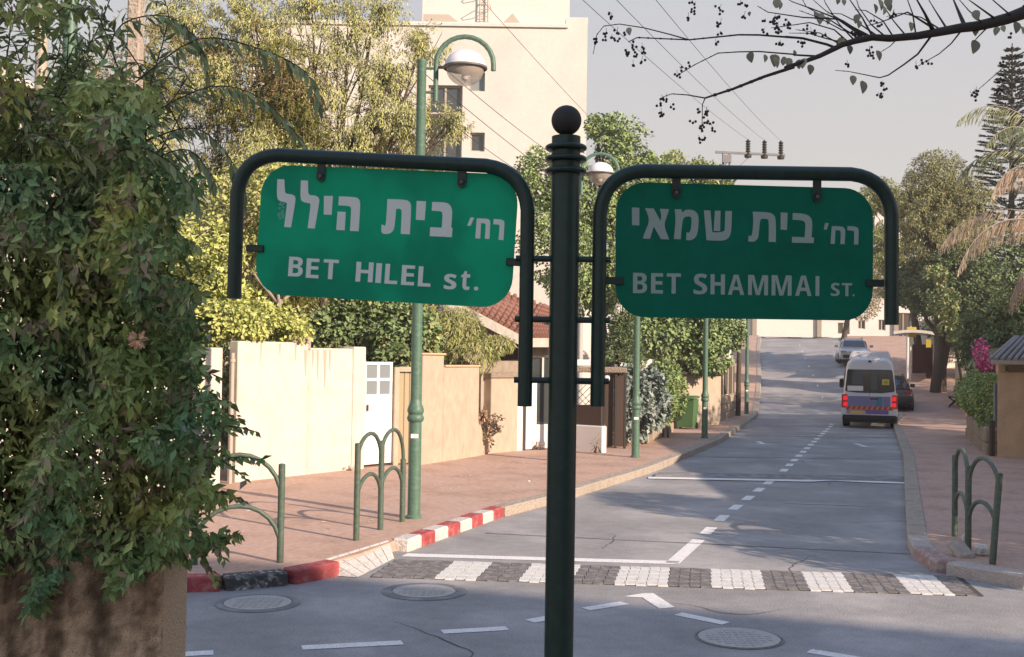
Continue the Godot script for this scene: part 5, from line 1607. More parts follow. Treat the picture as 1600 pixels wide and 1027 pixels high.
func trees() -> void:
	var yellow := [lin(0.135, 0.170, 0.018), lin(0.175, 0.210, 0.024), lin(0.220, 0.240, 0.032), lin(0.095, 0.130, 0.014)]
	var olive := [lin(0.075, 0.085, 0.020), lin(0.110, 0.115, 0.026), lin(0.150, 0.140, 0.040), lin(0.055, 0.065, 0.018)]
	var green := [lin(0.035, 0.072, 0.014), lin(0.055, 0.100, 0.019), lin(0.085, 0.135, 0.024), lin(0.025, 0.050, 0.012)]
	var dark := [lin(0.018, 0.034, 0.010), lin(0.028, 0.050, 0.014), lin(0.040, 0.066, 0.018), lin(0.014, 0.026, 0.009)]
	var straw := [lin(0.251, 0.178, 0.106), lin(0.211, 0.165, 0.079), lin(0.165, 0.158, 0.059), lin(0.198, 0.132, 0.079)]
	# shrub that hangs over the white wall
	bush("hanging_shrub", "bright yellow green shrub hanging over the white wall beside the left sign leg", "shrub", "", Vector3(-5.6, 0.1, -19.6), [L([-5.5, 3.6, -19.6], [1.0, 1.0, 0.7]), L([-4.9, 2.85, -19.0], [0.9, 0.55, 0.6]), L([-4.2, 2.75, -19.9], [0.75, 0.45, 0.5]), L([-5.15, 1.75, -17.5], [0.42, 0.75, 0.3]), L([-5.9, 2.4, -18.2], [0.6, 0.9, 0.5])], 17100, 0.092, 0.062, yellow, {"gap": -0.12, "seed": 3, "clump": 1.6})
	tree("young_tree", "slim tree with a whitewashed trunk behind the white wall, under the left sign plate", "tree", "", Vector3(-4.45, 0.1, -21.6), 0.055, 3.2, [L([-4.6, 5.2, -21.8], [1.3, 1.0, 1.0]), L([-5.6, 4.6, -22.0], [1.0, 0.9, 0.9]), L([-3.6, 4.9, -22.4], [1.0, 0.8, 0.8])], 10450, 0.108, 0.062, [yellow[1], olive[1], yellow[0], olive[2]], {"gap": 0.0, "seed": 4, "bark": M.bark_pale})
	tree("dark_tree", "dark leafy tree leaning over the white door, under the left sign plate", "tree", "", Vector3(-3.0, 0.1, -23.6), 0.09, 1.7, [L([-3.4, 2.75, -23.6], [1.0, 0.6, 0.7]), L([-2.2, 2.7, -23.2], [0.8, 0.62, 0.6]), L([-2.3, 2.15, -22.3], [0.42, 0.32, 0.3]), L([-2.9, 3.5, -24.0], [1.1, 0.6, 0.8])], 12350, 0.119, 0.094, [dark[1], dark[2], green[0], olive[0]], {"gap": -0.05, "seed": 5})
	bush("feathery_shrub", "olive feathery shrub over the cream wall, right of the tall street lamp", "shrub", "", Vector3(-1.6, 0.1, -25.2), [L([-1.35, 2.75, -25.0], [0.75, 0.7, 0.6]), L([-0.85, 2.35, -24.8], [0.6, 0.45, 0.5]), L([-1.9, 3.0, -25.2], [0.6, 0.7, 0.6]), L([-0.35, 2.55, -25.2], [0.45, 0.2, 0.3])], 14250, 0.130, 0.022, [olive[1], olive[2], yellow[0], olive[0]], {"gap": -0.1, "seed": 6, "droop": 0.8})
	# brown shade behind: back of the garden
	bush("garden_hedge", "brown shaded hedge in the garden behind the white wall", "shrub", "", Vector3(-6.5, 0.1, -26.5), [L([-7.5, 2.2, -26.5], [2.2, 1.9, 0.8]), L([-4.6, 2.0, -27.0], [1.8, 1.6, 0.8]), L([-10.5, 2.6, -26.0], [2.2, 2.2, 0.9])], 17100, 0.130, 0.075, [dark[0], olive[0], straw[3], dark[1]], {"gap": -0.2, "seed": 8})
	# lacy bamboo clumps
	bamboo("tall lacy bamboo with dry straw coloured stems in front of the white building", Vector3(-6.9, 0.1, -28.5), 20, 12.2, 1.9, 31)
	bamboo("lacy yellow green bamboo clump just left of the tall lamp head", Vector3(-4.0, 0.1, -29.5), 16, 11.0, 1.5, 32)
	bamboo("thin bamboo clump far left behind the climbing shrub shoots", Vector3(-9.3, 0.1, -26.5), 16, 11.4, 1.7, 33)
	bamboo("bamboo clump straight above the slanting corner of the left sign frame", Vector3(-5.5, 0.1, -27.5), 20, 11.0, 1.5, 35)
	tree("lacy_tree", "lacy yellow green tree filling the space between the climbing shrub and the tall lamp", "tree", "", Vector3(-4.6, 0.1, -27.6), 0.12, 4.2, [L([-6.1, 10.1, -27.8], [1.0, 0.9, 0.7]), L([-5.0, 8.7, -27.4], [1.1, 0.9, 0.7]), L([-4.2, 10.1, -27.8], [1.0, 0.9, 0.7]), L([-3.2, 9.2, -27.6], [0.9, 0.9, 0.7]), L([-2.3, 10.0, -27.8], [0.7, 0.6, 0.6]), L([-2.5, 7.9, -27.4], [0.8, 0.8, 0.6]), L([-5.9, 7.3, -27.2], [1.1, 0.9, 0.7]), L([-4.1, 7.3, -27.4], [1.2, 0.8, 0.7]), L([-1.5, 7.9, -27.0], [0.5, 0.6, 0.4]), L([-6.9, 10.9, -28.0], [1.0, 0.9, 0.7]), L([-5.2, 11.1, -28.2], [1.0, 0.8, 0.7]), L([-3.5, 10.9, -28.0], [0.9, 0.7, 0.6]), L([-7.3, 8.8, -27.4], [1.1, 1.0, 0.7]), L([-3.3, 8.0, -27.2], [0.9, 0.8, 0.6]), L([-8.4, 10.6, -28.0], [1.0, 1.1, 0.7])], 56000, 0.11, 0.028, [yellow[0], yellow[1], olive[2], straw[2] * 0.8, yellow[2]], {"gap": 0.05, "seed": 44, "droop": 0.9, "shell": 0.6, "clump": 1.7})
	bamboo("sunlit bamboo between the tall lamp post and the white building wall", Vector3(-2.7, 0.1, -31.0), 9, 10.2, 0.9, 34)
	tree("feathery_tree", "pale yellow green feathery tree between the climbing shrub and the left sign leg", "tree", "", Vector3(-7.0, 0.1, -23.8), 0.12, 2.6, [L([-7.2, 5.2, -23.6], [1.5, 1.3, 1.0]), L([-6.2, 4.4, -23.4], [1.1, 1.0, 0.9]), L([-5.4, 6.2, -24.4], [1.3, 1.0, 0.9]), L([-8.4, 6.6, -24.0], [1.4, 1.2, 1.0])], 16150, 0.140, 0.027, [yellow[1], olive[2], straw[2], yellow[0]], {"gap": 0.02, "seed": 9, "droop": 0.8})
	# trees in the middle distance
	tree("leafy_tree", "big green leafy tree rising behind the top of the sign post", "tree", "", Vector3(3.2, 0.1, -38.5), 0.2, 3.6, [L([3.6, 9.3, -38.5], [1.25, 1.35, 1.1]), L([2.6, 7.8, -38.2], [1.6, 1.5, 1.3]), L([4.6, 8.0, -38.6], [1.5, 1.3, 1.2]), L([1.4, 6.3, -38.0], [1.3, 1.6, 1.2]), L([2.4, 5.0, -37.6], [1.4, 1.4, 1.1]), L([4.0, 5.6, -38.0], [1.6, 1.5, 1.2]), L([0.7, 8.4, -38.4], [0.75, 1.1, 0.7]), L([2.9, 10.2, -38.3], [0.5, 0.55, 0.5])], 30400, 0.140, 0.094, green, {"gap": -0.05, "seed": 10, "clump": 0.9})
	tree("round_tree", "rounder green tree above the left half of the right sign plate", "tree", "", Vector3(6.2, 0.1, -41.0), 0.18, 4.0, [L([6.0, 8.9, -41.0], [1.2, 1.0, 1.0]), L([7.0, 8.5, -41.0], [1.1, 1.0, 1.0]), L([5.2, 7.7, -41.0], [1.2, 1.2, 1.0]), L([6.5, 6.8, -41.0], [1.6, 1.4, 1.1])], 16150, 0.151, 0.094, [green[1], olive[1], green[2], olive[0]], {"gap": -0.03, "seed": 11, "clump": 1.0})
	tree("street_tree", "dense dark green tree under the right sign plate, over the wheelie bin", "tree", "", Vector3(5.2, 0.1, -36.0), 0.16, 1.9, [L([4.6, 3.2, -35.6], [1.3, 1.0, 1.0]), L([5.9, 3.1, -36.0], [1.1, 1.1, 1.0]), L([5.2, 4.3, -36.0], [1.6, 1.1, 1.1]), L([6.9, 3.2, -37.2], [0.8, 1.2, 0.8]), L([6.2, 2.25, -35.8], [0.8, 0.5, 0.6])], 20900, 0.140, 0.106, [green[0], green[1], dark[2], dark[1]], {"gap": -0.08, "seed": 12})
	tree("cypress_tree", "dark narrow conifer between the right sign leg and the lamp post", "tree", "", Vector3(2.95, 0.1, -29.4), 0.08, 1.4, [L([2.95, 2.2, -29.4], [0.55, 1.2, 0.5]), L([2.9, 3.5, -29.4], [0.4, 1.1, 0.4])], 8550, 0.108, 0.037, dark, {"gap": -0.2, "seed": 13, "droop": -0.4})
	bush("shrub", "dark blue green broad leaved shrub behind the stone edging", "shrub", "", Vector3(3.3, 0.1, -28.4), [L([3.0, 1.0, -27.9], [0.55, 0.85, 0.5]), L([3.5, 1.2, -28.8], [0.55, 0.85, 0.5]), L([2.9, 1.7, -28.0], [0.4, 0.35, 0.35])], 7980, 0.130, 0.106, [lin(0.04, 0.062, 0.05), lin(0.06, 0.085, 0.07), lin(0.085, 0.11, 0.095), lin(0.03, 0.045, 0.035)], {"gap": -0.15, "seed": 14})
	bush("shrub", "mid green shrub between the dark shrub and the wheelie bin", "shrub", "", Vector3(4.2, 0.1, -31.0), [L([4.0, 1.2, -30.6], [0.5, 0.8, 0.5]), L([4.5, 1.3, -32.0], [0.5, 0.85, 0.5]), L([4.25, 1.75, -31.2], [0.5, 0.5, 0.5])], 7980, 0.108, 0.062, green, {"gap": -0.12, "seed": 15})
	# right side
	tree("olive_tree", "tall olive coloured tree with a sunlit rounded top on the right", "tree", "trees on the right of the road", on(19.6, -52), 0.26, 4.0, [L([19.6, 10.8, -52], [1.5, 1.4, 1.3]), L([18.8, 9.4, -51.5], [1.6, 1.5, 1.3]), L([20.8, 9.6, -52], [1.5, 1.4, 1.3]), L([19.8, 8.0, -51.5], [2.0, 1.5, 1.4])], 39900, 0.146, 0.053, [olive[0] * 0.7, olive[1] * 0.72, olive[2] * 0.75, olive[0] * 0.55], {"gap": -0.08, "seed": 16, "droop": 0.5})
	tree("pale_tree", "lighter yellow green tree behind the right leg of the right sign", "tree", "trees on the right of the road", on(22.2, -61), 0.2, 4.0, [L([19.6, 11.0, -60], [1.2, 1.2, 1.2]), L([20.8, 10.4, -60], [1.4, 1.3, 1.2]), L([19.8, 8.6, -60], [1.4, 1.6, 1.3]), L([20.6, 6.9, -60], [1.5, 1.3, 1.3]), L([22.0, 8.4, -60], [1.4, 1.6, 1.3])], 31350, 0.156, 0.059, [yellow[0] * 0.6, olive[1] * 0.7, yellow[1] * 0.6, green[2] * 0.8], {"gap": -0.02, "seed": 17, "droop": 0.6})
	tree("dark_tree", "large dark leafy tree over the right pavement, next to the bus shelter", "tree", "trees on the right of the road", on(19.9, -52.2), 0.24, 2.4, [L([19.3, 5.5, -51.5], [1.4, 1.1, 1.3]), L([20.9, 4.6, -50.5], [1.6, 1.5, 1.3]), L([19.0, 6.0, -53.0], [1.2, 1.2, 1.2]), L([20.2, 6.4, -51.0], [1.8, 1.2, 1.3]), L([21.3, 3.4, -50.2], [1.0, 0.9, 0.9])], 42750, 0.146, 0.106, [dark[0], dark[1] * 0.75, dark[2] * 0.7, green[0] * 0.55], {"gap": -0.1, "seed": 18})
	tree("street_tree", "dark tree in front of the garden on the right, over the bright hedge", "tree", "trees on the right of the road", Vector3(15.9, 0.1, -36.5), 0.16, 2.0, [L([15.6, 3.4, -36.0], [1.3, 1.0, 1.1]), L([14.9, 2.7, -35.6], [0.9, 0.7, 0.8]), L([16.9, 4.0, -36.5], [1.5, 1.3, 1.2]), L([16.4, 2.6, -35.0], [1.4, 0.8, 0.9])], 28500, 0.146, 0.059, [dark[1] * 0.8, olive[0] * 0.6, dark[2] * 0.8, green[0] * 0.7], {"gap": -0.06, "seed": 19, "droop": 0.7})
	tree("slim_tree", "slim light green tree with pale leaf sprays before the dark trees on the right", "tree", "trees on the right of the road", on(18.7, -46.2), 0.06, 2.4, [L([17.3, 4.9, -45.0], [0.55, 0.8, 0.5]), L([17.55, 3.8, -45.0], [0.45, 0.6, 0.4]), L([17.0, 5.7, -45.2], [0.5, 0.5, 0.4])], 4940, 0.162, 0.088, [green[1], green[2], olive[2], green[0]], {"gap": 0.02, "seed": 20})
	bush("hedge", "bright green clipped hedge on the low stone wall at the right", "hedge", "", Vector3(12.6, 0.4, -30.2), [L([12.0, 1.35, -28.2], [0.45, 0.62, 0.9]), L([12.7, 1.4, -30.2], [0.5, 0.62, 1.2]), L([13.5, 1.45, -32.6], [0.5, 0.65, 1.2]), L([11.85, 1.0, -27.6], [0.35, 0.5, 0.7])], 18525, 0.073, 0.053, [green[1], green[2], yellow[0], green[0]], {"gap": -0.2, "seed": 21, "shell": 0.25})
	var pink := bush("bougainvillea", "bougainvillea with bright pink flowers beside the corrugated roof", "shrub", "", Vector3(13.0, 0.3, -30.8), [L([12.75, 2.6, -30.6], [0.2, 0.34, 0.2]), L([12.9, 2.3, -30.7], [0.22, 0.25, 0.2])], 420, 0.10, 0.08, [lin(0.50, 0.02, 0.10), lin(0.60, 0.04, 0.17), lin(0.38, 0.015, 0.08)], {"gap": -0.3, "seed": 22})
	# background greenery that closes the gaps
	tree("background_tree", "shadowed broad tree deep behind the palm fronds on the right", "tree", "", on(26, -58), 0.3, 3.0, [L([25, 7.0, -58], [3.0, 2.6, 2.0]), L([29, 7.5, -58], [3.0, 3.0, 2.0]), L([23, 5.0, -57], [2.4, 2.0, 1.8]), L([27, 4.0, -55], [3.2, 1.8, 2.0])], 26600, 0.216, 0.125, dark, {"gap": -0.15, "seed": 23})
	tree("background_tree", "brownish leafless looking tree at the far end behind the parked white car", "tree", "", on(23.6, -80), 0.18, 2.4, [L([23.4, 8.0, -80], [1.6, 1.4, 1.4]), L([24.6, 6.6, -79], [1.4, 1.4, 1.2]), L([25.6, 8.2, -80], [1.6, 1.6, 1.4])], 9500, 0.173, 0.100, [lin(0.10, 0.07, 0.05), lin(0.14, 0.10, 0.07), olive[0]], {"gap": -0.1, "seed": 24})
	tree("background_tree", "green tree line beyond the left wall behind the bamboo", "tree", "", Vector3(-14, 0.1, -40), 0.3, 3.0, [L([-13, 5.0, -40], [4.0, 3.0, 2.0]), L([-20, 5.5, -38], [4.0, 3.4, 2.0]), L([-7.5, 3.6, -40], [3.0, 2.4, 1.6])], 22800, 0.216, 0.125, [olive[1], green[1], olive[2], olive[0]], {"gap": -0.1, "seed": 25})
	norfolk(on(26.6, -60))
	palm()
	# trees that stand outside the picture and shade the road
	tree("shade_tree", "street tree on the near right corner, outside the photograph", "tree", "", Vector3(9.3, 0.1, -9.6), 0.14, 1.6, [L([9.0, 2.4, -9.3], [1.4, 0.85, 1.3]), L([10.6, 3.6, -10.8], [1.3, 1.2, 1.3])], 11400, 0.140, 0.100, green, {"gap": -0.25, "seed": 26})
	tree("shade_tree", "tall garden tree far right of the palm, outside the photograph", "tree", "", Vector3(29, 0.1, -36), 0.25, 4.0, [L([29, 7.5, -36], [4, 3.5, 3.5]), L([33, 7.0, -41], [4, 3.5, 3.5]), L([25.5, 6.5, -33], [3, 2.8, 3])], 14000, 0.22, 0.15, green, {"gap": -0.2, "seed": 28})
	tree("shade_tree", "broad garden tree behind the corrugated shed, outside the photograph", "tree", "", Vector3(19, 0.1, -25.5), 0.2, 3.0, [L([19, 5.6, -25.5], [2.6, 1.8, 2.4]), L([22, 6.2, -27], [2.6, 2.0, 2.4]), L([19.5, 6.2, -29.5], [2.4, 1.8, 2.4])], 20900, 0.162, 0.112, green, {"gap": -0.1, "seed": 27})

func bamboo(label: String, at: Vector3, culms: int, height: float, spread: float, sd: int) -> void:
	var t := thing("bamboo", label, "bamboo", at, 0.0, "bamboo clumps behind the left wall")
	var wood := MB.new()
	var lf := MB.new()
	var f := FastNoiseLite.new()
	f.seed = sd
	f.frequency = 0.7
	for i in culms:
		var a := rng.randf() * TAU
		var out := Vector3(cos(a), 0, sin(a) * 0.7) * spread * rng.randf_range(0.3, 1.0)
		var h := height * rng.randf_range(0.72, 1.0)
		var p := []
		var radii := []
		for k in 10:
			var s := k / 9.0
			p.append(at + out * (0.25 + 0.75 * s * s) + Vector3(0, h * s - h * 0.10 * pow(s, 5) , 0))
			radii.append(lerpf(0.028, 0.006, s))
		wood.tube(p, radii, 6)
		for k in 150:
			var s := rng.randf_range(0.25, 1.0)
			var q := walk(p, long(p) * s)
			if f.get_noise_3dv(q) < -0.12: continue
			var b := rng.randf() * TAU
			var e := q + Vector3(cos(b), rng.randf_range(-0.1, 0.25), sin(b)) * rng.randf_range(0.25, 0.75)
			var tip := e + Vector3(cos(b) * 0.15, -rng.randf_range(0.1, 0.7), sin(b) * 0.15)
			wood.tube([q, e, tip], [0.006, 0.005, 0.003], 3, false)
			var dry := f.get_noise_3dv(q * 0.8 + Vector3(50, 0, 0)) > 0.12
			for j in 15:
				var u := j / 15.0
				var pt: Vector3 = q.lerp(e, u * 2.0) if u < 0.5 else e.lerp(tip, u * 2.0 - 1.0)
				var g := rng.randf_range(0.75, 1.25)
				lf.col = (Color(0.27, 0.19, 0.105) if dry and rng.randf() < 0.55 else Color(0.155, 0.17, 0.036)) * g
				lf.leaf(pt, (Vector3(cos(b), -0.45, sin(b)) + ball() * 1.2).normalized(), (Vector3.UP + ball()).normalized(), rng.randf_range(0.10, 0.19), 0.034)
	put_w("stems", wood, M.cane, t)
	put_w("foliage", lf, M.leaf, t).set_meta("kind", "stuff")

func norfolk(at: Vector3) -> void:
	var t := thing("norfolk_pine", "tall dark tiered pine at the right edge against the sky", "tree", at)
	var tk := MB.new()
	tk.tube([at, at + Vector3(0, 17.6, 0)], [0.28, 0.03], 8)
	put_w("trunk", tk, M.bark, t)
	var lf := MB.new()
	for k in 30:
		var s := k / 29.0
		var y := lerpf(17.3, 5.0, s)
		var r := lerpf(0.25, 3.1, pow(s, 0.85))
		var n := 8
		for i in n:
			var a := TAU * (i + (k % 2) * 0.5) / n + rng.randf_range(-0.15, 0.15)
			var d := Vector3(cos(a), 0, sin(a))
			var m := int(24 + r * 75)
			for j in m:
				var u := sqrt(rng.randf())
				var p := at + Vector3(0, y - 0.1 + 0.22 * u * u * r * 0.5, 0) + d * r * u
				var side := d.cross(Vector3.UP) * (1.0 if j % 2 == 0 else -1.0)
				var g := rng.randf_range(0.6, 1.3)
				lf.col = Color(0.042, 0.060, 0.030) * g
				lf.leaf(p, (side * 0.8 + d * 0.8 + Vector3.UP * 0.35 + ball() * 0.3).normalized(), Vector3.UP, 0.28, 0.07)
	put_w("crown", lf, M.leaf_dull, t).set_meta("kind", "stuff")

func palm() -> void:
	var at := Vector3(16.7, 0.1, -33.5)
	var t := thing("palm_tree", "feather palm at the right edge with drooping dry brown fronds", "palm", at)
	var tk := MB.new()
	tk.tube([at, at + Vector3(-0.1, 4.0, 0), at + Vector3(-0.25, 8.0, 0)], [0.22, 0.17, 0.13], 12)
	put_w("trunk", tk, M.bark_pale, t)
	var top := at + Vector3(-0.25, 8.0, 0)
	var greens := [lin(0.10, 0.13, 0.04), lin(0.15, 0.17, 0.055), lin(0.20, 0.20, 0.08)]
	var dry := [lin(0.32, 0.20, 0.12), lin(0.26, 0.20, 0.12), lin(0.36, 0.25, 0.16)]
	var rusty := [lin(0.36, 0.16, 0.085), lin(0.42, 0.21, 0.12), lin(0.30, 0.14, 0.08)]
	var spec := [[[-0.75, 0.9, 0.3], 3.6, 2.1, greens, 0.45, 0.0], [[-0.3, 1.0, 0.7], 3.6, 2.0, greens, 0.5, 0.0], [[0.5, 0.9, 0.5], 3.4, 2.0, greens, 0.4, 0.0], [[-0.9, 0.75, -0.4], 3.6, 2.2, greens, 0.45, 0.0], [[0.7, 0.8, -0.4], 3.4, 2.0, greens, 0.4, 0.0], [[0.1, 1.0, -0.8], 3.4, 1.9, greens, 0.4, 0.0], [[-0.55, 1.0, 0.0], 4.2, 2.3, greens, 0.6, 0.0],
		[[-1.0, 0.42, 0.25], 4.4, 2.2, dry, 0.8, -1.9], [[-0.9, 0.5, -0.2], 4.2, 2.1, dry, 0.8, -1.7], [[-0.8, 0.35, 0.5], 3.4, 2.6, rusty, 0.7, -3.0], [[0.9, 0.3, 0.2], 3.2, 2.2, dry, 0.7, -2.0], [[-0.9, 0.8, 0.35], 3.4, 2.4, dry, 0.85, -0.7]]
	for s in spec:
		var lf := MB.new(); var wd := MB.new()
		frond(lf, wd, top + Vector3(0, s[5], 0), Vector3(s[0][0], s[0][1], s[0][2]), s[1], s[2], 0.62, s[4], s[3])
		var f := put_w("frond", lf, M.leaf, t)
		var rib := put("rib", wd, M.bark_pale, f)
	# skirt of green leaves low on the right
	t = thing("garden_palm", "low bushy palm with green feathery fronds under the rusty frond at the right edge", "palm", Vector3(15.6, 0.1, -32.5))
	for i in 11:
		var a := TAU * i / 11.0
		var lf := MB.new(); var wd := MB.new()
		frond(lf, wd, Vector3(15.4, 2.1, -32.5), Vector3(cos(a), 0.9, sin(a)), 2.4, 2.0, 0.5, 0.35, greens)
		var f := put_w("frond", lf, M.leaf, t)
		put("rib", wd, M.bark_pale, f)
	var tr := MB.new()
	tr.tube([Vector3(15.5, 0.1, -32.5), Vector3(15.4, 2.15, -32.5)], [0.2, 0.16], 10)
	put_w("trunk", tr, M.bark, t)

# ------------------------------------------------------------------ the overgrown wall end on the left
func edge_at(y: float) -> float:
	var pts := [[1.30, -1.16], [1.48, -1.12], [1.62, -1.05], [1.85, -1.03], [2.05, -1.07], [2.25, -1.15], [2.45, -1.155], [2.7, -1.19], [2.95, -1.24], [3.1, -1.24], [3.3, -1.36], [3.5, -1.5], [3.8, -1.6]]
	for i in pts.size() - 1:
		if y < pts[i + 1][0]:
			return lerpf(pts[i][1], pts[i + 1][1], clampf((y - pts[i][0]) / (pts[i + 1][0] - pts[i][0]), 0, 1))
	return -1.6

# weathering of the old plaster: soft runs of dirt from the top, flakes and blotches
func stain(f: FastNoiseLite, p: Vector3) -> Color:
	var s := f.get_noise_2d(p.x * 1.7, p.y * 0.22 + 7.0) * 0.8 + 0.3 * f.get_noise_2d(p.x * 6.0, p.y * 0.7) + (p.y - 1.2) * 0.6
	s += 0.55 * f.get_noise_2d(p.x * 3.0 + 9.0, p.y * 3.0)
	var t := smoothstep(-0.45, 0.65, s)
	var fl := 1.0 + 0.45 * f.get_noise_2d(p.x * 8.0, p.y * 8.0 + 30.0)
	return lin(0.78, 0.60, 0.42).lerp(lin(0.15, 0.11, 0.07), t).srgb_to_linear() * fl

func vine_corner() -> void:
	# weathered wall end, its face a rough grid
	var f := FastNoiseLite.new()
	f.seed = 5
	f.frequency = 4.0
	f.fractal_octaves = 4
	var mb := MB.new()
	var nx := 160; var ny := 90
	var grid := []
	for i in nx + 1:
		var col := []
		for j in ny + 1:
			var x := lerpf(-3.4, -1.215, float(i) / nx); var y := lerpf(0.05, 1.62, float(j) / ny)
			var e := 0.0 if i == nx else f.get_noise_2d(x, y * 0.6) * 0.022 + f.get_noise_2d(x * 5.0, y * 5.0) * 0.007
			col.append(Vector3(x, y, -4.0 + e))
		grid.append(col)
	for i in nx:
		for j in ny:
			mb.quad(grid[i][j], grid[i + 1][j], grid[i + 1][j + 1], grid[i][j + 1], Vector3.BACK)
	mb.smooth(0.2)
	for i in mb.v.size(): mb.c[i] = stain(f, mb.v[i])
	mb.col = Color(0.70, 0.54, 0.37)
	for j in ny:
		var a: Vector3 = grid[nx][j]; var b: Vector3 = grid[nx][j + 1]
		mb.quad(a, b, Vector3(b.x + 0.008, b.y, -4.26), Vector3(a.x + 0.008, a.y, -4.26), Vector3.RIGHT)
	mb.quad(Vector3(-3.4, 1.62, -4.0), Vector3(-1.215, 1.62, -4.0), Vector3(-1.207, 1.62, -4.26), Vector3(-3.4, 1.62, -4.26), Vector3.UP)
	mb.quad(Vector3(-3.4, 0.05, -4.26), Vector3(-1.207, 0.05, -4.26), Vector3(-1.207, 1.62, -4.26), Vector3(-3.4, 1.62, -4.26), Vector3.FORWARD)
	var w := put("old_wall", mb, M.plaster_old)
	tag(w, "stained weathered wall end under the climbing shrub at the lower left", "wall")
	# the climbing shrub: small leaves, the largest showing ones each its own part
	var t := thing("climbing_shrub", "dense dark climbing shrub spilling over the stained wall end at the left", "shrub", Vector3(-1.8, 1.5, -4.2))
	var cols := [lin(0.030, 0.062, 0.012), lin(0.052, 0.105, 0.017), lin(0.085, 0.15, 0.024), lin(0.15, 0.20, 0.034), lin(0.085, 0.062, 0.03)]
	var cn := FastNoiseLite.new()
	cn.seed = 9
	cn.frequency = 2.6
	cn.fractal_octaves = 2
	var fol := MB.new()
	var singles := []
	var placed := 0
	while placed < 150000:
		var y := rng.randf_range(1.3, 3.75)
		var jag := cn.get_noise_2d(y * 2.2, 3.0) * 0.10
		var xe := edge_at(y) + jag + rng.randf_range(-0.05, 0.03)
		var x := rng.randf_range(-2.75, xe)
		var z := -3.86 - pow(rng.randf(), 1.3) * 1.05
		if y < 1.56:
			z = rng.randf_range(-4.0, -3.88)
			if x > -1.2: z = rng.randf_range(-4.3, -3.9)
			var low := 1.46 + cn.get_noise_2d(x * 2.0, 40.0) * 0.10 + (0.06 if x > -1.55 else -0.05)
			if y < low: continue
		placed += 1
		var p := Vector3(x * (-z) / 4.0, 2.25 + (y - 2.25) * (-z) / 4.0, z) if y > 1.56 else Vector3(x, y, z)
		p += Vector3(0, 0, cn.get_noise_2d(x * 1.2, y * 1.2) * 0.28 + cn.get_noise_2d(x * 3.4 + 20.0, y * 3.4) * 0.10)
		var nz := cn.get_noise_3dv(p)
		if y > 2.95 and nz < (y - 3.0) * 0.9 - 0.10: continue
		if nz < -0.42 and y > 2.9: continue
		var out := Vector3(0.25 if x > xe - 0.2 else 0.0, 0.1, 1.0)
		var dir := (ball() * 0.9 + Vector3(0.1, -0.5, 0.35)).normalized()
		var up := (out + ball() * 0.75).normalized()
		if absf(dir.dot(up)) > 0.93: continue
		var q := clampf(nz * 1.1 + 0.36 + rng.randf_range(-0.28, 0.28), 0.0, 0.999)
		var c: Color = cols[int(q * 4.0)] if rng.randf() > 0.05 else cols[4]
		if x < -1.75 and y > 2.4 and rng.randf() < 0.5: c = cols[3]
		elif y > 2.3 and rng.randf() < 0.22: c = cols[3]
		var hue := cn.get_noise_2d(x * 0.9 + 60.0, y * 0.9)
		c = Color(c.r * (1.0 + hue * 0.45), c.g * (1.0 + hue * 0.2), c.b * (1.0 - hue * 0.15))
		if cn.get_noise_2d(x * 1.3 - 30.0, y * 1.3) > 0.33 and rng.randf() < 0.45: c = cols[4]
		var g := rng.randf_range(0.65, 1.35)
		var s := 0.020 + 0.036 * pow(rng.randf(), 1.4)
		if z > -3.98 and singles.size() < 300 and rng.randf() < 0.09:
			singles.append([p + Vector3(0, 0, 0.03), dir, up, s * 1.15, c * g])
		else:
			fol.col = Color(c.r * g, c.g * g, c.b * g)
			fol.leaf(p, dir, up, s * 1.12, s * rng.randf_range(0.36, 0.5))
	put_w("foliage", fol, M.leaf_dull, t).set_meta("kind", "stuff")
	var shapes := []
	for k in 12:
		var lf := MB.new()
		lf.col = cols[k % 4] * (0.85 + 0.1 * (k / 4))
		lf.leaf(Vector3.ZERO, Vector3.FORWARD, Vector3.UP, 1.0, 0.38 + 0.04 * (k % 3))
		shapes.append(lf.mesh())
	for sgl in singles:
		var o := put("leaf", shapes[rng.randi() % 12], M.leaf_dull, t)
		o.transform = t.transform.affine_inverse() * Transform3D(Basis.looking_at(sgl[1], sgl[2]).scaled_local(Vector3.ONE * sgl[3]), sgl[0])
	# woody stems inside and side twigs over the right edge
	var wood := MB.new()
	for k in 10:
		var a := Vector3(rng.randf_range(-2.4, -1.3), 1.5, rng.randf_range(-4.4, -4.0))
		var b := a + Vector3(rng.randf_range(-0.3, 0.3), rng.randf_range(0.8, 1.6), rng.randf_range(-0.2, 0.05))
		b.x = minf(b.x, edge_at(b.y) - 0.22)
		wood.tube(limb_path(a, b, 0.0), [0.014, 0.012, 0.01, 0.007, 0.004], 5)
	var tw := MB.new()
	for s in [[1.95, 0.16, 0.02], [1.88, 0.13, -0.08], [1.74, 0.13, 0.0], [2.02, 0.10, 0.06], [1.62, 0.06, -0.10], [1.55, 0.05, -0.12], [2.14, 0.08, 0.02], [1.82, 0.16, 0.05]]:
		var a := Vector3(edge_at(s[0]) - 0.08, s[0], -4.0 + rng.randf_range(-0.1, 0.1))
		var b := a + Vector3(0.08 + s[1], s[2], 0.05)
		shoot(tw, wood, [a, a.lerp(b, 0.5) + Vector3(0, 0.03, 0), b], 0.045, 0.024, 0.009, [cols[1], cols[2], cols[4], cols[0]], 0.3)
	put_w("twigs", tw, M.leaf_dull, t).set_meta("kind", "stuff")
	put_w("stems", wood, M.bark, t)
	# a dry orange flower head
	var fl := MB.new()
	for k in 40:
		fl.col = lin(0.55, 0.22, 0.10) * rng.randf_range(0.7, 1.3)
		var d := ball().normalized()
		fl.leaf(Vector3(-1.262, 2.29, -3.80) + d * 0.008, d, ball().normalized(), 0.032, 0.014)
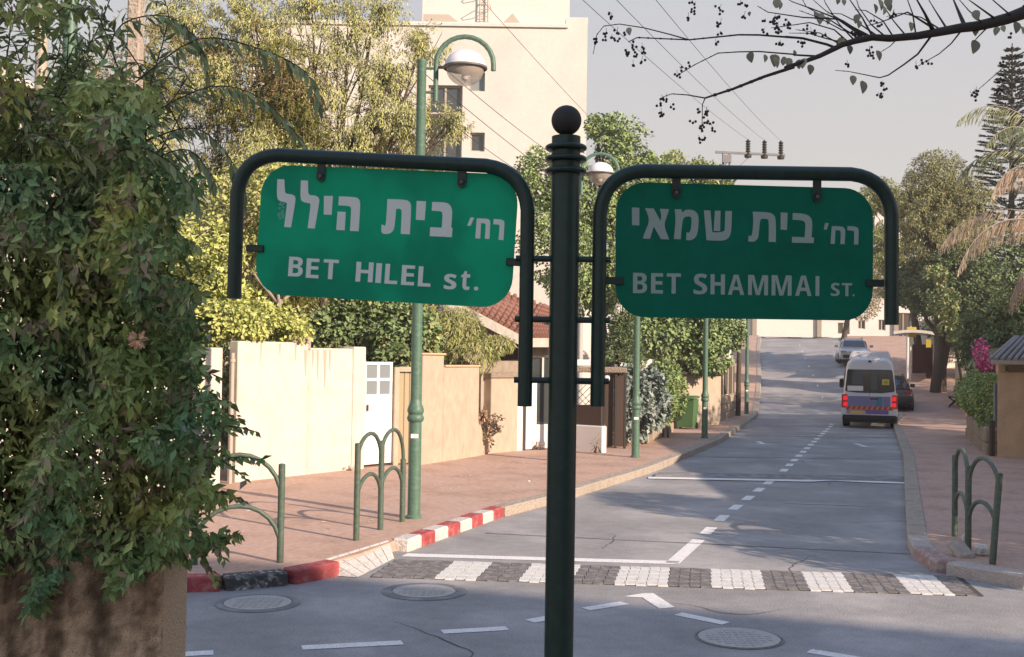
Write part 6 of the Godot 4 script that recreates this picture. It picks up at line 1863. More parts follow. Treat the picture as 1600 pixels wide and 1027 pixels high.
	put_w("flower", fl, M.leaf, t)
	# the taller shrub with long narrow leaves
	t = thing("arching_shrub", "tall shrub with long narrow leaves and arching shoots at the upper left", "shrub", Vector3(-1.9, 1.5, -4.5))
	var nar := [lin(0.045, 0.075, 0.025), lin(0.065, 0.10, 0.03), lin(0.10, 0.14, 0.04), lin(0.15, 0.18, 0.06)]
	var lv := MB.new(); wood = MB.new()
	var shoots := [[[-1.36, 3.21], [-1.14, 3.37], [-0.91, 3.335], [-0.75, 3.255], [-0.70, 3.15]], [[-1.30, 3.10], [-1.09, 3.20], [-0.91, 3.16], [-0.75, 3.0]], [[-1.48, 3.28], [-1.41, 3.42], [-1.25, 3.45], [-1.14, 3.36], [-1.10, 3.24]],
		[[-1.32, 3.0], [-1.14, 3.05], [-1.0, 2.92], [-0.966, 2.76]], [[-1.28, 2.94], [-1.16, 2.97], [-1.05, 2.84]], [[-1.75, 3.05], [-1.8, 3.2], [-1.72, 2.98], [-1.66, 2.8]],
		[[-1.5, 2.9], [-1.35, 2.98], [-1.2, 2.9], [-1.12, 2.78]], [[-1.8, 2.6], [-1.7, 2.72], [-1.62, 2.6], [-1.6, 2.44]], [[-1.7, 2.2], [-1.62, 2.34], [-1.52, 2.26], [-1.46, 2.1]], [[-1.6, 2.95], [-1.5, 3.1], [-1.38, 3.0], [-1.32, 2.85]]]
	for s in shoots:
		var pts := []
		var z := rng.randf_range(-4.05, -3.85)
		for p in s: pts.append(Vector3(p[0] * -z / 4.0, 2.25 + (p[1] - 2.25) * -z / 4.0, z))
		shoot(lv, wood, pts, 0.075, 0.018, 0.010, [nar[0], nar[1], nar[2]], 0.9)
	for k in 110:
		var a := Vector3(rng.randf_range(-2.4, -1.25), rng.randf_range(2.2, 3.45), rng.randf_range(-4.6, -4.0))
		var b := a + Vector3(rng.randf_range(-0.22, 0.25), rng.randf_range(0.1, 0.45), rng.randf_range(-0.1, 0.2))
		var e := b + Vector3(rng.randf_range(-0.15, 0.2), rng.randf_range(-0.2, 0.12), rng.randf_range(0.0, 0.2))
		if maxf(b.x, e.x) > edge_at(minf(b.y, 3.3)) + 0.1: continue
		shoot(lv, wood, [a, b, e], 0.062, 0.015, 0.010, [nar[0], nar[1], nar[2], nar[3] if a.x < -1.6 else nar[1]], 0.5)
	put_w("foliage", lv, M.leaf_dull, t).set_meta("kind", "stuff")
	put_w("stems", wood, M.bark, t)
	# poles that show above the shrub
	t = thing("pole", "grey round pole standing behind the shrub, leftmost at the top edge", "pole", Vector3(-3.42, 0.1, -8.0), 0.0, "poles behind the climbing shrub")
	mb = MB.new()
	mb.tube([Vector3.ZERO, Vector3(0.04, 6.5, 0)], 0.042, 12)
	put("shaft", mb, M.shutter, t)
	t = thing("pole", "dull teal pole behind the shrub, second from the left at the top edge", "pole", Vector3(-3.26, 0.1, -8.1), 0.0, "poles behind the climbing shrub")
	mb = MB.new()
	mb.tube([Vector3.ZERO, Vector3(0.04, 6.5, 0)], 0.05, 12)
	put("shaft", mb, M.lamp_green, t)
	t = thing("pole", "wide pale concrete pole behind the shrub, rightmost of those at the top edge", "pole", Vector3(-4.85, 0.1, -14.0), 0.0, "poles behind the climbing shrub")
	mb = MB.new()
	mb.box(Vector3(0.08, 4.6, 0), Vector3(0.16, 9.2, 0.2), Basis(), 0.02)
	put("shaft", mb, M.concrete, t)

# ------------------------------------------------------------------ vehicles
func ring(w: float, y0: float, y1: float, z: float, r: float, tuck := 0.0) -> Array:
	var o := []
	for c in [[1, 1], [-1, 1], [-1, -1], [1, -1]]:
		for k in 4:
			var a := (k / 3.0) * PI * 0.5
			var cx := cos(a); var cy := sin(a)
			var q := Vector2(cx, cy)
			if c[0] < 0 and c[1] > 0: q = Vector2(-cy, cx)
			elif c[0] < 0: q = Vector2(-cx, -cy)
			elif c[1] < 0: q = Vector2(cy, -cx)
			var rr := r if c[1] > 0 else r * 0.4
			var hw := w - (tuck if c[1] > 0 else 0.0)
			o.append(Vector3(c[0] * (hw - rr) + q.x * rr, (y1 - rr if c[1] > 0 else y0 + rr) + q.y * rr, z))
	return o

func wheel(t: Node3D, at: Vector3, r: float, w: float) -> void:
	var xf := Transform3D(Basis(Vector3.BACK, PI / 2), at)
	var mb := MB.new()
	mb.lathe([Vector2(r * 0.62, -w * 0.5), Vector2(r * 0.94, -w * 0.5), Vector2(r, -w * 0.36), Vector2(r, w * 0.36), Vector2(r * 0.94, w * 0.5), Vector2(r * 0.62, w * 0.5)], xf, 20)
	var p := put("wheel", mb, M.rubber, t)
	mb = MB.new()
	mb.lathe([Vector2(0.0, -w * 0.46), Vector2(r * 0.62, -w * 0.44), Vector2(r * 0.62, w * 0.44), Vector2(0.0, w * 0.46)], xf, 14)
	put("rim", mb, M.steel_worn, p)

func vehicles() -> void:
	minibus()
	var proto := car("parked_car", "black parked car with a yellow number plate, just right of the minibus", on(16.05, -47.8, 0.0), ROAD_YAW + 0.04, M.car_black, true)
	car("parked_car", "grey blue parked car ahead of the black one, under the bus shelter", on(17.3, -54.3, 0.0), -0.24, M.car_blue, false)
	var far := on(19.7, -65.0, 0.0)
	var c := car("parked_car", "light grey estate car with roof rails, coming down the far part of the road", far, PI - 0.24, M.car_silver, false)

func car(called: String, label: String, at: Vector3, yaw: float, paint: Material, rear: bool) -> Node3D:
	var t := thing(called, label, "car", at, yaw, "cars parked along the road")
	# nose towards -z
	var mb := MB.new()
	mb.loft([ring(0.80, 0.30, 0.72, 2.12, 0.14), ring(0.86, 0.24, 0.86, 2.0, 0.16), ring(0.88, 0.22, 0.92, 1.2, 0.16), ring(0.88, 0.22, 0.92, 0.0, 0.16), ring(0.88, 0.22, 0.90, -1.0, 0.16), ring(0.86, 0.22, 0.82, -1.7, 0.16), ring(0.78, 0.26, 0.68, -2.1, 0.16)])
	mb.smooth(0.6)
	put("body", mb, paint, t)
	mb = MB.new()
	mb.loft([ring(0.74, 0.86, 0.93, 1.95, 0.03), ring(0.74, 0.86, 1.28, 1.62, 0.14, 0.12), ring(0.74, 0.86, 1.44, 1.1, 0.14, 0.14), ring(0.74, 0.86, 1.46, 0.1, 0.14, 0.14), ring(0.74, 0.86, 1.36, -0.4, 0.14, 0.13), ring(0.74, 0.86, 0.93, -1.05, 0.03)])
	mb.smooth(0.6)
	put("cabin", mb, paint, t)
	mb = MB.new()
	mb.quad(Vector3(-0.60, 0.98, 1.925), Vector3(0.60, 0.98, 1.925), Vector3(0.52, 1.27, 1.66), Vector3(-0.52, 1.27, 1.66), Vector3(0, 0.3, 1))
	put("rear_window", mb, M.car_glass, t)
	mb = MB.new()
	mb.quad(Vector3(-0.62, 0.98, -1.01), Vector3(0.62, 0.98, -1.01), Vector3(0.53, 1.33, -0.47), Vector3(-0.53, 1.33, -0.47), Vector3(0, 0.5, -1))
	put("windscreen", mb, M.car_glass, t)
	for s in [-1.0, 1.0]:
		for z in [[1.5, 0.62], [0.54, -0.55]]:
			mb = MB.new()
			mb.quad(Vector3(s * 0.752, 0.96, z[0]), Vector3(s * 0.752, 0.96, z[1] - (0.25 if z[1] < 0 else 0.0)), Vector3(s * 0.648, 1.32, z[1] + 0.05), Vector3(s * 0.648, 1.32, z[0] - (0.1 if z[0] > 1.0 else 0.0)), Vector3(s, 0.2, 0))
			put("side_window", mb, M.car_glass, t)
		mb = MB.new()
		mb.box(Vector3(s * 0.96, 1.0, -0.7), Vector3(0.2, 0.14, 0.1), Basis(), 0.03)
		put("mirror", mb, M.rubber if rear else paint, t)
		mb = MB.new()
		mb.box(Vector3(s * 0.66, 0.78, 2.06), Vector3(0.3, 0.14, 0.12), Basis(), 0.03)
		put("tail_light", mb, M.tail_off, t)
		mb = MB.new()
		mb.box(Vector3(s * 0.62, 0.66, -2.04), Vector3(0.32, 0.13, 0.14), Basis(), 0.04)
		put("headlight", mb, M.glass_grey, t)
		for z in [-1.32, 1.30]: wheel(t, Vector3(s * 0.80, 0.31, z), 0.31, 0.2)
		mb = MB.new()
		mb.bar(Vector3(s * 0.5, 1.49, 0.95), Vector3(s * 0.5, 1.48, -0.1), 0.04, 0.04)
		put("roof_rail", mb, M.rubber, t)
	mb = MB.new()
	mb.box(Vector3(0, 0.66, 2.135), Vector3(0.5, 0.12, 0.02))
	put("number_plate", mb, M.plate_yellow, t)
	mb = MB.new()
	mb.box(Vector3(0, 0.36, 2.1), Vector3(1.5, 0.16, 0.12), Basis(), 0.03)
	put("bumper", mb, M.rubber, t)
	mb = MB.new()
	mb.box(Vector3(0, 0.4, -2.08), Vector3(1.3, 0.2, 0.1), Basis(), 0.03)
	put("bumper", mb, M.rubber, t)
	return t

func minibus() -> void:
	var t := thing("minibus", "white minibus with blue and purple lower body and lit red tail lights, driving away", "minibus", on(12.28, -38.6), -0.325)
	# rear face at z = 0, nose at z = -5.9
	var mb := MB.new()
	var w := 0.93
	mb.loft([ring(w - 0.04, 0.42, 2.34, 0.0, 0.34, 0.16), ring(w, 0.38, 2.45, -0.14, 0.34, 0.16), ring(w, 0.36, 2.48, -2.0, 0.34, 0.16), ring(w, 0.36, 2.46, -4.0, 0.34, 0.16), ring(w, 0.36, 2.2, -4.6, 0.3, 0.15), ring(w, 0.36, 1.35, -5.3, 0.2, 0.05), ring(w - 0.05, 0.36, 1.1, -5.75, 0.2, 0.05), ring(w - 0.12, 0.4, 0.9, -5.9, 0.2, 0.03)])
	mb.smooth(0.7)
	put("body", mb, M.van_white, t)
	mb = MB.new()
	mb.loft([ring(0.66, 2.36, 2.62, -0.22, 0.08, 0.06), ring(0.70, 2.36, 2.66, -0.4, 0.1, 0.06), ring(0.70, 2.36, 2.66, -1.7, 0.1, 0.06), ring(0.64, 2.36, 2.5, -2.0, 0.05, 0.04)])
	mb.smooth(0.6)
	put("roof_unit", mb, M.van_white, t)
	# rear window with rounded frame, what shows behind it and stickers on it
	var poly := PackedVector2Array()
	for p in [[-0.80, 1.30], [-0.76, 1.26], [-0.4, 1.22], [0.4, 1.22], [0.78, 1.27], [0.82, 1.33], [0.74, 1.98], [0.70, 2.02], [-0.70, 2.02], [-0.74, 1.98]]: poly.append(Vector2(p[0], p[1]))
	mb = MB.new()
	mb.prism(poly, 0.0, 0.012)
	var win := put("rear_window", mb, M.car_glass, t)
	mb = MB.new()
	mb.box(Vector3(-0.47, 1.37, 0.016), Vector3(0.52, 0.17, 0.006))
	put("paper_sign", mb, M.white_paint, win)
	mb = MB.new()
	mb.box(Vector3(0.52, 1.60, 0.016), Vector3(0.24, 0.2, 0.006))
	put("sticker", mb, M.yellow, win)
	mb = MB.new()
	mb.prism(PackedVector2Array([Vector2(0.45, 1.56), Vector2(0.60, 1.56), Vector2(0.525, 1.66)]), 0.019, 0.022)
	put("sticker_mark", mb, M.dark_yellow, win)
	mb = MB.new()
	mb.box(Vector3(-0.40, 1.72, 0.014), Vector3(0.36, 0.42, 0.003))
	mb.box(Vector3(0.14, 1.6, 0.014), Vector3(0.20, 0.55, 0.003))
	mb.box(Vector3(0.2, 1.93, 0.0145), Vector3(0.44, 0.1, 0.003))
	put("interior_glimpse", mb, M.glimpse, win)
	# coloured lower rear: lilac left, teal and violet panels, stripes
	for s in [[-0.42, 0.82, 0.66, 0.52, "lilac"], [0.05, 0.82, 0.32, 0.52, "lilac"], [0.32, 0.82, 0.22, 0.52, "teal"], [0.56, 0.82, 0.24, 0.52, "violet_dim"], [-0.47, 0.50, 0.58, 0.2, "lilac_pale"], [0.22, 0.50, 0.8, 0.2, "violet"]]:
		mb = MB.new()
		mb.box(Vector3(s[0], s[1] + 0.08, 0.006), Vector3(s[2], s[3] * 0.78, 0.012))
		put("rear_panel", mb, M[s[4]], t)
	mb = MB.new()
	mb.box(Vector3(0, 0.70, 0.012), Vector3(1.56, 0.115, 0.012))
	var band := put("warning_band", mb, M.orange, t)
	for k in 9:
		mb = MB.new()
		mb.prism(PackedVector2Array([Vector2(-0.06, -0.055), Vector2(0.03, -0.055), Vector2(0.09, 0.055), Vector2(0.0, 0.055)]), 0.019, 0.022, Transform3D(Basis(), Vector3(-0.70 + k * 0.172, 0.70, 0)))
		put("stripe", mb, M.red_paint, band)
	for s in [-1.0, 1.0]:
		for y in [[1.03, "tail_lit"], [0.82, "tail_lit"]]:
			mb = MB.new()
			mb.box(Vector3(s * 0.80, y[0], 0.0), Vector3(0.16, 0.18, 0.07), Basis(), 0.03)
			put("tail_light", mb, M[y[1]], t)
		mb = MB.new()
		mb.box(Vector3(s * 0.82, 0.93, -0.005), Vector3(0.2, 0.46, 0.05), Basis(), 0.02)
		put("lamp_housing", mb, M.red_paint, t)
		for z in [-1.25, -4.7]: wheel(t, Vector3(s * 0.80, 0.34, z), 0.34, 0.24)
		mb = MB.new()
		mb.bar(Vector3(s * 0.9, 1.4, -4.5), Vector3(s * 1.1, 1.42, -4.5), 0.05, 0.05)
		mb.box(Vector3(s * 1.10, 1.46, -4.46), Vector3(0.16, 0.34, 0.12), Basis(), 0.04)
		put("mirror", mb, M.rubber, t)
		for z in [[-0.5, -1.6], [-1.8, -2.9], [-3.0, -4.2]]:
			mb = MB.new()
			mb.quad(Vector3(s * 0.905, 1.35, z[0]), Vector3(s * 0.905, 1.35, z[1]), Vector3(s * 0.83, 2.02, z[1]), Vector3(s * 0.83, 2.02, z[0]), Vector3(s, 0, 0))
			put("side_window", mb, M.car_glass, t)
	mb = MB.new()
	mb.box(Vector3(0, 0.36, 0.0), Vector3(1.78, 0.2, 0.16), Basis(), 0.04)
	mb.box(Vector3(0, 0.27, -0.1), Vector3(1.5, 0.12, 0.3), Basis(), 0.02)
	put("bumper", mb, M.rubber, t)
	mb = MB.new()
	mb.box(Vector3(-0.38, 0.545, 0.016), Vector3(0.50, 0.11, 0.012))
	put("number_plate", mb, M.plate_yellow, t)
	mb = MB.new()
	mb.box(Vector3(0.15, 1.02, 0.016), Vector3(0.26, 0.05, 0.008))
	put("badge", mb, M.dark, t)
	mb = MB.new()
	mb.box(Vector3(0, 2.30, 0.02), Vector3(0.1, 0.07, 0.05), Basis(), 0.02)
	put("camera_eye", mb, M.dark, t)
	mb = MB.new()
	mb.box(Vector3(0.0, 1.12, 0.003), Vector3(0.012, 0.0, 0.0) + Vector3(0, 1.6, 0.004))
	put("door_seam", mb, M.dark, t)

# ------------------------------------------------------------------ wires
func wires() -> void:
	var spans := [["thin power line reaching up from the left insulator of the utility pole", Vector3(0.378, 7.136, -14.0), Vector3(9.36, 11.14, -45.0)], ["thin power line reaching up from the middle insulator of the utility pole", Vector3(0.852, 7.143, -14.0), Vector3(10.02, 11.12, -45.0)], ["thin power line reaching up from the right insulator of the utility pole", Vector3(1.34, 7.232, -14.0), Vector3(10.68, 11.10, -45.0)],
		["cable crossing the white building, passing just under the lamp head", Vector3(-1.625, 7.071, -17.0), Vector3(1.961, 7.912, -34.0)], ["lower of the two cables that cross the stair window of the white building", Vector3(-1.619, 6.728, -17.0), Vector3(2.362, 7.003, -34.0)], ["lowest cable slanting behind the left sign frame towards the big tree", Vector3(-2.005, 6.575, -17.0), Vector3(1.488, 7.087, -34.0)], ["faint cable across the upper wall of the white building", Vector3(-1.374, 10.024, -22.0), Vector3(5.032, 9.936, -45.0)]]
	for s in spans:
		var mb := MB.new()
		var pts := []
		for k in 13:
			var u := k / 12.0
			pts.append(s[1].lerp(s[2], u) + Vector3(0, -0.5 * u * (1.0 - u), 0))
		mb.tube(pts, 0.005 if s[1].x > 0.0 else 0.0065, 4, false)
		tag(put("wire", mb, M.wire), s[0], "wire", "overhead wires")

# ------------------------------------------------------------------ bare branch that hangs in from the right
func overhanging_branch() -> void:
	var base := Vector3(3.9, 0.12, -3.6)
	var t := thing("overhanging_tree", "nearly bare branch with few leaves and dark berries reaching in at upper right", "tree", base)
	var mb := MB.new()
	mb.tube([base, base + Vector3(0.05, 1.5, 0), base + Vector3(-0.15, 2.9, -0.05)], [0.16, 0.12, 0.10], 12)
	put_w("trunk", mb, M.bark, t)
	mb = MB.new()
	mb.tube([base + Vector3(-0.15, 2.8, -0.05), Vector3(3.1, 3.35, -3.66), Vector3(2.3, 3.5, -3.7), Vector3(1.678, 3.421, -3.7)], [0.07, 0.05, 0.032, 0.022], 10)
	mb.tube([base + Vector3(-0.15, 2.8, -0.05), Vector3(3.7, 4.4, -3.5), Vector3(3.2, 5.4, -3.4)], [0.08, 0.06, 0.04], 10)
	mb.tube([Vector3(3.0, 3.38, -3.66), Vector3(2.4, 3.3, -3.7), Vector3(1.92, 3.17, -3.7)], [0.03, 0.012, 0.004], 8)
	for l in LIMBS:
		var pts := []
		for p in l[2]: pts.append(Vector3(p[0], p[1], p[2]))
		var radii := []
		for i in pts.size(): radii.append(lerpf(l[0], l[1], pow(float(i) / (pts.size() - 1), 0.7)))
		mb.tube(pts, radii, 7)
		# knots and buds along each twig
		var d := 0.03
		while d < long(pts) - 0.01:
			var q := walk(pts, d)
			mb.box(q, Vector3.ONE * maxf(l[1] * 2.8, 0.003), Basis(Vector3.UP, d * 40.0))
			d += rng.randf_range(0.028, 0.05)
	put_w("branch", mb, M.twig, t)
	var cols := [lin(0.085, 0.088, 0.05), lin(0.06, 0.065, 0.04), lin(0.11, 0.105, 0.055)]
	var k := 0
	for l in LIMB_LEAVES:
		var s: float = l[3]
		var lf := MB.new()
		lf.col = cols[k % 3] * rng.randf_range(0.8, 1.2)
		var yaw := rng.randf_range(-0.7, 0.7)
		var b := Basis(Vector3.UP, yaw) * Basis(Vector3.BACK, rng.randf_range(-0.3, 0.3))
		var prev := []
		for j in 9:
			var u := j / 8.0
			var hw := s * 0.36 * pow(sin(PI * pow(u, 0.75)), 0.8) * (1.0 - u * 0.15)
			var c := Vector3(0, s * (0.5 - u), 0.12 * s * sin(u * 2.5))
			var row := [c + Vector3(-hw, 0, hw * 0.25), c, c + Vector3(hw, 0, hw * 0.25)]
			if prev.size() > 0:
				for e in 2: lf.quad(prev[e], prev[e + 1], row[e + 1], row[e], Vector3.BACK)
			prev = row
		var o := put("leaf", lf, M.leaf, t)
		o.transform = t.transform.affine_inverse() * Transform3D(b, Vector3(l[0], l[1], l[2]))
		k += 1
	mb = MB.new()
	for b in BERRIES:
		var p := Vector3(b[0], b[1], b[2])
		mb.tube([p + Vector3(0, 0.014, 0) + ball() * 0.008, p], 0.0008, 3, false)
		for j in 3:
			var q := p + ball() * 0.014 * mini(j, 1)
			mb.lathe([Vector2(0, -0.0048), Vector2(0.0036, -0.003), Vector2(0.0045, 0.0), Vector2(0.0036, 0.003), Vector2(0, 0.0048)], Transform3D(Basis(), q), 7)
	put_w("berries", mb, M.twig, t).set_meta("kind", "stuff")

# ------------------------------------------------------------------ the street sign
func rounded(w: float, h: float, r: float) -> PackedVector2Array:
	var p := PackedVector2Array()
	for c in [[1, 1, 0.0], [-1, 1, 0.5], [-1, -1, 1.0], [1, -1, 1.5]]:
		for k in 9:
			var a: float = (c[2] + k / 16.0) * PI
			p.append(Vector2(c[0] * (w * 0.5 - r) + cos(a) * r, c[1] * (h * 0.5 - r) + sin(a) * r))
	return p

func bend(a: Vector3, corner: Vector3, b: Vector3, r: float) -> Array:
	var d0 := (a - corner).normalized(); var d1 := (b - corner).normalized()
	var o := []
	for k in 9:
		var u := k / 8.0
		var p0 := corner + d0 * r; var p1 := corner + d1 * r
		o.append(p0.lerp(corner, u).lerp(corner.lerp(p1, u), u) * 0.83 + (p0.lerp(p1, u)) * 0.17)
	return o

func street_sign() -> void:
	var base := Vector3(0.137, 0.12, -3.0)
	var t := thing("street_sign", "dark green post with a ball top carrying two green street name plates in tube frames", "street sign", base)
	var mb := MB.new()
	mb.lathe([Vector2(0.0385, 0.0), Vector2(0.0385, 2.722), Vector2(0.0, 2.724)], Transform3D(), 32)
	mb.lathe([Vector2(0.09, 0.0), Vector2(0.09, 0.012), Vector2(0.04, 0.03)], Transform3D(), 24)
	put("pole", mb, M.post_green, t)
	for y in [2.629, 2.662, 2.692, 2.719]:
		mb = MB.new()
		var prof := []
		for k in 9: prof.append(Vector2(0.0475 + sin(PI * k / 8.0) * 0.0085, y - cos(PI * k / 8.0) * 0.0075))
		mb.lathe([Vector2(0.036, y - 0.0075)] + prof + [Vector2(0.0, y + 0.0075)], Transform3D(), 32)
		if y != 2.719: put("ring", mb, M.post_green, t)
	mb = MB.new()
	var ballp := []
	for k in 17: ballp.append(Vector2(sin(PI * k / 16.0) * 0.0405, -cos(PI * k / 16.0) * 0.0405))
	mb.lathe(ballp, Transform3D(Basis(), Vector3(0, 2.766, 0)), 32)
	put("finial", mb, M.ball_brown, t)
	# left frame and plate hang a little askew, their far end turned away
	var lf := [Vector3(0.037, 2.12, -3.0), Vector3(0.037, 2.757, -3.0), Vector3(-0.768, 2.806, -3.12), Vector3(-0.772, 2.40, -3.12)]
	var rf := [Vector3(0.230, 2.123, -3.0), Vector3(0.230, 2.753, -3.0), Vector3(1.037, 2.768, -3.085), Vector3(1.040, 2.355, -3.085)]
	for fr in [lf, rf]:
		var path: Array = [fr[0]] + bend(fr[0], fr[1], fr[2], 0.115) + bend(fr[1], fr[2], fr[3], 0.115) + [fr[3]]
		mb = MB.new()
		mb.tube(path, 0.0195, 16)
		put_w("frame", mb, M.post_green, t)
		for y in [2.514, 2.352, 2.190]:
			mb = MB.new()
			var x0: float = 0.137
			var x1: float = fr[0].x + (-0.03 if fr == lf else 0.03)
			mb.tube([Vector3(x0, y, -3.0), Vector3(x1, y, -3.0)], 0.0085, 10)
			put_w("crossbar", mb, M.post_green, t)
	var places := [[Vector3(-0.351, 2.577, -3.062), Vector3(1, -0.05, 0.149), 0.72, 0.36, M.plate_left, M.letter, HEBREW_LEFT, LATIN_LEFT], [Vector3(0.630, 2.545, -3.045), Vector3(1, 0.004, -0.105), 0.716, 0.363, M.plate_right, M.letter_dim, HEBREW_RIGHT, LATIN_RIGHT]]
	for pl in places:
		var u: Vector3 = pl[1].normalized()
		var v := (Vector3.UP - u * u.y).normalized()
		var xf := Transform3D(Basis(u, v, u.cross(v)), pl[0])
		mb = MB.new()
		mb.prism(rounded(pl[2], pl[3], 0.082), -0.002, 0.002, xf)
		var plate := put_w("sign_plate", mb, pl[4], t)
		for g in pl[6]:
			var poly := PackedVector2Array()
			for q in g: poly.append(Vector2(q[0], q[1]))
			poly = softened(poly)
			mb = MB.new()
			mb.prism(poly, 0.0015, 0.0029, xf)
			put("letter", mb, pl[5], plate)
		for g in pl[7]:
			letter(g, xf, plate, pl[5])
		# clips: two from the bar above, one at each side
		var left_plate: bool = pl[0].x < 0
		for s in ([[-0.19, 0.17], [0.205, 0.17]] if left_plate else [[-0.195, 0.172], [0.197, 0.172]]):
			mb = MB.new()
			mb.box(xf * Vector3(s[0], s[1] + 0.005, 0.006), Vector3(0.024, 0.05, 0.004), xf.basis, 0.001)
			mb.lathe([Vector2(0.012, -0.002), Vector2(0.012, 0.0025), Vector2(0, 0.0025)], Transform3D(xf.basis * Basis(Vector3.RIGHT, PI / 2), xf * Vector3(s[0], s[1] - 0.02, 0.0055)), 14)
			var clip := put_w("clip", mb, M.steel_dark, t)
			mb = MB.new()
			mb.lathe([Vector2(0.0062, 0.0), Vector2(0.0062, 0.004), Vector2(0.003, 0.006), Vector2(0, 0.006)], Transform3D(xf.basis * Basis(Vector3.RIGHT, PI / 2), xf * Vector3(s[0], s[1] - 0.018, 0.008)), 10)
			put("bolt", mb, M.steel, clip)
		for s in [-1.0, 1.0]:
			mb = MB.new()
			var y := -0.055 if left_plate else -0.085
			if not left_plate and s > 0: y = -0.078
			mb.box(xf * Vector3(s * (pl[2] * 0.5 + 0.005), y, 0.004), Vector3(0.05, 0.02, 0.012), xf.basis, 0.002)
			put_w("side_clip", mb, M.post_green, t)
	# scraped patch beside the first letter of the left plate
	var u2: Vector3 = Vector3(1, -0.05, 0.149).normalized()
	var v2 := (Vector3.UP - u2 * u2.y).normalized()
	var x2 := Transform3D(Basis(u2, v2, u2.cross(v2)), Vector3(-0.351, 2.577, -3.062))
	mb = MB.new()
	for k in 16:
		var c := Vector2(-0.302 + rng.randf_range(-0.009, 0.009), 0.050 + rng.randf_range(-0.024, 0.024))
		mb.prism(PackedVector2Array([c, c + Vector2(0.006, 0.001), c + Vector2(0.005, 0.006), c + Vector2(-0.001, 0.005)]), 0.002, 0.0023, x2)
	put_w("scrape", mb, M.scrape, t)

# blunt corners of an outline rounded off, sharp ones kept
func softened(p: PackedVector2Array) -> PackedVector2Array:
	for round in 2:
		var o := PackedVector2Array()
		for i in p.size():
			var a := p[(i - 1 + p.size()) % p.size()]; var b := p[i]; var c := p[(i + 1) % p.size()]
			if absf((b - a).angle_to(c - b)) < 1.0:
				o.append(b.lerp(a, 0.25)); o.append(b.lerp(c, 0.25))
			else:
				o.append(b)
		p = o
	return p

var glyphs := {}

func letter(g: Array, xf: Transform3D, plate: Node3D, m: Material) -> void:
	if g[0] == "I":
		var mb := MB.new()
		mb.prism(PackedVector2Array([Vector2(g[1], g[3]), Vector2(g[2], g[3]), Vector2(g[2], g[4]), Vector2(g[1], g[4])]), 0.0015, 0.0029, xf)
		put("letter", mb, m, plate)
		return
	if not glyphs.has(g[0]):
		var tm := TextMesh.new()
		var f := SystemFont.new()
		f.font_names = PackedStringArray(["Droid Sans"])
		f.font_weight = 700
		tm.font = f
		tm.text = g[0]
		tm.font_size = 64
		tm.pixel_size = 0.01
		tm.depth = 0.02
		tm.curve_step = 1.0
		glyphs[g[0]] = tm
	var tm2: TextMesh = glyphs[g[0]]
	var box := tm2.get_aabb()
	var sx: float = (g[2] - g[1]) / box.size.x
	var sy: float = (g[4] - g[3]) / box.size.y
	var o := MeshInstance3D.new()
	o.name = numbered("letter", plate)
	o.mesh = tm2
	o.material_override = m
	plate.add_child(o)
	var c := box.get_center()
	o.transform = xf * Transform3D(Basis.from_scale(Vector3(sx, sy, 0.07)), Vector3((g[1] + g[2]) * 0.5 - c.x * sx, (g[3] + g[4]) * 0.5 - c.y * sy, 0.0022 - c.z * 0.07))

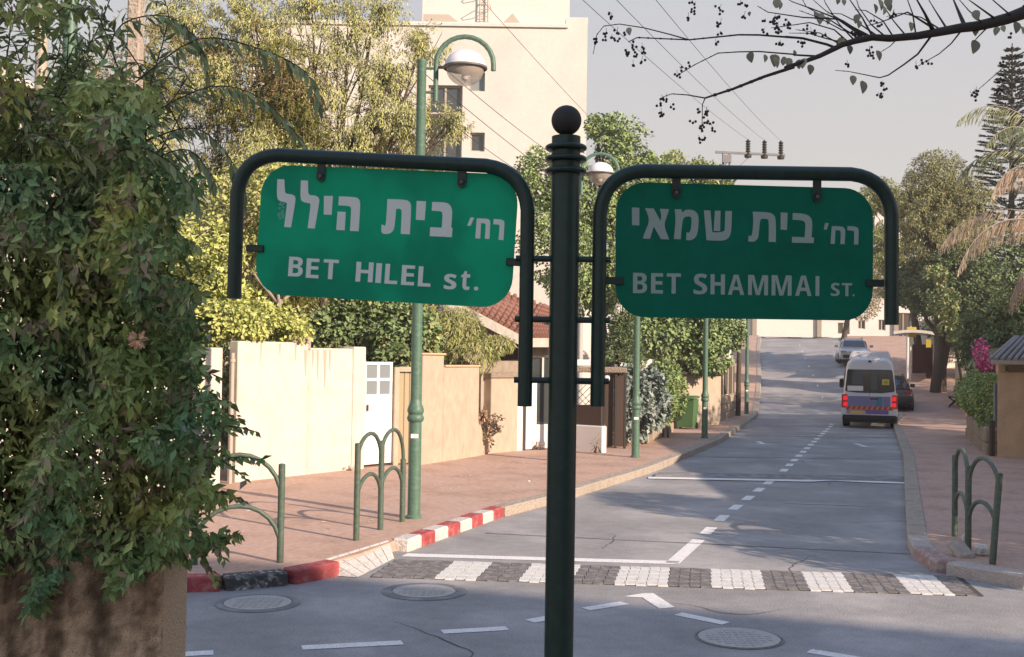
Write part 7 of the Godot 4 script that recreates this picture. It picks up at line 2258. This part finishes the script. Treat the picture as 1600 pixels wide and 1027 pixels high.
# ------------------------------------------------------------------ small things
func small_things() -> void:
	var t := thing("wheelie_bin", "green plastic wheelie bin against the cream utility wall", "bin", Vector3(5.45, 0.12, -34.9), -0.4)
	var mb := MB.new()
	mb.loft([[Vector3(-0.24, 0.06, -0.26), Vector3(0.24, 0.06, -0.26), Vector3(0.24, 0.06, 0.24), Vector3(-0.24, 0.06, 0.24)], [Vector3(-0.29, 0.92, -0.34), Vector3(0.29, 0.92, -0.34), Vector3(0.29, 0.92, 0.32), Vector3(-0.29, 0.92, 0.32)]])
	put("body", mb, M.bin_green, t)
	mb = MB.new()
	mb.box(Vector3(0, 0.97, 0.0), Vector3(0.64, 0.07, 0.74), Basis(Vector3.RIGHT, 0.05), 0.02)
	mb.tube([Vector3(-0.22, 0.95, -0.4), Vector3(0.22, 0.95, -0.4)], 0.02, 6)
	put("lid", mb, M.bin_green, t)
	for s in [-0.26, 0.26]:
		mb = MB.new()
		mb.lathe([Vector2(0, -0.03), Vector2(0.1, -0.03), Vector2(0.1, 0.03), Vector2(0, 0.03)], Transform3D(Basis(Vector3.BACK, PI / 2), Vector3(s, 0.1, -0.24)), 12)
		put("wheel", mb, M.rubber, t)
	# trailing plant in the planter
	var red := [lin(0.12, 0.045, 0.03), lin(0.16, 0.08, 0.04), lin(0.07, 0.06, 0.025), lin(0.10, 0.03, 0.025)]
	bush("trailing_plant", "reddish trailing plant hanging out of the wall planter", "plant", "", Vector3(-0.62, 0.85, -24.5), [L([-0.68, 1.02, -24.35], [0.16, 0.2, 0.12]), L([-0.42, 0.92, -24.5], [0.28, 0.08, 0.12]), L([-0.45, 0.55, -24.5], [0.1, 0.32, 0.08]), L([-0.30, 0.72, -24.6], [0.12, 0.12, 0.08])], 420, 0.09, 0.055, red, {"gap": -0.1, "seed": 41})
	bush("weed", "small dry weed at the foot of the low white wall", "plant", "", Vector3(1.95, 0.12, -25.5), [L([1.93, 0.35, -25.4], [0.08, 0.22, 0.06])], 60, 0.09, 0.02, red, {"gap": -0.4, "seed": 42})
	bush("weed", "small dry weed at the foot of the white garden gate", "plant", "", Vector3(0.65, 0.12, -26.1), [L([0.65, 0.25, -26.05], [0.14, 0.1, 0.06])], 60, 0.08, 0.02, red, {"gap": -0.4, "seed": 43})
	# rubble and soil at the corner of the white wall
	mb = MB.new()
	for k in 60:
		mb.col = lin(0.34, 0.25, 0.17) * rng.randf_range(0.6, 1.3)
		mb.box(Vector3(rng.randf_range(-3.2, -2.75), 0.12 + rng.randf_range(0, 0.06), rng.randf_range(-21.4, -20.7)), Vector3(rng.randf_range(0.03, 0.1), rng.randf_range(0.02, 0.08), rng.randf_range(0.03, 0.1)), Basis(ball().normalized(), rng.randf() * 3.0), 0.01)
	var rub := put("rubble", mb, M.tint)
	rub.set_meta("kind", "stuff")
	tag(rub, "small heap of soil and rubble at the foot of the white wall by the door", "rubble")
	# fallen leaves and litter on the pavements
	mb = MB.new()
	for k in 260:
		var s := rng.randf()
		var d := rng.randf_range(12.5, 30.0)
		var x := -1.4 + (d - 13.0) * 0.40 - rng.randf_range(0.4, 3.0)
		if k % 4 == 0: x = 5.0 + (d - 12.0) * 0.345 + rng.randf_range(0.4, 3.0)
		mb.col = [lin(0.42, 0.33, 0.20), lin(0.30, 0.20, 0.11), lin(0.6, 0.57, 0.5), lin(0.12, 0.09, 0.05)][rng.randi() % 4]
		mb.leaf(Vector3(x, 0.128, -d), Vector3(rng.randf_range(-1, 1), 0.05, rng.randf_range(-1, 1)).normalized(), Vector3.UP, rng.randf_range(0.03, 0.09), rng.randf_range(0.02, 0.05))
	var lit := put("fallen_leaves", mb, M.tint)
	lit.set_meta("kind", "stuff")
	tag(lit, "scattered fallen leaves and bits of litter on both pavements", "litter")
	# stone blocks broken loose beside the right railing
	for k in 3:
		t = thing("loose_stone", ["pale broken kerb lump at the foot of the right railing", "smaller pale lump leaning on the right railing post", "flat broken stone between the right kerb and the railing"][k], "stone", [Vector3(5.28, 0.12, -12.62), Vector3(5.24, 0.12, -12.95), Vector3(5.02, 0.12, -12.55)][k], 0.0, "loose stones by the right railing")
		mb = MB.new()
		mb.box(Vector3(0, 0.06, 0), [Vector3(0.16, 0.12, 0.14), Vector3(0.09, 0.3, 0.08), Vector3(0.3, 0.09, 0.2)][k], Basis(Vector3(0.2, 1, 0.3).normalized(), k * 0.9), 0.03)
		put("lump", mb, M.kerb_white if k < 2 else M.concrete, t)
